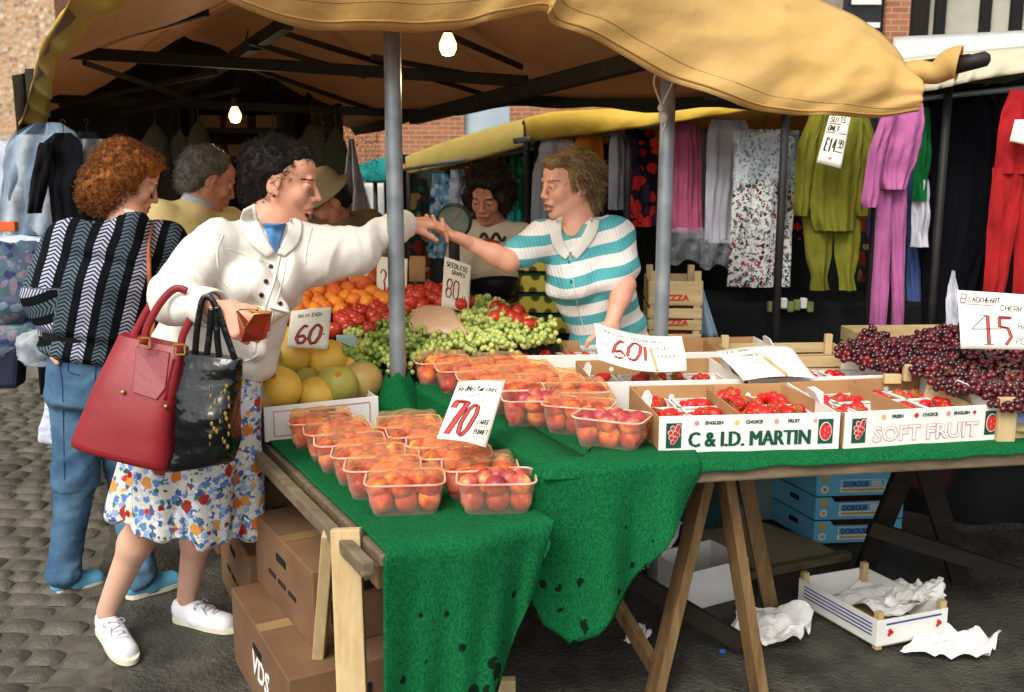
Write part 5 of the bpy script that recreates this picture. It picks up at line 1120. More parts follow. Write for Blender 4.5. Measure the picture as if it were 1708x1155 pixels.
def clothm(name, c, rough=.85, **kw): return mat(name, c, tuple(x * .82 for x in c), 3, rough, .35, 9, .03, spec=.12, **kw)
CL = dict(pink=clothm('pink_cloth', (.78, .40, .54)), magenta=clothm('mauve_pink_cloth', (.72, .40, .60)), white=clothm('white_cloth', (.84, .84, .88)), orange=clothm('orange_cloth', (.84, .50, .16)), olive=clothm('olive_jersey', (.47, .46, .15)),
  red=clothm('red_cloth', (.66, .13, .14)), blackc=clothm('black_dress_cloth', (.05, .05, .07)), green=clothm('green_cloth', (.08, .44, .22)), blue=clothm('slate_blue_cloth', (.32, .40, .62)), lav=clothm('pale_lavender_cloth', (.74, .78, .84)), dblue=clothm('dusty_blue_cloth', (.28, .33, .48)),
  pr1=printed('black_red_print', (.10, .09, .13), [(.72, .16, .12), (.80, .24, .16), (.2, .12, .2)], 16, .7), pr2=printed('white_floral_print', (.82, .82, .80), [(.10, .12, .14), (.60, .18, .22), (.18, .30, .30), (.35, .35, .38), (.12, .12, .15), (.5, .5, .55)], 62, .6),
  pr3=printed('dark_leaf_print', (.16, .20, .18), [(.50, .18, .12), (.10, .42, .28), (.12, .20, .20), (.6, .5, .3)], 14, .7), pr4=printed('pale_blue_print', (.42, .60, .70), [(.66, .78, .86), (.16, .28, .42), (.75, .8, .85)], 22, .6), pr5=printed('green_turquoise_print', (.05, .32, .20), [(.1, .62, .62), (.1, .5, .2), (.4, .75, .8)], 12, .7), pr6=printed('bright_multi_print', (.75, .4, .3), [(.85, .6, .2), (.3, .3, .6), (.8, .2, .3), (.8, .8, .8)], 24, .7))
def garment(label, rows, Y, mt, cat='garment', folds=5, depth=.05, amp=.012, tubes=(), name='hanging_garment', plastic_=None, rz=0.0, hanger=True, group=None, extra=None):
    """rows: (py, px left, px right) from top to bottom"""
    ys = [r_[0] for r_ in rows]; t = thing(name, label, cat, P((rows[0][1] + rows[0][2]) / 2, rows[0][0], Y), group)
    def loft(rows, Y, dp, fo, am, nm, seed):
        ys = [r_[0] for r_ in rows]; out = []; N = 72
        for py in np.linspace(ys[0], ys[-1], max(14, int((ys[-1] - ys[0]) / 7))):
            a = np.interp(py, ys, [r_[1] for r_ in rows]); b = np.interp(py, ys, [r_[2] for r_ in rows]); v = (py - ys[0]) / (ys[-1] - ys[0]); ring = []
            A_, B_ = P(a, py, Y), P(b, py, Y)
            for k_ in range(N):
                an = 2 * math.pi * k_ / N; c_, s_ = math.cos(an), math.sin(an); u = .5 + .5 * c_
                p = A_ * (1 - u) + B_ * u; w_ = math.sin(math.pi * min(1, max(0, u))) ** .6
                f = am * math.sin(u * fo * 6.28 + seed + 1.5 * v + 1.2 * nz((u * 3, v * 2, seed), 1)) * (.2 + .6 * v) + am * 2.0 * nz((u * fo * .9, v * 2.4, seed), 1.3) + am * .8 * nz((u * fo * 4, v * 7, seed), 1)
                ring.append(p + V3(0, -s_ * dp * .6 * (.35 + .65 * w_) * (.5 + .6 * v) - f, 0) + V3(0, (u - .5) * rz, 0))
            out.append(ring + [ring[0]])
        m = MB(); m.grid(np.array(out)); m.add(out[0][:-1], [tuple(range(N))]); return build(nm, m, mt if not isinstance(mt, dict) else mt[nm], t, smooth=True)
    body = loft(rows, Y, depth, folds, amp, 'cloth', 1.0)
    for i, (nm, rr, dY) in enumerate(tubes): loft(rr, Y + dY, depth * .7, 2, amp * .7, nm, 3.0 + i)
    if hanger:
        c = P((rows[0][1] + rows[0][2]) / 2, rows[0][0], Y); m = MB(); m.tube(catmull([c + V3(0, 0, -.01), c + V3(0, 0, .03), c + V3(.012, 0, .05), c + V3(0, 0, .062), c + V3(-.012, 0, .05)], 10), .002, 5); build('hanger_hook', m, M['iron'], t)
    if plastic_:
        (py0, py1, xa, xb) = plastic_; rr = [[P(xa + (xb - xa) * u, py0 + (py1 - py0) * v + 5 * math.sin(u * 9) * v, Y - .06) + V3(0, -.02 * math.sin(u * 15 + v * 4) + .02 * nz((u * 5, v * 5, xa), 1), 0) for v in np.linspace(0, 1, 14)] for u in np.linspace(0, 1, 20)]
        m = MB(); m.grid(rr); build('plastic_cover', m, M['clear'], t, smooth=True)
    if extra: extra(t)
    return t
grp = 'clothes hanging in the stall behind'
garment('narrow dark leaf print dress hanging just right of the thick pole', [(298, 690, 712), (330, 684, 716), (480, 680, 722)], 6.6, CL['pr3'], 'dress', 2)
garment('pale blue printed dress hanging second from the thick pole', [(290, 722, 748), (320, 718, 752), (430, 714, 756)], 6.5, CL['pr4'], 'dress', 3)
garment('light blue shirt hanging near the scale dial', [(283, 752, 774), (300, 750, 778), (345, 748, 778)], 6.4, CL['lav'], 'shirt', 2)
garment('brightly patterned narrow garment beside the helper with dark curly hair', [(278, 776, 790), (300, 775, 794), (360, 774, 794)], 6.3, CL['pr6'], 'dress', 2)
garment('green and turquoise printed dress between the two women of the stall', [(262, 852, 872), (285, 846, 880), (372, 846, 882)], 5.9, CL['pr5'], 'dress', 3)
garment('narrow black garment with a scalloped edge left of the white one', [(258, 878, 888), (280, 876, 892), (390, 874, 892)], 5.7, CL['blackc'], 'dress', 2)
garment('white dress hanging left of the striped shirt woman\'s face', [(245, 902, 930), (290, 888, 925), (392, 884, 926)], 5.6, CL['white'], 'dress', 3)
garment('white blouse hanging just above the blonde hair', [(232, 905, 955), (250, 898, 960), (285, 905, 955)], 5.45, CL['white'], 'blouse', 3)
garment('orange shirt hanging behind the blonde hair', [(226, 962, 1004), (250, 955, 1007), (345, 958, 1005)], 5.3, CL['orange'], 'shirt', 2)
garment('pale lavender narrow dress hanging next to the orange shirt', [(222, 1020, 1036), (245, 1016, 1042), (350, 1014, 1044)], 5.25, CL['lav'], 'dress', 2)
garment('black dress with a red leaf print left of the right pole', [(216, 1052, 1088), (240, 1044, 1098), (378, 1042, 1100)], 5.15, CL['pr1'], 'dress', 3)
garment('pink skirt hanging just right of the right pole, in a clear plastic cover', [(208, 1124, 1166), (225, 1120, 1168), (388, 1118, 1172)], 5.0, CL['pink'], 'skirt', 6, plastic_=(380, 438, 1112, 1182))
garment('white skirt hanging in a clear plastic cover between the pink one and the flowered dress', [(200, 1186, 1244), (220, 1180, 1250), (405, 1174, 1228)], 4.9, CL['white'], 'skirt', 5, plastic_=(400, 446, 1168, 1226))
garment('long white dress with a dense small flower print', [(216, 1250, 1300), (232, 1228, 1326), (300, 1224, 1328), (478, 1212, 1316)], 4.7, CL['pr2'], 'dress', 5, .07, plastic_=(218, 300, 1222, 1332))
tsz = 4.55
def tag(t):
    c = Card(P(1384, 193, 4.42), P(1419, 196, 4.42), P(1403, 282, 4.40), P(1362, 271, 4.40), .004); build('price_tag', c.sheet(), M['sign'], t, smooth=True); tg = t.children[-1] if t.children else t
    m = MB(); c.write(m, '£14', .12, .28, .26, w=.5, pen=.006); c.write(m, '99', .68, .38, .16, w=.24, pen=.004); c.line(m, [(.6, .3), (.92, .3)], .004)
    c.line(m, [(.05, .66), (.42, .66)], .005, 1); c.line(m, [(.62, .66), (.95, .66)], .005, 1); c.line(m, [(.1, .84), (.6, .84)], .005, 1); c.write(m, 'SUITS', .1, .88, .1, w=.7, pen=.004); c.write(m, 'ONLY', .1, .70, .1, w=.5, pen=.005); c.line(m, [(.42, .12), (.5, .16)], .008, 1); build('lettering', m, SG, t)
garment('olive green tracksuit with a £14.99 card pinned on it', [(185, 1372, 1420), (200, 1348, 1440), (300, 1346, 1432), (368, 1352, 1428), (385, 1358, 1424)], 4.55, CL['olive'], 'tracksuit', 4, .06,
   tubes=[('sleeve', [(192, 1350, 1378), (240, 1330, 1362), (350, 1322, 1350), (360, 1326, 1348)], -.02), ('sleeve', [(192, 1420, 1450), (240, 1430, 1462), (350, 1422, 1452), (360, 1426, 1448)], .02), ('trouser_leg', [(355, 1338, 1390), (430, 1344, 1388), (462, 1352, 1380), (484, 1350, 1384)], .03), ('trouser_leg', [(355, 1390, 1436), (430, 1392, 1432), (462, 1398, 1424), (484, 1398, 1428)], .03)], extra=tag)
garment('mauve pink suit with a gathered blouse and long narrow trousers', [(172, 1480, 1540), (200, 1470, 1541), (270, 1456, 1530), (308, 1462, 1515), (316, 1466, 1510)], 4.4, CL['magenta'], 'suit', 4, .06,
   tubes=[('sleeve', [(180, 1474, 1500), (250, 1450, 1476), (338, 1436, 1466), (346, 1440, 1462)], -.05), ('trouser_leg', [(305, 1464, 1490), (450, 1456, 1484), (590, 1448, 1474)], .02), ('trouser_leg', [(305, 1486, 1512), (450, 1486, 1510), (560, 1486, 1508)], .04)])
garment('slate blue trousers behind the pink suit', [(250, 1448, 1535), (320, 1446, 1530), (395, 1444, 1526)], 4.75, CL['blue'], 'trousers', 3, tubes=[('trouser_leg', [(390, 1512, 1530), (545, 1514, 1542)], 0)])
garment('green trousers hanging between the pink suit and the white shirt', [(180, 1532, 1552), (240, 1524, 1554), (335, 1520, 1545)], 4.6, CL['green'], 'trousers', 2, tubes=[('trouser_leg', [(330, 1504, 1524), (545, 1502, 1524)], .2)])
garment('short white shirt low beside the black coat', [(300, 1530, 1550), (320, 1522, 1552), (412, 1518, 1548)], 4.62, CL['white'], 'shirt', 2)
garment('long black coat hanging left of the red trousers', [(140, 1560, 1640), (180, 1545, 1668), (400, 1538, 1650), (560, 1536, 1600)], 4.7, CL['blackc'], 'coat', 5, .08)
garment('second long black coat directly behind the red trousers', [(140, 1650, 1740), (180, 1640, 1760), (560, 1600, 1760)], 4.9, CL['blackc'], 'coat', 5, .08)
garment('bright red wide trousers at the right edge of the picture', [(150, 1684, 1770), (200, 1668, 1775), (290, 1655, 1775)], 4.3, CL['red'], 'trousers', 4, .05, tubes=[('trouser_leg', [(280, 1655, 1712), (400, 1646, 1694), (490, 1640, 1676)], 0), ('trouser_leg', [(280, 1700, 1770), (400, 1694, 1765), (492, 1690, 1765)], .02)])
garment('small white cloth hanging in a point beside the cherries card', [(452, 1588, 1592), (500, 1578, 1604), (556, 1576, 1612)], 4.2, CL['white'], 'cloth', 2, .03, hanger=False)
m = MB(); c = Card(P(1693, 200, 4.2), P(1730, 200, 4.2), P(1725, 245, 4.2), P(1684, 236, 4.2)); single('price_tag', c.sheet(), M['sign'], 'white card tag pinned on the red trousers at the right edge', 'tag', smooth=True)
for i, (lab, x0_, x1_, y0_, y1_, Y_, mt_) in enumerate((('dusty blue skirt half hidden behind the right pole', 1098, 1120, 212, 380, 5.3, 'dblue'), ('black and red print blouse behind the flowered white dress', 1300, 1340, 196, 400, 5.2, 'pr1'), ('dark leaf print dress behind the olive tracksuit', 1430, 1462, 186, 470, 5.1, 'pr3'), ('pale lavender skirt between the white and the pink skirts', 1164, 1188, 206, 396, 5.2, 'lav'), ('dusty blue dress in the dark left of the orange shirt', 930, 950, 236, 330, 5.8, 'dblue'), ('bright multi print blouse behind the mauve pink suit', 1436, 1470, 350, 470, 5.15, 'pr6'), ('pale blue print dress right of the green and turquoise one', 890, 902, 250, 385, 5.9, 'pr4'), ('black and red print dress left of the green and turquoise one', 826, 848, 262, 372, 6.1, 'pr1'))):
    garment(lab, [(y0_, x0_ + 6, x1_ - 6), (y0_ + 18, x0_ + 1, x1_ - 1), (y1_, x0_, x1_)], Y_, CL[mt_], 'garment', 3, .05)
# rails, awnings and dark interior
def rail(label, a, b, r=.012):
    t = thing('clothes_rail', label, 'clothes rail', (a + b) / 2, 'clothes rails'); m = MB(); m.tube([a, (a + b) / 2 - V3(0, 0, .01), b], r, 8); build('bar', m, M['pole'], t, smooth=True)
    for e in (a, b): m = MB(); m.tube([V3(e[0], e[1] + .02, 0), V3(e[0], e[1] + .02, e[2])], r * 1.2, 8); build('upright', m, M['iron'], t, smooth=True)
rail('long rail of the clothes stall carrying the dresses in the middle', P(668, 284, 6.7), P(1112, 206, 5.02)); rail('rail of the clothes stall carrying the suits on the right', P(1120, 200, 5.0), P(1760, 142, 4.4))
bp = [P(640, 296, 8.0), P(760, 254, 7.4), P(900, 212, 6.5), P(1050, 196, 6.0), P(1250, 178, 5.6), P(1500, 125, 5.4), P(1800, 105, 5.2)]
rows = [[V3(p[0] + .02 * math.sin(i * 1.3), p[1] + .06 * math.sin(i * 1.9), zz) for zz in np.linspace(0, p[2], 8)] for i, p in enumerate(catmull(bp, 60))]
mb = MB(); mb.grid(rows, .004); single('dark_filler_sheet', mb, mat('black_sheeting', (.075, .08, .08), (.11, .115, .11), 3, .9, .4, 10, .03), 'black tarpaulin sheet added to darken the back of the clothes stall', 'filler', smooth=True)  # black sheet added in place of the unlit stall interior
def awning(label, top, bot, mt, back, n=60, name='awning', sag=.03):
    t = thing(name, label, 'awning', P(*top[0])); T_, B_ = up(top, n), up(bot, n)
    rows = [[T_[i] * (1 - v) + B_[i] * v + V3(0, -1, 0) * (.03 * math.sin(math.pi * v) + .012 * math.sin(i * .9 + v * 3) * v) for v in np.linspace(0, 1, 9)] for i in range(n)]
    mb = MB(); mb.grid(rows, .004); build('valance', mb, M[mt], t, smooth=True)
    rows = [[T_[i] + V3(*back) * v + V3(0, 0, -sag * math.sin(math.pi * v)) for v in np.linspace(0, 1, 6)] for i in range(n)]
    mb = MB(); mb.grid(rows, .004); build('roof', mb, M[mt], t, smooth=True)
    for k in (2, n // 2, n - 3):
        m = MB(); p = T_[k]; m.tube([V3(p[0], p[1] + .06, 0), V3(p[0], p[1] + .06, p[2] - .01)], .018, 10); build('post', m, M['iron'], t, smooth=True)
    m = MB(); m.tube([T_[i] + V3(0, .01, -.02) for i in range(0, n, 4)], .014, 8); build('front_rail', m, M['iron'], t, smooth=True); return t
awning('olive canvas awning of the clothes stall, left part, behind the thick pole', [(676, 262, 7.0), (720, 245, 6.7), (790, 222, 6.2), (868, 200, 5.75), (900, 192, 5.6)], [(680, 292, 6.9), (720, 284, 6.6), (790, 268, 6.1), (868, 246, 5.6), (900, 234, 5.5)], 'olive', (.7, 1.2, -.22))
awning('mustard yellow canvas awning of the clothes stall, right part, behind the right pole', [(874, 199, 5.5), (920, 188, 5.3), (1000, 183, 5.0), (1100, 178, 4.8), (1230, 166, 4.5), (1330, 150, 4.3)], [(880, 238, 5.45), (930, 230, 5.25), (1000, 222, 4.95), (1100, 208, 4.75), (1230, 188, 4.45), (1330, 176, 4.25)], 'yellowband', (.7, 1.4, -.20))
m = MB(); m.tube([P(858, 236, 5.4), P(885, 232, 5.35)], .016, 10); single('awning_pole', m, M['pole'], 'short pale pole end sticking out where the two awnings meet', 'pole', smooth=True)
awning('cream awning at the top right over the black coats', [(1480, 100, 4.6), (1560, 92, 4.5), (1640, 84, 4.4), (1800, 70, 4.3)], [(1480, 160, 4.5), (1560, 150, 4.4), (1640, 132, 4.3), (1800, 108, 4.2)], 'cream', (.2, 1.2, -.1))
rows = [[P(px, 62 + 44 * v - (px - 1500) * .05, 5.4 - .7 * v) for v in np.linspace(0, 1, 6)] for px in range(1490, 1840, 14)]
mb = MB(); mb.grid(rows, .004); single('white_awning_sheet', mb, M['whitecanvas'], 'white canvas sheet lying over the top right awning', 'canvas sheet', smooth=True)
awning('teal awning far behind, left of the thick pole', [(596, 278, 7.8), (620, 268, 7.7), (668, 258, 7.5)], [(610, 304, 7.7), (630, 305, 7.6), (668, 303, 7.4)], 'teal', (.6, 1.2, .1), n=14)
rows = [[P(604 + 64 * u, 306 + 58 * v, 8.2) + V3(0, .03 * math.sin(u * 8), 0) for v in np.linspace(0, 1, 8)] for u in np.linspace(0, 1, 12)]; mb = MB(); mb.grid(rows, .004)
single('white_sheet', mb, M['whitecanvas'], 'white sheet hanging under the teal awning', 'sheet', smooth=True)
# lower clothes table in the shade
t = thing('clothes_table', 'dark covered table of the clothes stall with folded clothes in the shade', 'table', (1.7, 4.9, 0)); m = MB(); m.box((1.6, 4.95, .42), (2.4, .5, .84)); build('cover', m, M['black'], t, bevel=.02)
for i in range(7):
    p = P(1285 + 11 * i, 512 - (i % 3) * 3, 4.66); m = MB(); m.box(p, (.030, .03, .05)); single('small_bottle', m, (mat('pale_lime_plastic', (.50, .54, .30), None, bump=0), M['whitecard'])[i % 3 == 2], 'small pale bottle in the row on the shaded clothes table', 'bottle', 'small bottles on the clothes table', bevel=.006)
# ---------------------------------------------------------------- left background: wrapped coats and bags
garment('pale blue denim jacket in clear plastic at the far left', [(205, 60, 100), (222, 25, 130), (245, 5, 135), (330, 2, 110), (392, 0, 105)], 4.9, clothm('pale_denim', (.50, .57, .64)), 'jacket', 4, .08, amp=.03, plastic_=(225, 392, -10, 110))
garment('white padded coat in clear plastic at the left edge', [(235, -30, 10), (260, -40, 60), (392, -40, 70)], 5.1, CL['white'], 'coat', 3, .08)
garment('black coat with hanging sleeves left of the auburn hair', [(222, 92, 120), (240, 70, 140), (392, 92, 142)], 4.75, CL['blackc'], 'coat', 3, .07, tubes=[('sleeve', [(238, 66, 92), (300, 50, 82), (356, 46, 68)], -.06)])
garment('dark grey coat in plastic behind the auburn hair', [(220, 130, 160), (240, 118, 175), (400, 120, 170)], 4.9, clothm('charcoal_cloth', (.14, .16, .17)), 'coat', 3, .07, plastic_=(232, 330, 112, 180))
m = MB(); m.box(P(12, 378, 4.7), (.09, .04, .045)); single('orange_box', m, mat('orange_board', (.80, .36, .16), None, bump=0), 'small orange box on the metal rail at the left edge', 'box', bevel=.004)
t = thing('clothes_rail', 'bright low metal rail at the left edge in front of the wrapped coats', 'clothes rail', P(20, 395, 4.6)); m = MB(); m.tube([P(-60, 394, 4.6), P(100, 398, 4.6)], .008, 8); build('bar', m, M['pole'], t, smooth=True)
for px in (-50, 92): m = MB(); p = P(px, 396, 4.6); m.tube([p, V3(p[0], p[1], 0)], .008, 8); build('upright', m, M['pole'], t, smooth=True)
def bagheap(label, c, size, mt, seed, name='plastic_bundle'):
    m = MB(); m.ball((0, 0, 0), 1, 36, 24); V = m.V[0]; c = np.asarray(c, float)
    for i, p in enumerate(V):
        k_ = 1 + .25 * nz(p, 1.6, seed) + .16 * abs(nz(p, 4, seed + 2)) + .06 * nz(p, 11, seed + 5); V[i] = p * k_ * np.array(size)
    V += c; V[:, 2] = np.maximum(V[:, 2], c[2] - size[2] * .8); m.V[0] = V; return single(name, m, mt, label, 'bundle', 'bundles of wrapped clothes at the left', smooth=True)
pl = printed('wrapped_clothes', (.26, .31, .38), [(.42, .48, .54), (.16, .19, .33), (.24, .36, .36), (.42, .38, .42)], 22, .8, rough=.25)
bagheap('large bundle of blue clothes in plastic by the cardigan sleeve', P(30, 480, 4.3), (.20, .16, .19), pl, 1.5); bagheap('lower bundle of green and purple clothes in plastic', P(20, 555, 4.35), (.24, .2, .16), pl, 4.5)
bagheap('small crumpled clear plastic bundle near the cardigan elbow', P(72, 582, 4.2), (.10, .1, .08), M['clear'], 7.5); bagheap('white plastic bundle just under the metal rail', P(30, 415, 4.55), (.20, .10, .05), CL['lav'], 9.1)
t = thing('stone_bench', 'grey stone platform of weathered slabs at the left', 'platform', (-3.8, 6.9, 0)); 
for zz, dy, hh in ((.07, 0, .13), (.20, .14, .12), (.33, .28, .12)):
    m = MB(); m.box((-4.3, 7.1 + dy, zz), (3.2, .7, hh - .006)); build('slab', m, mat('grey_slab', (.36, .35, .31), (.46, .44, .39), 5, .85, .4, 40), t, bevel=.012)
m = MB(); p = P(40, 600, 4.2); m.box(p + V3(-.12, 0, -.03), (.22, .12, .18), rotz(.1) @ np.array([[1, 0, .15], [0, 1, 0], [0, 0, 1.]])); single('navy_bag', m, mat('navy_fabric', (.09, .10, .19), (.13, .14, .24), 6), 'navy blue bag end at the left edge under the bundles', 'bag', bevel=.02)
# plastic carrier hanging in the middle
rows = [[P(585 + (u - .5) * (8 + 66 * v ** 1.2) + 14 * v, 232 + 165 * v, 4.9) + V3(0, -.03 * math.sin(u * 12 + v * 3) + .03 * nz((u * 4, v * 6, 3), 1), 0) for v in np.linspace(0, 1, 22)] for u in np.linspace(0, 1, 20)]
mb = MB(); mb.grid(rows, .001); single('plastic_sheet', mb, mat('milky_plastic', (.72, .70, .74), (.58, .58, .62), 14, .3, .5, 30, .02), 'milky crumpled plastic sheeting hanging behind the dark haired shopper', 'plastic sheet', smooth=True)
# scale dial
c = P(757, 370, 3.95); t = thing('weighing_scale', 'round dial of a weighing scale above the grapes, just behind the joined hands', 'weighing scale', c)
m = MB(); m.tube([c + V3(0, .03, 0), c + V3(0, -.03, 0)], .072, 32); build('dial_case', m, mat('dark_green_metal', (.08, .13, .12), (.12, .18, .16), 6, .35, 0), t, bevel=.006)
m = MB(); m.tube([c + V3(0, -.031, 0), c + V3(0, -.034, 0)], .060, 32); build('dial_face', m, mat('dial_face', (.30, .36, .33), (.46, .50, .46), 9, .12, 0), t)
m = MB(); m.beam(c + V3(0, -.036, 0), c + V3(.03, -.036, .04), .003, .002); build('needle', m, M['redprint'], t); m = MB(); m.tube([c + V3(0, 0, -.07), c + V3(0, 0, -.32)], .022, 12); build('column', m, M['iron'], t)
m = MB(); m.box(c + V3(0, 0, -.36), (.16, .12, .08)); build('base', m, M['iron'], t, bevel=.01)
# ================================================================ implicit surface modelling for bodies and clothes
from mathutils.bvhtree import BVHTree
class SDF:
    def __init__(s): s.p = []
    def cone(s, a, b, ra, rb, k=.02, op=1):
        a, b = np.asarray(a, float), np.asarray(b, float); r = max(ra, rb)
        s.p.append((np.minimum(a, b) - r, np.maximum(a, b) + r, k, op, 'c', (a, b, ra, rb))); return s
    def ell(s, c, rad, F=None, k=.02, op=1):
        c = np.asarray(c, float); F = np.eye(3) if F is None else np.asarray(F, float); rad = np.asarray(rad, float); e = np.abs(F) @ rad
        s.p.append((c - e, c + e, k, op, 'e', (c, rad, F))); return s
    def econ(s, a, b, ra, rb, xd, k=.02, op=1, cap=.04):
        a, b = np.asarray(a, float), np.asarray(b, float); d = b - a; L = np.linalg.norm(d); d = d / L; x = nrm(np.asarray(xd, float) - d * np.dot(xd, d)); y = np.cross(d, x); r = max(*ra, *rb)
        s.p.append((np.minimum(a, b) - r, np.maximum(a, b) + r, k, op, 'x', (a, d, L, x, y, ra, rb, cap))); return s
    def dist(s, q, X, Y, Z):
        ty, A = q[4], q[5]
        if ty == 'c':
            a, b, ra, rb = A; ab = b - a; L2 = max(1e-9, float(ab @ ab)); t = np.clip(((X - a[0]) * ab[0] + (Y - a[1]) * ab[1] + (Z - a[2]) * ab[2]) / L2, 0, 1)
            return np.sqrt((X - a[0] - t * ab[0]) ** 2 + (Y - a[1] - t * ab[1]) ** 2 + (Z - a[2] - t * ab[2]) ** 2) - (ra + (rb - ra) * t)
        if ty == 'e':
            c, r, F = A; u = [((X - c[0]) * F[0, i] + (Y - c[1]) * F[1, i] + (Z - c[2]) * F[2, i]) for i in range(3)]
            k0 = np.sqrt((u[0] / r[0]) ** 2 + (u[1] / r[1]) ** 2 + (u[2] / r[2]) ** 2); k1 = np.sqrt((u[0] / r[0] ** 2) ** 2 + (u[1] / r[1] ** 2) ** 2 + (u[2] / r[2] ** 2) ** 2) + 1e-9
            return k0 * (k0 - 1) / k1
        a, d, L, x, y, ra, rb, cap = A; dx, dy, dz = X - a[0], Y - a[1], Z - a[2]; t = (dx * d[0] + dy * d[1] + dz * d[2]); tc = np.clip(t / L, 0, 1); e = t - tc * L
        px = dx * x[0] + dy * x[1] + dz * x[2]; py = dx * y[0] + dy * y[1] + dz * y[2]; rx = ra[0] + (rb[0] - ra[0]) * tc; ry = ra[1] + (rb[1] - ra[1]) * tc
        return (np.sqrt((px / rx) ** 2 + (py / ry) ** 2 + (e / cap) ** 2) - 1) * np.minimum(rx, ry) * np.minimum(1, cap / np.minimum(rx, ry) + .3)
    def bounds(s):
        lo = np.min([q[0] for q in s.p if q[3] > 0], 0); hi = np.max([q[1] for q in s.p if q[3] > 0], 0); return lo - .02, hi + .02
    def field(s, lo, hi, h):
        ax = [np.arange(lo[i], hi[i] + h, h, dtype=np.float32) for i in range(3)]; F = np.full([len(a) for a in ax], .5, np.float32)
        for q in s.p:
            m = .03 + q[2]; sl_ = []
            for i in range(3):
                a = int(np.searchsorted(ax[i], q[0][i] - m)); b = int(np.searchsorted(ax[i], q[1][i] + m)); sl_.append(slice(a, b))
            if any(x.stop <= x.start for x in sl_): continue
            X, Y, Z = ax[0][sl_[0]][:, None, None], ax[1][sl_[1]][None, :, None], ax[2][sl_[2]][None, None, :]
            d = s.dist(q, X, Y, Z).astype(np.float32); f = F[tuple(sl_)]; k = max(q[2], 1e-4)
            if q[3] < 0:
                d = -d; hh = np.clip(.5 - .5 * (d - f) / k, 0, 1); F[tuple(sl_)] = (d * (1 - hh) + f * hh) + k * hh * (1 - hh)
            else:
                hh = np.clip(.5 + .5 * (d - f) / k, 0, 1); F[tuple(sl_)] = d * (1 - hh) + f * hh - k * hh * (1 - hh)
        return ax, F
def nets(ax, F, drop=None):
    Sg = F < 0; n = np.array(F.shape) - 1; cnt = np.zeros(n, np.float32); acc = np.zeros((*n, 3), np.float32)
    C = lambda d: tuple(slice(d[i], d[i] + n[i]) for i in range(3))
    any_ = np.zeros(n, bool); all_ = np.ones(n, bool)
    for i in range(8):
        d = (i & 1, i >> 1 & 1, i >> 2 & 1); any_ |= Sg[C(d)]; all_ &= Sg[C(d)]
    act = any_ & ~all_; I = np.argwhere(act); idm = np.full(n, -1, np.int64); idm[act] = np.arange(len(I)); P_ = np.zeros((len(I), 3)); cn = np.zeros(len(I))
    for a in range(3):
        for b in ((0, 0), (0, 1), (1, 0), (1, 1)):
            o0 = [0, 0, 0]; oth = [x for x in range(3) if x != a]; o0[oth[0]], o0[oth[1]] = b; o1 = list(o0); o1[a] = 1
            f0 = F[I[:, 0] + o0[0], I[:, 1] + o0[1], I[:, 2] + o0[2]]; f1 = F[I[:, 0] + o1[0], I[:, 1] + o1[1], I[:, 2] + o1[2]]; m = (f0 < 0) != (f1 < 0); t = f0[m] / (f0[m] - f1[m])
            p = np.tile(np.array(o0, float), (m.sum(), 1)); p[:, a] = t; P_[m] += p; cn[m] += 1
    P_ /= cn[:, None]; V = np.stack([ax[i][0] + (I[:, i] + P_[:, i]) * (ax[i][1] - ax[i][0]) for i in range(3)], 1); Q = []
    for a in range(3):
        b, c = (a + 1) % 3, (a + 2) % 3; s0 = [slice(None)] * 3; s1 = [slice(None)] * 3; s0[a] = slice(0, -1); s1[a] = slice(1, None); ch = Sg[tuple(s0)] != Sg[tuple(s1)]; E = np.argwhere(ch)
        E = E[(E[:, b] > 0) & (E[:, c] > 0) & (E[:, b] < n[b]) & (E[:, c] < n[c])]
        def cell(db, dc):
            q = E.copy(); q[:, b] -= db; q[:, c] -= dc; return idm[q[:, 0], q[:, 1], q[:, 2]]
        q = np.stack([cell(1, 1), cell(0, 1), cell(0, 0), cell(1, 0)], 1); ins = Sg[E[:, 0], E[:, 1], E[:, 2]]; q[~ins] = q[~ins][:, ::-1]; Q.append(q)
    Q = np.concatenate(Q); Q = Q[(Q >= 0).all(1)]
    if drop is not None and len(Q):
        c = V[Q].mean(1); Q = Q[~drop(c)]
    return V, Q
def vnormals(V, Q):
    n = np.cross(V[Q[:, 2]] - V[Q[:, 0]], V[Q[:, 3]] - V[Q[:, 1]]); N = np.zeros_like(V)
    for i in range(4): np.add.at(N, Q[:, i], n)
    return N / (np.linalg.norm(N, axis=1)[:, None] + 1e-12)
def smoothv(V, Q, it=1, lam=.5):
    for _ in range(it):
        A = np.zeros_like(V); c = np.zeros(len(V))
        for i in range(4):
            np.add.at(A, Q[:, i], V[Q[:, (i + 1) % 4]]); np.add.at(c, Q[:, i], 1)
        g = c > 0; V[g] = V[g] * (1 - lam) + A[g] / c[g][:, None] * lam
    return V
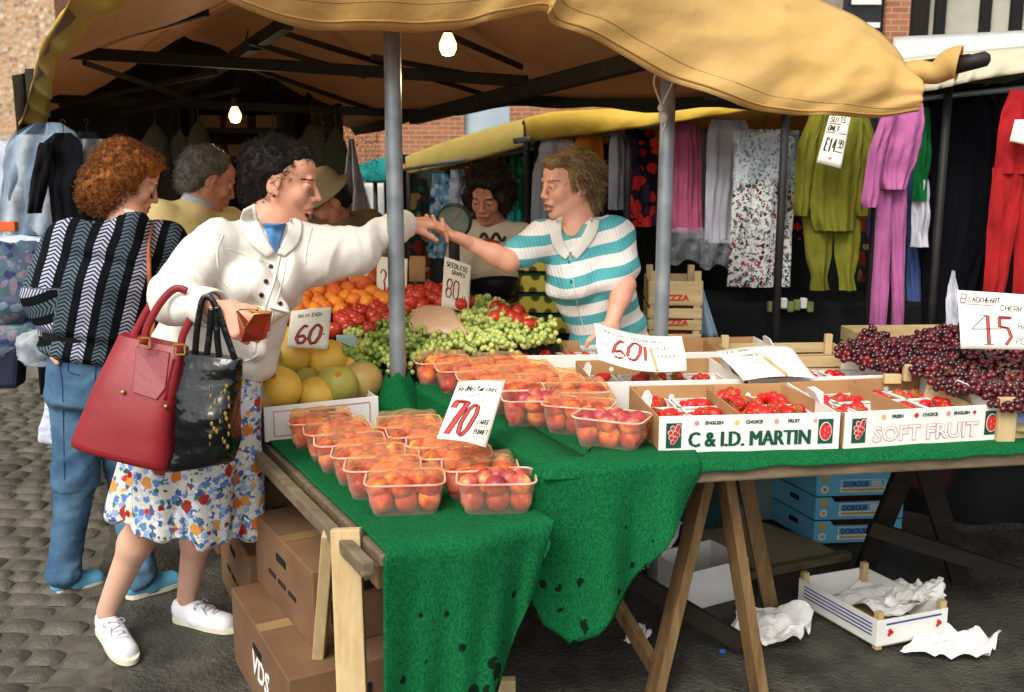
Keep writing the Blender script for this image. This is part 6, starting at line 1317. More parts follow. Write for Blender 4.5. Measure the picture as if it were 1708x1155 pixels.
def sdfmesh(s, h, fine=(), disp=None, it=2):
    """fine = list of (lo, hi, h2) boxes meshed at a smaller step"""
    lo, hi = s.bounds(); Vs, Qs, o = [], [], 0
    def outside(c):
        m = np.zeros(len(c), bool)
        for a, b, h2 in fine: m |= ((c > a + h * .6) & (c < b - h * .6)).all(1)
        return m
    jobs = [(lo, hi, h, outside if fine else None)]
    for a, b, h2 in fine: jobs.append((np.maximum(a, lo), np.minimum(b, hi), h2, None))
    for a, b, hh, dr in jobs:
        ax, F = s.field(a, b, hh); V, Q = nets(ax, F, dr)
        if not len(Q): continue
        V = smoothv(V, Q, it, .4); 
        if disp is not None:
            N = vnormals(V, Q); D = np.array([disp(p, n_) for p, n_ in zip(V, N)]); V = V + N * D[:, None]
        Vs.append(V); Qs.append(Q + o); o += len(V)
    if not Vs: return np.zeros((0, 3)), np.zeros((0, 4), int)
    return np.concatenate(Vs), np.concatenate(Qs)
def mesh_obj(name, V, Q, mats, parent, uv=None, midx=None):
    if not len(Q): print('EMPTY MESH', name); return None
    mb = MB(); mb.V = [V]; mb.n = len(V); mb.F = Q.tolist(); mb.M = (midx.tolist() if midx is not None else [0] * len(Q)); return build(name, mb, mats, parent, smooth=True, uv=uv)
def bvh(V, Q): return BVHTree.FromPolygons([tuple(v) for v in V], Q.tolist())
def hit(tr, px, py, off=.0):
    d = ray(px, py); d = nrm(d); r = tr.ray_cast(Vector((0, 0, CAMZ)), Vector(d), 20)
    if r[0] is None: return None, None
    n_ = np.array(r[1]); n_ = n_ if n_ @ d < 0 else -n_
    return np.array(r[0]) + n_ * off, n_
def surf_path(tr, pts, off=.002, n=24):
    pp = catmull([(a, b, 0) for a, b in pts], n); out = [hit(tr, p[0], p[1], off)[0] for p in pp]; return [o for o in out if o is not None]
def leaf(tr, inner, outer, off, parent, mt, name='collar_leaf', th=.0035, nu=14, nv=8, lift=.0):
    a, b = catmull([(x, y, 0) for x, y in inner], nu), catmull([(x, y, 0) for x, y in outer], nu); Pg = np.zeros((nu, nv, 3)); ok = np.zeros((nu, nv), bool)
    for i in range(nu):
        for j in range(nv):
            v = j / (nv - 1); q = a[i] * (1 - v) + b[i] * v; p, n_ = hit(tr, q[0], q[1], off + lift * math.sin(math.pi * v)); 
            if p is not None: Pg[i, j] = p; ok[i, j] = True
    if not ok.any(): return
    dep = [np.linalg.norm(p - V3(0, 0, CAMZ)) for p in Pg[ok]]; md = np.median(dep)
    for i in range(nu):
        for j in range(nv):
            v = j / (nv - 1); q = a[i] * (1 - v) + b[i] * v
            if not ok[i, j] or abs(np.linalg.norm(Pg[i, j] - V3(0, 0, CAMZ)) - md) > .12: Pg[i, j] = nrm(ray(q[0], q[1])) * md + V3(0, 0, CAMZ)
    for _ in range(2):
        Q_ = Pg.copy(); Q_[1:-1] = (Pg[:-2] + Pg[2:] + 2 * Pg[1:-1]) / 4; Pg = Q_
    m = MB(); m.grid(Pg, th); return build(name, m, mt, parent, smooth=True)
# ---------------------------------------------------------------- skin, hair
def skinmat(name, c1, c2):
    g = NG(name); vec = g.coord('Object'); n = g.noise(vec, 26, 3); big = g.noise(vec, 7, 2)
    col = g.ramp(big, [(.3, c1), (.7, c2)]); col = g.mix(g.math('MULTIPLY', n, .25), col, tuple(x * .9 for x in c1))
    g.done(col, .5, g.bump(g.noise(vec, 240, 2), .12, .001), .35, Subsurface_Weight=.08); g.b.inputs['Subsurface Radius'].default_value = (.012, .005, .003); return g.m
M['skin'] = skinmat('skin', (.83, .58, .46), (.88, .65, .54)); M['skin2'] = skinmat('rosy_skin', (.85, .60, .49), (.90, .69, .58)); M['skind'] = skinmat('tanned_skin', (.72, .48, .37), (.80, .56, .44))
M['tights'] = mat('skin_tone_tights', (.80, .62, .52), (.84, .66, .56), 6, .55, .05)
M['lips'] = mat('lips', (.74, .40, .36), None, rough=.4, bump=0); M['eyew'] = mat('eye_white', (.86, .84, .80), None, rough=.2, bump=0); M['iris'] = mat('eye_iris', (.16, .12, .10), None, rough=.15, bump=0)
def hairmat(name, c1, c2):
    g = NG(name); vec = g.coord('Object'); n = g.noise(vec, 30, 3); col = g.ramp(n, [(.3, c1), (.7, c2)]); return g.done(col, .45, g.bump(g.noise(vec, 160, 3), .6, .004), .12)
HM = dict(dark=hairmat('near_black_hair', (.11, .10, .09), (.17, .14, .12)), auburn=hairmat('auburn_hair', (.50, .27, .12), (.72, .45, .22)), brown=hairmat('brown_hair', (.26, .17, .12), (.36, .24, .16)), grey=hairmat('grey_hair', (.30, .28, .25), (.46, .44, .40)),
  blond=hairmat('streaked_blond_hair', (.55, .45, .28), (.80, .70, .50)), dblond=hairmat('mousy_brown_hair', (.36, .28, .19), (.55, .45, .31)))
class Head:
    def __init__(s, c, fwd, up=(0, 0, 1), scale=1.0):
        s.c = np.asarray(c, float); s.f = nrm(fwd); u = np.asarray(up, float); s.u = nrm(u - s.f * (u @ s.f)); s.l = np.cross(s.u, s.f); s.k = scale; s.M = np.stack([s.f, s.l, s.u], 1); s.open = True
    def w(s, f, l, u): return s.c + s.k * (s.f * f + s.l * l + s.u * u)
    def loc(s, P_): return (np.asarray(P_) - s.c) @ s.M / s.k
    def prims(s, S_, mouth_open=0.0, nose=1.0, neckbase=None, neck_r=.052):
        k = s.k; E = lambda c, r, kk=.02, op=1, rot=None: S_.ell(s.w(*c), np.array(r) * k, s.M if rot is None else s.M @ rot, kk, op); Cn = lambda a, b, ra, rb, kk=.015, op=1: S_.cone(s.w(*a), s.w(*b), ra * k, rb * k, kk, op)
        E((-.012, 0, .03), (.094, .074, .083)); E((.028, 0, -.03), (.060, .056, .078), .025); E((.050, 0, .045), (.042, .056, .045), .02)
        for sd_ in (-1, 1):
            Cn((.0, sd_ * .050, -.045), (.060, sd_ * .020, -.094), .020, .016, .02); E((.062, sd_ * .036, -.028), (.022, .022, .024), .02)
        E((.074, 0, -.098), (.019, .022, .018), .015)
        Cn((.084, -.034, .022), (.084, .034, .022), .010, .010, .012)
        for sd_ in (-1, 1):
            E((.100, sd_ * .031, -.001), (.020, .017, .012), .010, -1); E((.079, sd_ * .031, -.001), (.0138, .0150, .0128), .003); (E((.0935, sd_ * .0315, -.0015), (.009, .0125, .0042), .0015, -1) if s.open else None)
            Cn((.0885, sd_ * .018, .0065), (.082, sd_ * .045, .004), .0045, .004, .004)
        Cn((.090, 0, .012), (.109 + (nose - 1) * .02, 0, -.030), .0075, .0095, .010)
        for sd_ in (-1, 1): E((.100, sd_ * .0115, -.034), (.012, .007, .0085), .006); E((.106, sd_ * .006, -.043), (.004, .003, .003), .002, -1)
        E((.088, 0, -.060), (.016, .026, .018), .012)
        mo = mouth_open
        Cn((.0985, 0, -.0585), (.088, .021, -.063), .0065, .004, .004); Cn((.0985, 0, -.0585), (.088, -.021, -.063), .0065, .004, .004)
        Cn((.0965, -.010, -.0735 - mo), (.0965, .010, -.0735 - mo), .0078, .0078, .005)
        Cn((.104, -.020, -.0665 - mo * .5), (.104, .020, -.0665 - mo * .5), .0022 + mo * .55, .0022 + mo * .55, .003, -1)
        E((.092, 0, -.086), (.01, .016, .005), .006, -1)
        for sd_ in (-1, 1):
            E((-.008, sd_ * .076, -.008), (.019, .007, .032), .008, 1, np.array([[math.cos(.3), 0, math.sin(.3)], [0, 1, 0], [-math.sin(.3), 0, math.cos(.3)]])); E((-.004, sd_ * .085, -.004), (.010, .006, .018), .004, -1); E((.004, sd_ * .074, -.034), (.008, .006, .010), .005)
        if neckbase is not None: S_.cone(s.w(-.018, 0, -.045), neckbase, neck_r * k, neck_r * 1.15, .025); S_.cone(s.w(.02, 0, -.075), np.asarray(neckbase) + s.f * .02, .035 * k, .045, .03)
    def box(s, m=.0): e = np.array([.15, .15, .165]) * s.k; return (s.c - e, s.c + e + V3(0, 0, m), .0026)
    def eyes(s, parent, look=(1, 0, 0)):
        for sd_ in (-1, 1):
            c = s.w(.0795, sd_ * .031, -.001); m = MB(); m.ball(c, .0122 * s.k, 16, 12); d = nrm(s.M @ nrm(look)); m.ball(c + d * .0084 * s.k, .0056 * s.k, 12, 8, m=1); build('eye', m, [M['eyew'], M['iris']], parent, smooth=True)
def head_faces(H, V, Q, idx, brow=True):
    c = H.loc(V[Q].mean(1)); lip = (c[:, 0] > .084) & (np.abs(c[:, 1]) < .023) & (np.abs(c[:, 2] + .0665) < .0105 - np.abs(c[:, 1]) * .25) & (c[:, 0] < .12); idx[lip] = 1
    if brow:
        b = (c[:, 0] > .06) & (np.abs(np.abs(c[:, 1]) - .034) < .018) & (np.abs(c[:, 2] - .0225 + (np.abs(c[:, 1]) - .034) ** 2 * 12) < .0022); idx[b] = 2
    return idx
def hand_prims(S_, w_, d, nb, sd_, curls=(30, 30, 35, 40), thumb=(.55, .75, 0), sc=1.0, spread=.03, tcurl=25):
    """w_ wrist, d pointing direction, nb back-of-hand normal, sd_ towards the thumb"""
    w_, d = np.asarray(w_, float), nrm(d); nb = nrm(np.asarray(nb) - d * np.dot(nb, d)); sd_ = nrm(np.asarray(sd_) - d * np.dot(sd_, d) - nb * np.dot(sd_, nb))
    L = [(.042, .025, .020), (.046, .028, .022), (.042, .026, .021), (.034, .020, .018)]; pos = (.030, .010, -.010, -.028); tips = []
    for i in range(4):
        kn = w_ + d * (.086 - (.0, .0, .004, .012)[i]) * sc + sd_ * pos[i] * sc; S_.cone(w_ + sd_ * pos[i] * .55 * sc + d * .012, kn, .0165 * sc, .0118 * sc, .012)
        S_.ell((w_ + kn) / 2 - nb * .006, (.03, .014, .014), np.stack([d, sd_, nb], 1), .01)
        dd = nrm(d + sd_ * spread * pos[i] * 8); p = kn
        for j in range(3):
            a = R(curls[i]) * (.7, 1.0, .7)[j]; ax = nrm(np.cross(dd, -nb)) if j == 0 else ax_; ax_ = ax; dd = dd * math.cos(a) + np.cross(ax, dd) * math.sin(a); q = p + dd * L[i][j] * sc
            S_.cone(p, q, (.0090, .0083, .0076)[j] * sc, (.0084, .0077, .0064)[j] * sc, .0035 if j else .006); p = q
        tips.append(p)
    t0 = w_ + d * .022 * sc + sd_ * .024 * sc - nb * .006; td = nrm(d * thumb[0] + sd_ * thumb[1] + nb * thumb[2]); t1 = t0 + td * .038 * sc; ax = nrm(np.cross(td, nrm(d * .8 - nb * .6))); a = R(tcurl); td2 = td * math.cos(a) + np.cross(ax, td) * math.sin(a); t2 = t1 + td2 * .030 * sc; td3 = td2 * math.cos(a) + np.cross(ax, td2) * math.sin(a); t3 = t2 + td3 * .022 * sc
    S_.cone(w_ + d * .01, t0, .014 * sc, .016 * sc, .012); S_.cone(t0, t1, .0155 * sc, .0115 * sc, .010); S_.cone(t1, t2, .0112 * sc, .0100 * sc, .004); S_.cone(t2, t3, .0100 * sc, .0080 * sc, .004)
    return tips
def hbox(w_, r=.2): return (np.asarray(w_) - r, np.asarray(w_) + r, .0026)
def hair(name, H, masses, cuts, mt, parent, strands=900, L=.03, curl=.006, turns=2.0, rad=.0012, flow=(-.2, 0, -.6), nflow=.6, amp=.012, freq=14, mt2=None, seed=1, h=.005, sd_sel=None):
    S_ = SDF()
    for c, r in masses: S_.ell(H.w(*c), np.array(r) * H.k, H.M, .03)
    for c, r in cuts: S_.ell(H.w(*c), np.array(r) * H.k, H.M, .012, -1)
    V, Q = sdfmesh(S_, h, disp=lambda p, n_: amp * nz(p, freq, seed) + amp * .7 * abs(nz(p, freq * 2.3, seed + 4)) - amp * .2)
    o = mesh_obj(name, V, Q, mt, parent); N = vnormals(V, Q); rng = np.random.RandomState(seed); m = MB(); fl = H.M @ np.array(flow)
    ids = rng.choice(len(V), strands); 
    for i in ids:
        p, n_ = V[i].copy(), N[i]; 
        q_ = H.loc(p)
        if q_[0] > .035 and q_[2] < .078: continue
        dd = nrm(n_ * nflow + fl * rng.uniform(.4, 1.2) + rng.normal(0, .25, 3)); a = nrm(np.cross(dd, n_ + rng.normal(0, .1, 3))); b = np.cross(dd, a); ph = rng.uniform(0, 6.28); l = L * rng.uniform(.6, 1.3); k = 8 if turns > 1 else 6; pts = []
        p = p - n_ * .004
        for j in range(k):
            t_ = j / (k - 1); an = ph + t_ * turns * 6.28; r_ = curl * min(1, t_ * 3); pts.append(p + dd * l * t_ + (a * math.cos(an) + b * math.sin(an)) * r_ + V3(0, 0, -1) * (.25 if turns < 1 else .12) * l * t_ * t_ * 1.5)
        m.tube(pts, [rad * (1 - .5 * j / (k - 1)) for j in range(k)], 3, m=(1 if (mt2 is not None and rng.rand() < .45) else 0), cap=False)
    if m.n: build('loose_curls' if turns > 1 else 'loose_strands', m, [mt, mt2] if mt2 is not None else [mt], o, smooth=True)
    return o
def torso(S_, Hp, Ch, Nb, sr, sl_, o=0.0, female=True, k=1.0, bust=1.0, hip=1.0):
    s = nrm(sl_ - sr); wa = Hp * .45 + Ch * .55 * 1 ; wa = Hp + (Ch - Hp) * .5; ax = nrm(Nb - Hp); f = nrm(np.cross(ax, s)) * -1     # f points to the front (s runs from right shoulder to left)
    f = nrm(np.cross(s, ax))
    S_.econ(Hp, wa, (.155 * hip * k + o, .115 * hip * k + o), (.125 * k + o, .095 * k + o), s, .04); S_.econ(wa, Ch, (.125 * k + o, .095 * k + o), (.150 * k + o, .110 * k + o), s, .04)
    S_.econ(Ch, Ch * .25 + (sr + sl_) / 2 * .75, (.150 * k + o, .108 * k + o), (.135 * k + o, .07 * k + o), s, .04); S_.cone(sr + s * .035, sl_ - s * .035, .050 * k + o, .050 * k + o, .03); S_.cone((sr + sl_) / 2, Nb, .062 + o, .058 + o * .5, .03)
    if female:
        for sg in (-1, 1): S_.ell(Ch + s * .068 * sg + f * .078, (.058 * bust + o, .058 * bust + o, .060 * bust + o), None, .03)
    return f
def arm(S_, sh, el, wr, r=(.044, .037, .036, .025), k=.02, o=0.0): S_.cone(sh, el, r[0] + o, r[1] + o, k); S_.cone(el, el * .65 + wr * .35, r[2] + o, r[2] * .97 + o, .02); S_.cone(el * .65 + wr * .35, wr, r[2] * .97 + o, r[3] + o, .02)
def legs(S_, hp, kn, an, r=(.078, .052, .050, .032), o=0.0):
    ca = kn * .68 + an * .32; S_.cone(hp, kn, r[0] + o, r[1] + o, .03); S_.cone(kn, ca, r[1] * .95 + o, r[2] + o, .03); S_.cone(ca, an, r[2] + o, r[3] + o, .03)
def button(tr, px, py, r, parent, mt, name='button'):
    p, n_ = hit(tr, px, py, .001)
    if p is None: return
    m = MB(); m.tube([p - n_ * .002, p + n_ * .0035], r, 12); build(name, m, mt, parent)
def sneaker(parent, heel, toe, mt, sole, lace=True, h=.0035):
    heel, toe = np.asarray(heel, float), np.asarray(toe, float); d = nrm(toe - heel); s = nrm(np.cross(d, (0, 0, 1))); u = np.cross(s, d); L = np.linalg.norm(toe - heel); q = lambda a, b, c: heel + d * a * L + s * b + u * c
    S_ = SDF(); S_.cone(q(.13, 0, .030), q(.42, 0, .028), .030, .034, .02); S_.cone(q(.42, 0, .028), q(.80, 0, .022), .034, .030, .02); S_.cone(q(.42, .008, .022), q(.82, .014, .018), .028, .022, .02); S_.cone(q(.42, -.008, .022), q(.80, -.012, .018), .028, .022, .02); S_.cone(q(.12, 0, .055), q(.36, 0, .052), .026, .026, .02)
    S_.ell(q(.19, 0, .104), (.060, .029, .034), np.stack([d, s, u], 1), .008, -1)
    V, Q = sdfmesh(S_, h); t_ = (V - heel) @ u; V = V + np.outer(np.maximum(0, .008 - t_), u); o = mesh_obj('shoe', V, Q, mt, parent)
    m = MB(); rows = []
    out = [(.02, -.012), (.10, -.030), (.35, -.035), (.62, -.042), (.85, -.036), (.97, -.018), (1.0, 0), (.97, .020), (.85, .038), (.62, .042), (.35, .034), (.10, .030), (.02, .012), (.0, 0)]
    ring = catmull([(a, b, 0) for a, b in out] + [(out[0][0], out[0][1], 0)], 40)[:-1]; v = [q(a, b, c) for c in (.0, .016) for a, b, _ in ring]; n = len(ring); m.add(v, [tuple(range(n)), tuple(range(n, 2 * n))[::-1]] + [(i, (i + 1) % n, n + (i + 1) % n, n + i) for i in range(n)]); build('sole', m, sole, o)
    if lace:
        tr = bvh(V, Q); m = MB()
        for i in range(5):
            a = .44 + .065 * i; pts = []
            for b in np.linspace(-.016, .016, 5):
                r_ = tr.ray_cast(Vector(q(a + (.02 if i % 2 else -.02) * b / .016, b, .15)), Vector(-u)); 
                if r_[0] is not None: pts.append(np.array(r_[0]) + u * .001)
            if len(pts) > 2: m.tube(pts, .0022, 5)
        b0 = q(.42, 0, .068)
        for sg in (-1, 1): m.tube(catmull([b0, b0 + s * sg * .022 + u * .012, b0 + s * sg * .034 + d * .004, b0 + s * sg * .02 - u * .004, b0], 12), .0018, 5); m.tube(catmull([b0, b0 + s * sg * .02 + d * .03 - u * .006, b0 + s * sg * .026 + d * .05 - u * .022], 8), .0016, 5)
        build('laces', m, M['grey_lace'] if 'grey_lace' in M else mat('grey_lace', (.70, .70, .74), None, bump=0), o, smooth=True)
    return o
def softbag(name, label, tl, tr_, br, bl, d0, d1, mt, amp=.006, freq=7, cat='bag', seed=1, bulge=.02):
    c = [np.asarray(q, float) for q in (tl, tr_, br, bl)]; t = thing(name, label, cat, (c[2] + c[3]) / 2); rows = []; N = 44
    for v in np.linspace(0, 1, 30):
        A_ = c[0] * (1 - v) + c[3] * v; B_ = c[1] * (1 - v) + c[2] * v; dp = (d0 + (d1 - d0) * v ** .7) * (1 if v < .93 else math.sqrt(max(.05, 1 - ((v - .93) / .07) ** 2 * .8))); rr = []; ex_ = nrm(B_ - A_); ey_ = nrm(np.cross(ex_, (0, 0, 1)))
        for k_ in range(N):
            an = 2 * math.pi * k_ / N; cx, sy = math.cos(an), math.sin(an); cx = np.sign(cx) * abs(cx) ** .45; sy = np.sign(sy) * abs(sy) ** .6; p = (A_ + B_) / 2 + (B_ - A_) / 2 * cx + ey_ * sy * dp / 2
            p = p + ey_ * sy * bulge * math.sin(math.pi * v) * .5; n_ = nrm(ex_ * cx * .4 + ey_ * sy); rr.append(p + n_ * (amp * nz(p, freq, seed) + amp * .8 * abs(nz(p, freq * 2.2, seed + 3))))
        rows.append(rr + [rr[0]])
    m = MB(); m.grid(np.array(rows)); m.add(rows[0][:-1], [tuple(range(N))]); m.add(rows[-1][:-1], [tuple(range(N))[::-1]]); V = m.verts(); tr = BVHTree.FromPolygons([tuple(x) for x in V], m.F); build('body', m, mt, t, smooth=True); return t, tr
# ================================================================ materials of clothes worn
def wov(name, c1, c2, sc=4, bs=300, rough=.85, fold=.3): 
    g = NG(name); vec = g.coord('Object'); col = g.ramp(g.noise(vec, sc), [(.3, c1), (.7, c2)]); return g.done(col, rough, g.bump(g.noise(vec, 16, 3), fold, .012, g.bump(g.noise(vec, bs, 2), .15, .001)), .15)
WM = dict(white=wov('white_cotton', (.85, .83, .78), (.90, .88, .83)), denim=wov('blue_denim', (.20, .31, .42), (.34, .47, .56), 9, 260), tan=wov('pale_tan_cloth', (.74, .66, .42), (.82, .75, .52)), khaki=wov('dark_tan_cloth', (.40, .34, .22), (.50, .43, .29)), cream=wov('cream_jersey', (.78, .74, .64), (.84, .80, .70)), blueshirt=wov('sky_blue_jersey', (.32, .50, .70), (.38, .56, .74)), darkt=wov('dark_trouser_cloth', (.16, .16, .18), (.22, .22, .24)), greyh=wov('grey_brown_felt', (.56, .50, .40), (.64, .58, .46)), bluecan=wov('pale_blue_canvas', (.32, .58, .70), (.40, .64, .74)), whitecan=wov('white_canvas_shoe', (.84, .84, .86), (.90, .90, .91)), sole=wov('pale_rubber', (.78, .77, .68), (.84, .82, .74)))
def stripemat():
    g = NG('teal_striped_knit'); uv = g.n('UVMap'); sp = g.n('SeparateXYZ'); g.l(uv.outputs[0], sp.inputs[0]); w_ = g.noise(g.coord('Object'), 6, 2)
    v = g.math('FRACT', g.math('DIVIDE', g.math('ADD', sp.outputs[1], g.math('MULTIPLY', w_, .012)), .078)); m = g.math('LESS_THAN', v, .47)
    rib = g.math('SINE', g.math('MULTIPLY', sp.outputs[0], 520)); col = g.mix(m, (.90, .88, .85), (.34, .66, .68)); return g.done(col, .85, g.bump(rib, .35, .002, g.bump(g.noise(g.coord('Object'), 18, 3), .4, .012)), .15)
def chevmat():
    g = NG('chevron_cardigan_knit'); uv = g.n('UVMap'); sp = g.n('SeparateXYZ'); g.l(uv.outputs[0], sp.inputs[0]); U, Vv = sp.outputs[0], sp.outputs[1]
    per = .064; a = g.math('FRACT', g.math('DIVIDE', U, per)); st = g.math('LESS_THAN', a, .60); loc = g.math('ABSOLUTE', g.math('SUBTRACT', g.math('FRACT', g.math('DIVIDE', a, .60)), .5))
    ch = g.math('LESS_THAN', g.math('FRACT', g.math('DIVIDE', g.math('ADD', Vv, g.math('MULTIPLY', loc, .026)), .013)), .56)
    alt = g.math('LESS_THAN', g.math('FRACT', g.math('DIVIDE', U, per * 2)), .5); light = g.mix(alt, (.66, .66, .74), (.34, .40, .44)); m = g.math('MULTIPLY', st, ch)
    col = g.mix(m, g.mix(g.math('MULTIPLY', st, .55), (.05, .06, .07), (.12, .14, .16)), light); return g.done(col, .9, g.bump(m, .3, .003, g.bump(g.noise(g.coord('Object'), 12, 3), .4, .015)), .1)
def floralmat():
    g = NG('floral_skirt_cotton'); vec = g.coord('Object'); base = (.80, .79, .74); col = None
    lay = [(46, .42, [(.36, .50, .70), (.28, .36, .56), (.54, .64, .78), (.36, .50, .70)]), (44, .28, [(.16, .36, .28), (.86, .88, .92), (.24, .48, .42), (.86, .88, .92)]), (17, .33, [(.76, .44, .20), (.62, .22, .18), (.80, .56, .28), (.80, .82, .84)]), (26, .24, [(.60, .12, .12), (.86, .86, .9), (.88, .62, .2), (.76, .24, .2)])]
    col = base
    for i, (sc, th, cols) in enumerate(lay):
        v = g.n('TexVoronoi'); v.inputs['Scale'].default_value = sc; mp = g.n('Mapping'); mp.inputs['Location'].default_value = (i * 1.7, i * .9, i * 2.3); g.l(vec, mp.inputs[0]); n = g.n('TexNoise'); n.inputs['Scale'].default_value = sc * 2; g.l(mp.outputs[0], n.inputs['Vector']); mv = g.n('Mix', data_type='VECTOR'); mv.inputs[0].default_value = .022; g.l(mp.outputs[0], mv.inputs[4]); g.l(n.outputs['Color'], mv.inputs[5]); g.l(mv.outputs[1], v.inputs['Vector'])
        s = g.n('SeparateColor'); g.l(v.outputs['Color'], s.inputs[0]); c = g.ramp(s.outputs[0], [(k / len(cols), q) for k, q in enumerate(cols)], 'CONSTANT'); mk = g.math('LESS_THAN', v.outputs['Distance'], th + .06 if i < 1 else th); col = g.mix(mk, col, c)
    return g.done(col, .8, g.bump(g.noise(vec, 12, 3), .3, .015), .15)
WM['stripe'] = stripemat(); WM['chev'] = chevmat(); WM['floral'] = floralmat()
WM['redbag'] = mat('red_leather', (.47, .09, .11), (.54, .12, .14), 5, .42, .25, 80, .003, spec=.4); WM['patent'] = mat('black_patent', (.012, .02, .022), (.02, .04, .045), 5, .12, .8, 12, .015, spec=.5); WM['gold'] = mat('brass', (.85, .70, .38), None, rough=.3, bump=0, Metallic=.9); WM['purse'] = mat('red_brown_leather', (.56, .16, .10), (.62, .22, .13), 9, .4, .1)
WM['dkbtn'] = mat('dark_button', (.24, .12, .12), None, rough=.3, bump=0)
def ridged(p, s, sd, st=(1, 1, 1)): return 1 - 2 * abs(nz((p[0] * st[0], p[1] * st[1], p[2] * st[2]), s, sd))
# ================================================================ 1 the shopper in the white jacket
def w1():
    t = thing('person', 'dark haired shopper in white jacket and floral skirt, reaching out one arm', 'person', G(260, 1060, 0))
    Hp, Ch, Nb = P(352, 618, 2.86), P(408, 468, 2.9), P(446, 382, 2.97); SR, SL = P(352, 408, 2.80), P(512, 398, 3.02); ER, EL_ = P(292, 498, 2.64), P(600, 408, 3.14); WR, WL = P(362, 517, 2.52), P(676, 374, 3.35)
    hr, hl = P(318, 655, 2.84), P(372, 655, 2.90); kr, kl = P(250, 850, 2.86), P(338, 850, 2.96); tdR = G(222, 1112, .0); hdR = tdR + nrm(G(160, 1050, .0) - tdR) * .262; hdR[2] = .03; hdL, tdL = G(290, 1032, .0), G(399, 1054, .0); ar = hdR * .78 + tdR * .22; ar[2] = .105; al = hdL * .78 + tdL * .22; al[2] = .085
    H = Head(P(470, 302, 3.0), (.97, .04, -.20), (.12, 0, 1)); H.open = False; B = SDF(); f = torso(B, Hp, Ch, Nb, SR, SL, -.008); H.prims(B, .0, 1.3, Nb + V3(0, 0, .01))
    arm(B, SR, ER, WR); arm(B, SL, EL_, WL); legs(B, hr, kr, ar, (.076, .050, .048, .031)); legs(B, hl, kl, al, (.076, .050, .048, .031))
    for a_, tt in ((ar, tdR), (al, tdL)): B.cone(a_ - V3(0, 0, .035), (a_ * .6 + tt * .4) * V3(1, 1, 0) + V3(0, 0, .034), .024, .014, .01)
    dR = P(425, 558, 2.50) - WR; hand_prims(B, WR, dR, (-.45, -.75, .55), (.6, -.4, .7), (48, 50, 52, 55), (.75, .45, -.1), 1.0, tcurl=15)
    dL = P(716, 372, 3.38) - WL; hand_prims(B, WL, dL, (-.1, -.35, 1), (.1, -1, -.3), (34, 26, 22, 20), (.9, .45, -.35), 1.0, tcurl=14)
    V, Q = sdfmesh(B, .007, [H.box(), hbox(WR + V3(.06, 0, -.05), .15), hbox(WL + V3(.06, 0, 0), .15)]); idx = head_faces(H, V, Q, np.zeros(len(Q), int))
    leg = V[Q].mean(1)[:, 2] < .62; idx[leg] = 3; mesh_obj('body', V, Q, [M['skin'], M['lips'], HM['dark'], M['tights']], t, midx=idx); H.eyes(t, (1, 0, -.5))
    for sd_ in (-1, 1): # lashes
        m = MB(); m.tube([H.w(.0885 + .0035 * math.cos(a * 1.3), sd_ * (.031 + .0125 * a), -.0055 + .003 * a * a) for a in np.linspace(-1, 1, 9)], .0012, 5); build('eyelashes', m, HM['dark'], t, smooth=True)
    # jacket
    J = SDF(); torso(J, Hp * .8 + Ch * .2, Ch, Nb - V3(0, 0, .02), SR, SL, .006, bust=.75, hip=1.0); s = nrm(SL - SR)
    J.econ(P(352, 598, 2.86), P(392, 500, 2.88), (.165, .13), (.150, .115), s, .03, cap=.015)
    J.cone(SR, ER, .056, .056, .03); J.cone(ER, WR * .62 + ER * .38, .056, .044, .02); J.cone(SL - s * .02 - V3(0, 0, .02), EL_ - V3(0, 0, .012), .066, .052, .03); J.cone(EL_ - V3(0, 0, .012), WL * .80 + EL_ * .2, .058, .040, .02); J.cone(P(470, 450, 2.92), P(590, 428, 3.10), .070, .040, .04)
    J.cone(P(430, 470, 2.80), P(468, 516, 2.78), .035, .014, .03); J.cone(P(395, 560, 2.80), P(432, 588, 2.80), .035, .014, .03); J.cone(P(420, 530, 2.80), P(462, 520, 2.79), .03, .014, .03)
    J.econ(Nb - V3(0, 0, .03) , H.w(-.02, 0, -.04), (.066, .060), (.058, .052), s, .01, -1)     # neck hole
    nf = nrm(f * .8 + V3(.25, -.3, 0)); J.cone(P(450, 366, 2.92), P(458, 380, 2.78), .040, .026, .012, -1)
    def fold(p, n_):
        d1 = p - SL; a = .014 * ridged(p, 4.2, 2.0, (1.8, 1.2, .9)) + .010 * ridged(p, 8, 7.0, (1.5, 1, .55)) + .004 * nz(p, 22, 3); return a - .006
    V, Q = sdfmesh(J, .0058, disp=fold); jk = mesh_obj('jacket', V, Q, WM['white'], t); tr = bvh(V, Q)
    def path(name, pts, r, mt=WM['white'], off=.0, n=30):
        pp = surf_path(tr, pts, off, n)
        if len(pp) > 3: m = MB(); m.tube(pp, r, 6, flat=.6); build(name, m, mt, jk, smooth=True)
    path('placket', [(466, 428), (456, 470), (440, 520), (428, 560), (424, 590)], .0045); path('placket', [(478, 428), (470, 470), (456, 520), (448, 560)], .003); path('waist_tab', [(452, 512), (466, 516), (480, 520)], .010)
    path('armhole_seam', [(372, 392), (362, 420), (366, 460), (380, 480)], .0025); path('armhole_seam', [(520, 380), (512, 410), (508, 440)], .0025); path('chest_seam', [(380, 415), (420, 430), (450, 440)], .0022); path('hem', [(330, 600), (370, 606), (410, 602), (430, 592)], .005)
    for b in ((452, 445), (443, 470), (436, 492), (467, 507)): button(tr, *b, .0065, jk, WM['dkbtn'])
    for b in ((420, 385), (438, 403), (476, 398), (468, 413)): button(tr, *b, .005, jk, WM['dkbtn'])
    # collar: two turned down leaves
    leaf(tr, [(425, 340), (430, 366), (441, 392), (457, 422)], [(406, 350), (400, 378), (416, 408), (446, 430)], .005, jk, WM['white'], lift=.003)
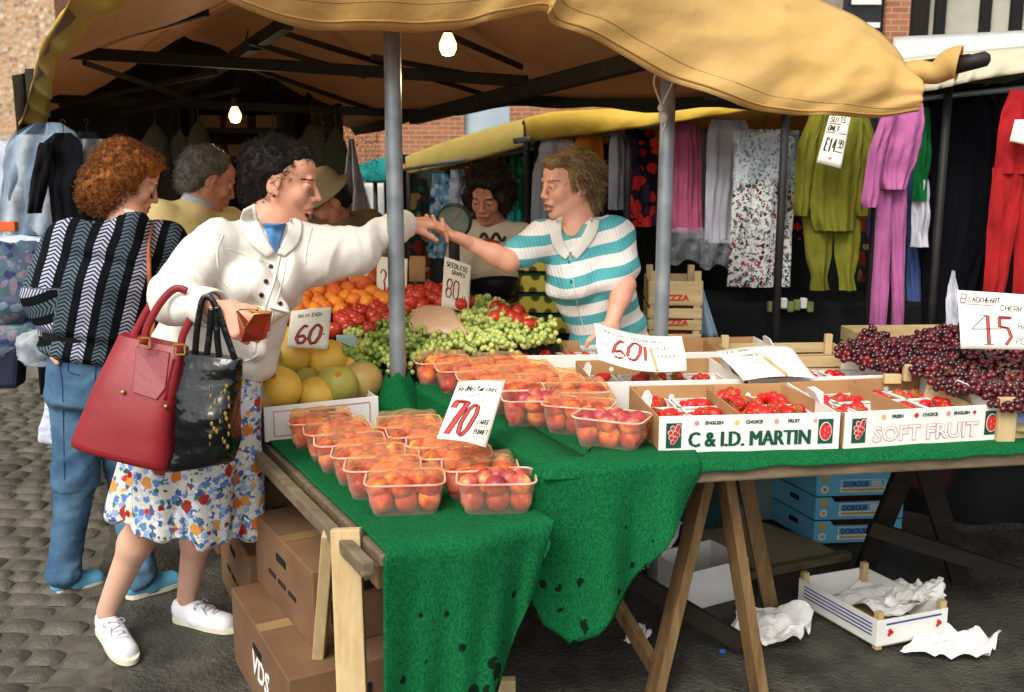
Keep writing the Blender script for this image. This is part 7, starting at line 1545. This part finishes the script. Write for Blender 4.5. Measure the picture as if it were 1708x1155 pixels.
    leaf(tr, [(484, 366), (478, 384), (470, 404), (461, 424)], [(503, 372), (502, 394), (492, 414), (474, 430)], .005, jk, WM['white'], lift=.003)
    C = SDF(); C.econ(Nb - V3(.0, 0, .012), Nb + V3(.006, .004, .030), (.078, .072), (.068, .062), s, .01, cap=.012); C.econ(Nb - V3(0, 0, .06), Nb + V3(.012, .01, .09), (.064, .060), (.062, .056), s, .006, -1); C.ell(Nb + nf * .08 + V3(.02, -.02, -.01), (.06, .06, .06), None, .01, -1); V2, Q2 = sdfmesh(C, .004); mesh_obj('collar_stand', V2, Q2, WM['white'], jk)
    leaf(tr, [(437, 372), (446, 396), (457, 422)], [(477, 374), (469, 398), (459, 422)], .0025, t, WM['blueshirt'], 'blue_top')
    if 0: S3 = SDF(); S3.econ(Ch, Nb - V3(0, 0, .045), (.13, .105), (.072, .062), s, .03); S3.cone(P(450, 392, 2.91), P(458, 425, 2.84), .036, .03, .02); V2, Q2 = sdfmesh(S3, .006); mesh_obj('blue_top', V2, Q2, WM['blueshirt'], t)
    # cuffs
    for e, w_, r_, q in ((ER, WR, .047, .70), (EL_, WL, .044, .84)):
        a = e * (1 - q) + w_ * q; d = nrm(w_ - e); m = MB(); pr = [(r_ * .93, -.02), (r_ * 1.08, -.016), (r_ * 1.12, .02), (r_ * 1.08, .045), (r_ * .98, .047), (r_ * .90, .02)]; x = nrm(np.cross(d, (0, 0, 1))); Rm = np.stack([x, np.cross(d, x), d], 1); m.lathe(pr, 28, a, Rm=Rm); build('cuff', m, WM['white'], jk, smooth=True)
    # skirt
    K = SDF(); w0, w1_, w2 = P(352, 600, 2.87), P(326, 740, 2.86), P(300, 862, 2.86); xd = V3(1, .1, .12)
    K.econ(w0, w1_, (.15, .13), (.185, .15), xd, .02, cap=.02); K.econ(w1_, w2, (.19, .165), (.214, .185), xd, .02, cap=.012); K.cone(P(396, 620, 2.83), P(405, 880, 2.84), .03, .035, .04)
    K.econ(w2 * .75 + w1_ * .25, w2 + (w2 - w1_) * .3, (.19, .145), (.205, .158), xd, .01, -1)
    def sf(p, n_): 
        q = max(0, min(1, (.95 - p[2]) / .55)); a = math.atan2(p[1] - w2[1], p[0] - w2[0]); return q * (.018 * math.sin(a * 7 + 1) + .010 * math.sin(a * 13 + p[2] * 4)) + .004 * nz(p, 12)
    V, Q = sdfmesh(K, .006, disp=sf); mesh_obj('skirt', V, Q, WM['floral'], t)
    hair('hair', H, [((-.028, 0, .048), (.090, .080, .076)), ((-.050, 0, .005), (.066, .078, .070)), ((.038, 0, .084), (.040, .056, .032)), ((-.06, 0, -.045), (.045, .06, .04))], [((.098, 0, -.03), (.062, .12, .088)), ((.02, .09, -.045), (.05, .045, .05)), ((.02, -.09, -.045), (.05, .045, .05))], HM['dark'], t, 1700, .022, .005, 1.6, .0011, (-.3, 0, -.3), .8, .012, 20, seed=3)
    for sd_ in (-1,): m = MB(); m.ball(H.w(.0, sd_ * .084, -.042), (.005, .004, .005), 8, 6); build('earring', m, WM['dkbtn'], t, smooth=True)
    sneaker(t, hdR, tdR + V3(0, 0, .004), WM['whitecan'], WM['sole']); sneaker(t, hdL, tdL, WM['whitecan'], WM['sole'])
    # purse in the hand
    tp = thing('purse', 'open red brown leather purse with a gilt clasp in the shopper\'s hand', 'purse', P(415, 545, 2.47)); m = MB(); a = [P(394, 519, 2.46), P(408, 550, 2.44), P(424, 524, 2.42), P(451, 523, 2.44), P(447, 548, 2.45), P(438, 568, 2.47), P(402, 572, 2.49)]; ce = np.mean(a, 0)
    fr = a + [p + V3(0, .022, 0) for p in a]; n = len(a); m.add(fr, [tuple(range(n)), tuple(range(n, 2 * n))[::-1]] + [(i, n + i, n + (i + 1) % n, (i + 1) % n) for i in range(n)]); build('body', m, WM['purse'], tp, bevel=.002)
    m = MB(); m.tube([a[0], a[1], a[2], a[3]], .0022, 6); m.tube([a[0] + V3(0, .024, 0), P(424, 516, 2.48), a[3] + V3(0, .022, 0)], .0022, 6); build('clasp_frame', m, WM['gold'], tp, smooth=True); m = MB(); m.ball(P(428, 516, 2.46), .005, 8, 6); build('clasp', m, WM['gold'], tp, smooth=True)
    # bags over the forearm
    tb_, trb = softbag('handbag', 'large red leather handbag with flap pockets hanging from the white sleeved arm', P(203, 556, 2.60), P(313, 580, 2.56), P(294, 786, 2.52), P(126, 740, 2.56), .05, .15, WM['redbag'], .005, 5, bulge=.03)
    for (pts) in ([(228, 580), (222, 655), (262, 668), (276, 648), (284, 590)], [(288, 600), (272, 668), (300, 676), (310, 600)]):
        pp = [hit(trb, x, y, .006)[0] for x, y in pts]; pp = [p for p in pp if p is not None]
        if len(pp) > 3:
            n = len(pp); m = MB(); m.add(pp + [p + V3(0, .008, 0) for p in pp], [tuple(range(n))[::-1]] + [(i, (i + 1) % n, n + (i + 1) % n, n + i) for i in range(n)]); build('pocket_flap', m, WM['redbag'], tb_, bevel=.002)
    for x, y in ((207, 655), (276, 678)):
        p, _ = hit(trb, x, y, .007)
        if p is not None: m = MB(); m.ball(p, .006, 8, 6); build('stud', m, WM['gold'], tb_, smooth=True)
    arcs = [[(240, 575), (246, 545), (268, 505), (292, 482), (312, 486)], [(218, 570), (236, 535), (262, 495), (300, 474), (322, 500)]]; arcs2 = [[(300, 590), (305, 560), (318, 530), (318, 496)], [(288, 590), (296, 560), (306, 535), (300, 492)]]
    for a_, dy in ((arcs[0], 2.53), (arcs2[0], 2.53), (arcs[1], 2.60)):
        m = MB(); pts = catmull([P(x, y, dy) for x, y in a_], 20); m.tube(pts, .010, 8, flat=.4, up=V3(0, 1, 0)); build('strap', m, WM['redbag'], tb_, smooth=True)
    for x, y in ((241, 572), (299, 583)):
        c = P(x, y, 2.51); m = MB()
        for a_, b_ in (((-1, -1), (1, -1)), ((1, -1), (1, 1)), ((1, 1), (-1, 1)), ((-1, 1), (-1, -1))): m.beam(c + V3(a_[0] * .014, 0, a_[1] * .013), c + V3(b_[0] * .014, 0, b_[1] * .013), .004, .004, up=(0, 1, 0))
        build('buckle', m, WM['gold'], tb_)
    tk, trk = softbag('handbag', 'black patent shopping bag hanging next to the red handbag', P(312, 586, 2.53), P(402, 600, 2.50), P(392, 768, 2.50), P(288, 786, 2.52), .03, .10, WM['patent'], .014, 9, seed=5, bulge=.03)
    for pts in ([(325, 592), (330, 540), (338, 500), (352, 498), (362, 520)], [(345, 592), (350, 550), (352, 515)], [(366, 596), (362, 560), (360, 512)], [(392, 600), (376, 555), (362, 512)]):
        m = MB(); m.tube(catmull([P(x, y, 2.49) for x, y in pts], 16), .0085, 8, flat=.4, up=V3(0, 1, 0)); build('strap', m, WM['patent'], tk, smooth=True)
    g = mat('gold_print', (.55, .45, .20), None, rough=.3, bump=0); m = MB()
    for i in range(26):
        p, n_ = hit(trk, 366 + 16 * math.sin(i * 2.3), 640 + i * 4.2, .0015)
        if p is not None: m.ball(p, (.004 * abs(math.sin(i * 1.7)) + .001, .0015, .007), 6, 4)
    build('gold_pattern', m, g, tk, smooth=True)
w1()
# ================================================================ 2 the shopper in the chevron cardigan
def w2():
    t = thing('person', 'auburn haired shopper seen from behind in a black chevron cardigan and blue jeans', 'person', G(180, 985, 0))
    Hp, Ch, Nb = P(160, 618, 3.38), P(185, 450, 3.40), P(212, 372, 3.45); SL, SR = P(112, 410, 3.34), P(278, 408, 3.58); EL_, WL = P(78, 492, 3.26), P(92, 558, 3.30); ER, WR = P(285, 490, 3.72), P(330, 470, 3.9)
    H = Head(P(212, 300, 3.48), (.80, .42, -.42), (.2, .1, 1), 1.0); B = SDF(); f = torso(B, Hp, Ch, Nb, SR, SL, -.008); H.prims(B, 0, 1.15, Nb)
    arm(B, SL, EL_, WL); arm(B, SR, ER, WR); sh = [(G(88, 992, 0), G(176, 968, 0)), (G(210, 1000, 0), G(304, 970, 0))]; a1, a2 = [h_ * .76 + t_ * .24 + V3(0, 0, .10) for h_, t_ in sh]
    legs(B, P(128, 650, 3.36), P(126, 800, 3.34), a1); legs(B, P(190, 650, 3.42), P(216, 800, 3.46), a2)
    for a_, tt in ((a1, sh[0][1]), (a2, sh[1][1])): B.cone(a_ - V3(0, 0, .035), (a_ * .6 + tt * .4) * V3(1, 1, 0) + V3(0, 0, .034), .024, .014, .01)
    hand_prims(B, WL, V3(.1, 0, -1), (-1, 0, 0), (.2, -1, 0), (70, 72, 75, 75)); hand_prims(B, WR, V3(.8, .3, -.4), (0, 0, 1), (0, -1, 0))
    V, Q = sdfmesh(B, .008, [H.box(), hbox(WL, .14)]); idx = head_faces(H, V, Q, np.zeros(len(Q), int)); mesh_obj('body', V, Q, [M['skin2'], M['lips'], HM['auburn']], t, midx=idx); H.eyes(t)
    s = nrm(SL - SR); J = SDF(); torso(J, Hp * .8 + Ch * .2, Ch, Nb - V3(0, 0, .015), SR, SL, .028, bust=.8, hip=1.1); J.econ(P(166, 545, 3.38), P(180, 470, 3.39), (.205, .145), (.185, .13), s, .05, cap=.03)
    J.cone(SL, EL_, .070, .068, .05); J.cone(EL_, WL * .8 + EL_ * .2, .068, .045, .03); J.cone(SR, ER, .070, .064, .05); J.cone(ER, WR * .8 + ER * .2, .06, .05, .03); J.econ(Nb - V3(0, 0, .01), H.w(-.02, 0, -.05), (.06, .056), (.056, .05), s, .01, -1)
    V, Q = sdfmesh(J, .006, disp=lambda p, n_: .009 * ridged(p, 3.6, 4.0, (1.5, 1.2, .8)) + .004 * nz(p, 14)); ax = nrm(Nb - Hp); hv = nrm(V3(1, .25, 0) - ax * np.dot(V3(1, .25, 0), ax)); rel = V - Hp
    U = rel @ hv; Vv = rel @ ax; U = U * (1 - .10 * Vv); aL = nrm(WL - EL_); dist_ = np.linalg.norm(np.cross(V - EL_, aL), axis=1); fa = (V[:, 2] < EL_[2] + .03) & (U < -.13) ; per = nrm(np.cross(aL, V3(0, 1, 0))); U2 = (V - EL_) @ (aL * .85 + per * .3); V2_ = (V - EL_) @ per
    uv = np.stack([np.where(fa, U2, U), np.where(fa, V2_, Vv)], 1); mesh_obj('cardigan', V, Q, WM['chev'], t, uv=uv)
    K = SDF(); K.econ(P(163, 568, 3.38), P(165, 550, 3.38), (.185, .135), (.195, .145), s, .01, cap=.02); V, Q = sdfmesh(K, .006); mesh_obj('waistband', V, Q, mat('black_rib_knit', (.05, .05, .06), (.08, .08, .09), 8, .9, .5, 200, .003), t)
    K = SDF(); d = nrm(WL - EL_); K.cone(WL - d * .055, WL - d * .015, .046, .040, .01); V, Q = sdfmesh(K, .005); mesh_obj('cuff', V, Q, MATS['black_rib_knit'], t)
    K = SDF(); K.econ(Nb - V3(0, 0, .0), Nb + V3(.01, .01, .035), (.066, .060), (.064, .058), s, .01, cap=.012); V, Q = sdfmesh(K, .005); mesh_obj('shirt_collar', V, Q, WM['white'], t)
    D = SDF(); D.econ(P(162, 585, 3.38), P(160, 660, 3.38), (.165, .125), (.165, .13), s, .04, cap=.05); l1, k1, a1b = P(128, 660, 3.36), P(126, 800, 3.34), a1 - V3(0, 0, .01); l2, k2, a2b = P(190, 660, 3.42), P(216, 800, 3.46), a2 - V3(0, 0, .0)
    for a_, b_, c_ in ((l1, k1, a1b), (l2, k2, a2b)): D.cone(a_, b_, .092, .068, .03); D.cone(b_, c_, .068, .052, .03)
    D.cone(a1b, a1b - V3(0, 0, .015), .054, .058, .02); D.cone(a2b, a2b - V3(0, 0, .02), .054, .058, .02)
    V, Q = sdfmesh(D, .006, disp=lambda p, n_: .009 * ridged(p, 5, 9.0, (1.3, 1.3, 1.1)) * (1.0 if p[2] < .3 or abs(p[2] - .5) < .12 else .5) + .005 * ridged(p, 12, 4.0, (1.1, 1.1, 1.3)) * (1.0 if p[2] < .6 else .5) + .002 * nz(p, 40) - .005); jn = mesh_obj('jeans', V, Q, WM['denim'], t); tr = bvh(V, Q)
    for pts in ([(96, 590), (104, 640), (106, 720), (108, 800)], [(118, 590), (114, 618), (132, 626)], [(160, 590), (158, 640), (150, 690)]):
        pp = surf_path(tr, pts, .001, 16)
        if len(pp) > 3: m = MB(); m.tube(pp, .0018, 5); build('seam', m, mat('denim_seam', (.16, .28, .42), None, bump=0), jn, smooth=True)
    hair('hair', H, [((-.022, 0, .042), (.096, .090, .085)), ((-.045, .0, -.025), (.080, .092, .085)), ((-.062, .0, -.085), (.058, .078, .058)), ((.035, 0, .078), (.052, .060, .036))], [((.115, 0, -.055), (.065, .10, .085)), ((.04, -.10, -.07), (.045, .045, .05))], HM['auburn'], t, 3600, .024, .006, 1.8, .0010, (-.2, 0, -.6), .8, .018, 17, mt2=HM['brown'], seed=11)
    sneaker(t, *sh[0], WM['bluecan'], WM['sole'], False); sneaker(t, *sh[1], WM['bluecan'], WM['sole'], False)
    # shoulder strap and carrier bag
    m = MB(); rr = surf_path(bvh(*sdfmesh(J, .012)), [(248, 378), (244, 410), (246, 450), (250, 500)], .006, 20); m.tube(rr + [P(254, 540, 3.3), P(256, 620, 3.32)], .010, 6, flat=.35, up=V3(0, 1, 0)); single('shoulder_strap', m, mat('tan_leather', (.58, .32, .18), (.66, .38, .22), 8, .5), 'tan leather shoulder strap crossing the back of the chevron cardigan', 'strap', smooth=True)
    softbag('carrier_bag', 'white plastic carrier bag hanging beside the blue jeans', P(84, 645, 3.5), P(112, 650, 3.5), P(112, 742, 3.5), P(68, 736, 3.5), .02, .09, MATS['milky_plastic'] if False else mat('white_polythene', (.78, .79, .83), (.70, .72, .78), 9, .35, .6, 20, .02), .014, 14)
w2()
def upper(label, Hp, Ch, Nb, SR, SL, ER, EL_, WR, WL, H, top, skin, hairargs, hb=None, mo=0, k=1.0, legs_=True, h=.008, toff=.02, female=True, hands=None, sleeve=1.0, collar=None, extra=None, legmat='darkt', eyes=True, neck=.052, ampf=.006):
    t = thing('person', label, 'person', (Hp[0], Hp[1], 0)); B = SDF(); torso(B, Hp, Ch, Nb, SR, SL, -.010, female, k); H.prims(B, mo, 1.0, Nb, neck); arm(B, SR, ER, WR); arm(B, SL, EL_, WL); s = nrm(SL - SR); fr = nrm(np.cross(s, (0, 0, 1)))
    if legs_:
        for sg in (-1, 1): h0 = Hp + s * .08 * sg; legs(B, h0, V3(h0[0], h0[1], .48), V3(h0[0], h0[1], .1)); B.cone(V3(h0[0], h0[1], .06), V3(h0[0], h0[1], .035) + fr * .12, .026, .018, .02)
    for a_ in (hands or []): hand_prims(B, *a_)
    fine = [H.box()] + [hbox(a_[0], .16) for a_ in (hands or [])]; V, Q = sdfmesh(B, h, fine); idx = head_faces(H, V, Q, np.zeros(len(Q), int)); mesh_obj('body', V, Q, [skin, M['lips'], hb or HM['brown']], t, midx=idx)
    if eyes: H.eyes(t, (1, 0, -.2))
    J = SDF(); torso(J, Hp, Ch, Nb - V3(0, 0, .02), SR, SL, toff, female, k, .8); J.cone(SR, ER * sleeve + SR * (1 - sleeve), .058 * k + toff * .5, .058 * k + toff * .4, .035); J.cone(SL, EL_ * sleeve + SL * (1 - sleeve), .058 * k + toff * .5, .058 * k + toff * .4, .035)
    if sleeve >= 1: J.cone(ER, WR * .9 + ER * .1, .055, .042, .02); J.cone(EL_, WL * .9 + EL_ * .1, .055, .042, .02)
    J.econ(Nb - V3(0, 0, .02), H.w(-.02, 0, -.04), (.062, .056), (.056, .05), s, .01, -1)
    if collar: collar(J, s, fr)
    V, Q = sdfmesh(J, h * .85, disp=lambda p, n_: ampf * ridged(p, 4.5, Hp[0] * 3, (1.5, 1.2, .8)) + ampf * .8 * ridged(p, 9, Hp[0] * 5, (1.3, 1, .7)) - ampf * .4)
    if legs_:
        D = SDF(); D.econ(Hp + V3(0, 0, .04), Hp - V3(0, 0, .06), (.165, .125), (.17, .13), s, .03)
        for sg in (-1, 1): h0 = Hp + s * .085 * sg; D.cone(h0, V3(h0[0], h0[1], .48), .092, .07, .03); D.cone(V3(h0[0], h0[1], .48), V3(h0[0], h0[1], .08), .07, .058, .02)
        V2, Q2 = sdfmesh(D, .012); mesh_obj('trousers', V2, Q2, WM[legmat], t)
        for sg in (-1, 1): h0 = Hp + s * .085 * sg; q = V3(h0[0], h0[1], 0); sneaker(t, q - fr * .07, q + fr * .18, WM['darkt'], WM['sole'], False, .008)
    return t, V, Q, s, fr
# ================================================================ 3 man in the tan jacket
H3 = Head(P(348, 300, 4.1), (.80, .45, -.38), (.1, .1, 1), 1.02)
t, V, Q, s, fr = upper('grey haired man in a pale tan jacket standing between the two shoppers', P(300, 570, 4.0), P(302, 430, 4.0), P(322, 350, 4.05), P(385, 385, 4.2), P(255, 372, 3.95), P(420, 470, 4.25), P(235, 470, 3.9), P(450, 500, 4.4), P(270, 540, 3.9), H3, None, M['skind'], None, k=1.12, female=False, toff=.035, hb=HM['grey'], hands=[(P(450, 500, 4.4), V3(1, 0, -.3), (0, 0, 1), (0, -1, 0)), (P(270, 540, 3.9), V3(.3, 0, -1), (-1, 0, 0), (0, 1, 0))])
mesh_obj('jacket', V, Q, WM['tan'], t); K = SDF(); K.econ(P(324, 352, 4.05), P(332, 334, 4.06), (.068, .062), (.066, .060), s, .01, cap=.012); V, Q = sdfmesh(K, .006); mesh_obj('shirt_collar', V, Q, mat('pale_blue_shirt', (.70, .72, .76), None, bump=0), t)
hair('hair', H3, [((-.025, 0, .05), (.098, .088, .082)), ((-.055, 0, -.0), (.07, .082, .07)), ((-.06, 0, -.05), (.045, .06, .035))], [((.105, 0, -.02), (.065, .12, .085)), ((.03, .09, -.05), (.05, .04, .05)), ((.03, -.09, -.05), (.05, .04, .05))], HM['grey'], t, 900, .02, .004, 1.2, .0013, (-.4, 0, -.4), .6, .010, 22, seed=21, h=.006)
# ================================================================ 4 stallholder in a hat
H4 = Head(P(545, 335, 4.5), (-.72, -.35, -.6), (0, -.1, 1), 1.02)
t, V, Q, s, fr = upper('bending stallholder in a pale brown hat and khaki coat behind the reaching arm', P(590, 520, 4.75), P(575, 420, 4.65), P(562, 368, 4.55), P(525, 392, 4.5), P(618, 380, 4.72), P(500, 450, 4.35), P(640, 450, 4.6), P(520, 500, 4.2), P(600, 500, 4.4), H4, None, M['skind'], None, k=1.08, female=False, toff=.03, hands=[(P(520, 500, 4.2), V3(.2, -1, -.3), (0, 0, 1), (-1, 0, 0)), (P(600, 500, 4.4), V3(-.3, -1, -.3), (0, 0, 1), (1, 0, 0))])
mesh_obj('coat', V, Q, WM['khaki'], t); hair('hair', H4, [((-.03, 0, .03), (.09, .082, .08)), ((-.06, 0, -.03), (.05, .07, .05))], [((.1, 0, -.02), (.065, .12, .085))], HM['dark'], t, 300, .015, .003, .8, .0013, seed=5, h=.007)
m = MB(); Rm = np.stack([H4.f, H4.l, H4.u], 1); m.lathe([(.0, .135), (.05, .131), (.074, .118), (.086, .085), (.088, .055), (.094, .048), (.112, .036), (.118, .030), (.116, .026), (.095, .042), (.085, .046)], 36, H4.w(-.012, 0, .005), sx=1.12, Rm=Rm); build('hat', m, WM['greyh'], t, smooth=True)
# ================================================================ 5 helper in the printed T-shirt
H5 = Head(P(815, 326, 4.45), (-.28, -.88, -.36), (0, -.2, 1), 1.0)
WR5, WL5 = P(862, 492, 4.18), P(866, 488, 4.25)
t, V, Q, s, fr = upper('helper with dark curly hair and a cream T-shirt, looking down behind the counter', P(838, 560, 4.6), P(825, 440, 4.55), P(820, 378, 4.5), P(778, 400, 4.48), P(868, 400, 4.52), P(765, 465, 4.4), P(892, 462, 4.5), P(800, 500, 4.2), P(856, 496, 4.25), H5, None, M['skind'], None, hb=HM['dark'], sleeve=.75, hands=[(P(800, 500, 4.2), V3(.6, -.6, -.2), (0, 0, 1), (.6, .6, 0)), (P(856, 496, 4.25), V3(-.8, -.4, -.1), (0, -.3, 1), (-.3, 1, 0))], legmat='denim', toff=.03)
ts = mesh_obj('t_shirt', V, Q, WM['cream'], t); tr = bvh(V, Q); m = MB()
for i in range(60):
    a = random.random() * 6.28; r_ = math.sqrt(random.random()); p, n_ = hit(tr, 816 + 15 * r_ * math.cos(a), 408 + 8 * r_ * math.sin(a), .002)
    if p is not None: m.ball(p, (.010, .003, .008), 6, 4)
build('red_motif', m, mat('red_shirt_print', (.74, .30, .20), None, bump=0), ts, smooth=True); m = MB()
for i in range(26):
    p, n_ = hit(tr, 802 + i * 1.6, 396 - 6 * math.sin(i * .5) , .002)
    if p is not None: m.ball(p, (.009, .003, .006), 6, 4)
build('dark_motif', m, mat('dark_shirt_print', (.20, .22, .18), None, bump=0), ts, smooth=True)
hair('hair', H5, [((-.02, 0, .055), (.105, .108, .088)), ((-.05, 0, -.01), (.085, .112, .095)), ((.03, .082, -.01), (.04, .03, .06)), ((.03, -.082, -.01), (.04, .03, .06)), ((.06, 0, .082), (.04, .065, .03))], [((.112, 0, -.035), (.06, .062, .082))], HM['dark'], t, 1300, .024, .006, 1.7, .0014, (-.1, 0, -.5), .8, .014, 18, mt2=HM['brown'], seed=31, h=.006)
c = P(825, 470, 4.15); m = MB(); m.lathe([(.0, -.085), (.05, -.082), (.085, -.060), (.104, -.02), (.108, .0), (.112, .002), (.106, .004), (.09, -.03), (.05, -.07), (0, -.075)], 32, c, Rm=rotz(.2) @ np.array([[1, 0, 0], [0, .95, .3], [0, -.3, .95]])); single('scale_pan', m, mat('dark_metal_pan', (.06, .07, .08), (.10, .11, .12), 6, .35, 0, spec=.5), 'dark round scale pan held by the helper in the T-shirt', 'pan', smooth=True)
# ================================================================ 6 saleswoman in the striped shirt
WR6, WL6 = P(782, 405, 3.46), P(1020, 540, 3.46)
H6 = Head(P(950, 308, 3.62), (-.90, -.40, -.10), (-.08, 0, 1), 1.0)
def vneck(J, s, fr): J.cone(P(958, 360, 3.60), P(948, 415, 3.40), .052, .012, .012, -1)
t, V, Q, s, fr = upper('blonde saleswoman in a teal and white striped shirt holding out her palm', P(1040, 640, 3.70), P(985, 462, 3.62), P(965, 376, 3.62), P(900, 400, 3.58), P(1030, 392, 3.62), P(848, 436, 3.48), P(1042, 476, 3.52), WR6, WL6, H6, None, M['skin2'], None, hb=HM['dblond'], mo=.003, sleeve=.62, toff=.014, k=.93, collar=vneck, h=.007, hands=[(WR6, P(732, 386, 3.42) - WR6, (-.25, -.1, -1), (0, 1, .1), (14, 16, 20, 26), (.8, .6, -.1), 1.0, .06), (WL6, V3(-.1, -.2, -1), (.3, -1, 0), (-1, 0, 0), (30, 30, 30, 30))])
ax = nrm(P(965, 376, 3.62) - P(1040, 640, 3.70)); rel = V - P(985, 462, 3.62); hx = nrm(np.cross(ax, V3(0, -1, 0))); u_ = rel @ hx; v_ = rel @ ax * .75 + rel[:, 2] * .25 - .16 * np.maximum(0, np.abs(u_) - .12) + .05 * np.minimum(0, u_ + .1)
sh = mesh_obj('striped_shirt', V, Q, WM['stripe'], t, uv=np.stack([u_, v_ + 1.0], 1)); tr = bvh(V, Q)
leaf(tr, [(937, 362), (935, 385), (941, 405), (951, 424)], [(920, 372), (917, 396), (926, 418), (944, 434)], .004, sh, WM['white'], lift=.002)
leaf(tr, [(984, 364), (976, 384), (965, 404), (953, 424)], [(1000, 368), (994, 392), (980, 412), (962, 434)], .004, sh, WM['white'], lift=.002)
for y in (438, 470): button(tr, 950 + (y - 438) * .1, y, .006, sh, mat('teal_button', (.15, .45, .42), None, bump=0))
pp = surf_path(tr, [(950, 425), (956, 470), (966, 520), (975, 550)], .001, 20); m = MB(); m.tube(pp, .003, 5, flat=.5); build('placket', m, WM['white'], sh, smooth=True)
K = SDF(); K.econ(P(1015, 540, 3.68), P(1060, 640, 3.72), (.16, .13), (.20, .15), s, .04); V2, Q2 = sdfmesh(K, .01); rel = V2 - P(985, 462, 3.62)
hair('hair', H6, [((-.020, 0, .058), (.090, .078, .068)), ((-.046, 0, .010), (.062, .074, .072)), ((-.060, 0, -.048), (.026, .050, .042)), ((.052, 0, .078), (.036, .056, .028)), ((.0, .074, .025), (.035, .014, .035)), ((.0, -.074, .025), (.035, .014, .035))], [((.112, 0, -.028), (.058, .12, .082)), ((.035, .092, -.065), (.05, .04, .045)), ((.035, -.092, -.065), (.05, .04, .045))], HM['dblond'], t, 5600, .036, .004, .7, .0010, (-.8, 0, -.55), .38, .012, 18, mt2=HM['blond'], seed=41, h=.005)
m = MB(); m.tube(catmull([P(938, 372, 3.52), P(945, 392, 3.50), P(955, 398, 3.50), (P(972, 375, 3.54))], 16), .0012, 5); build('necklace', m, WM['gold'], t, smooth=True)
# ---------------------------------------------------------------- nothing below this line but checks
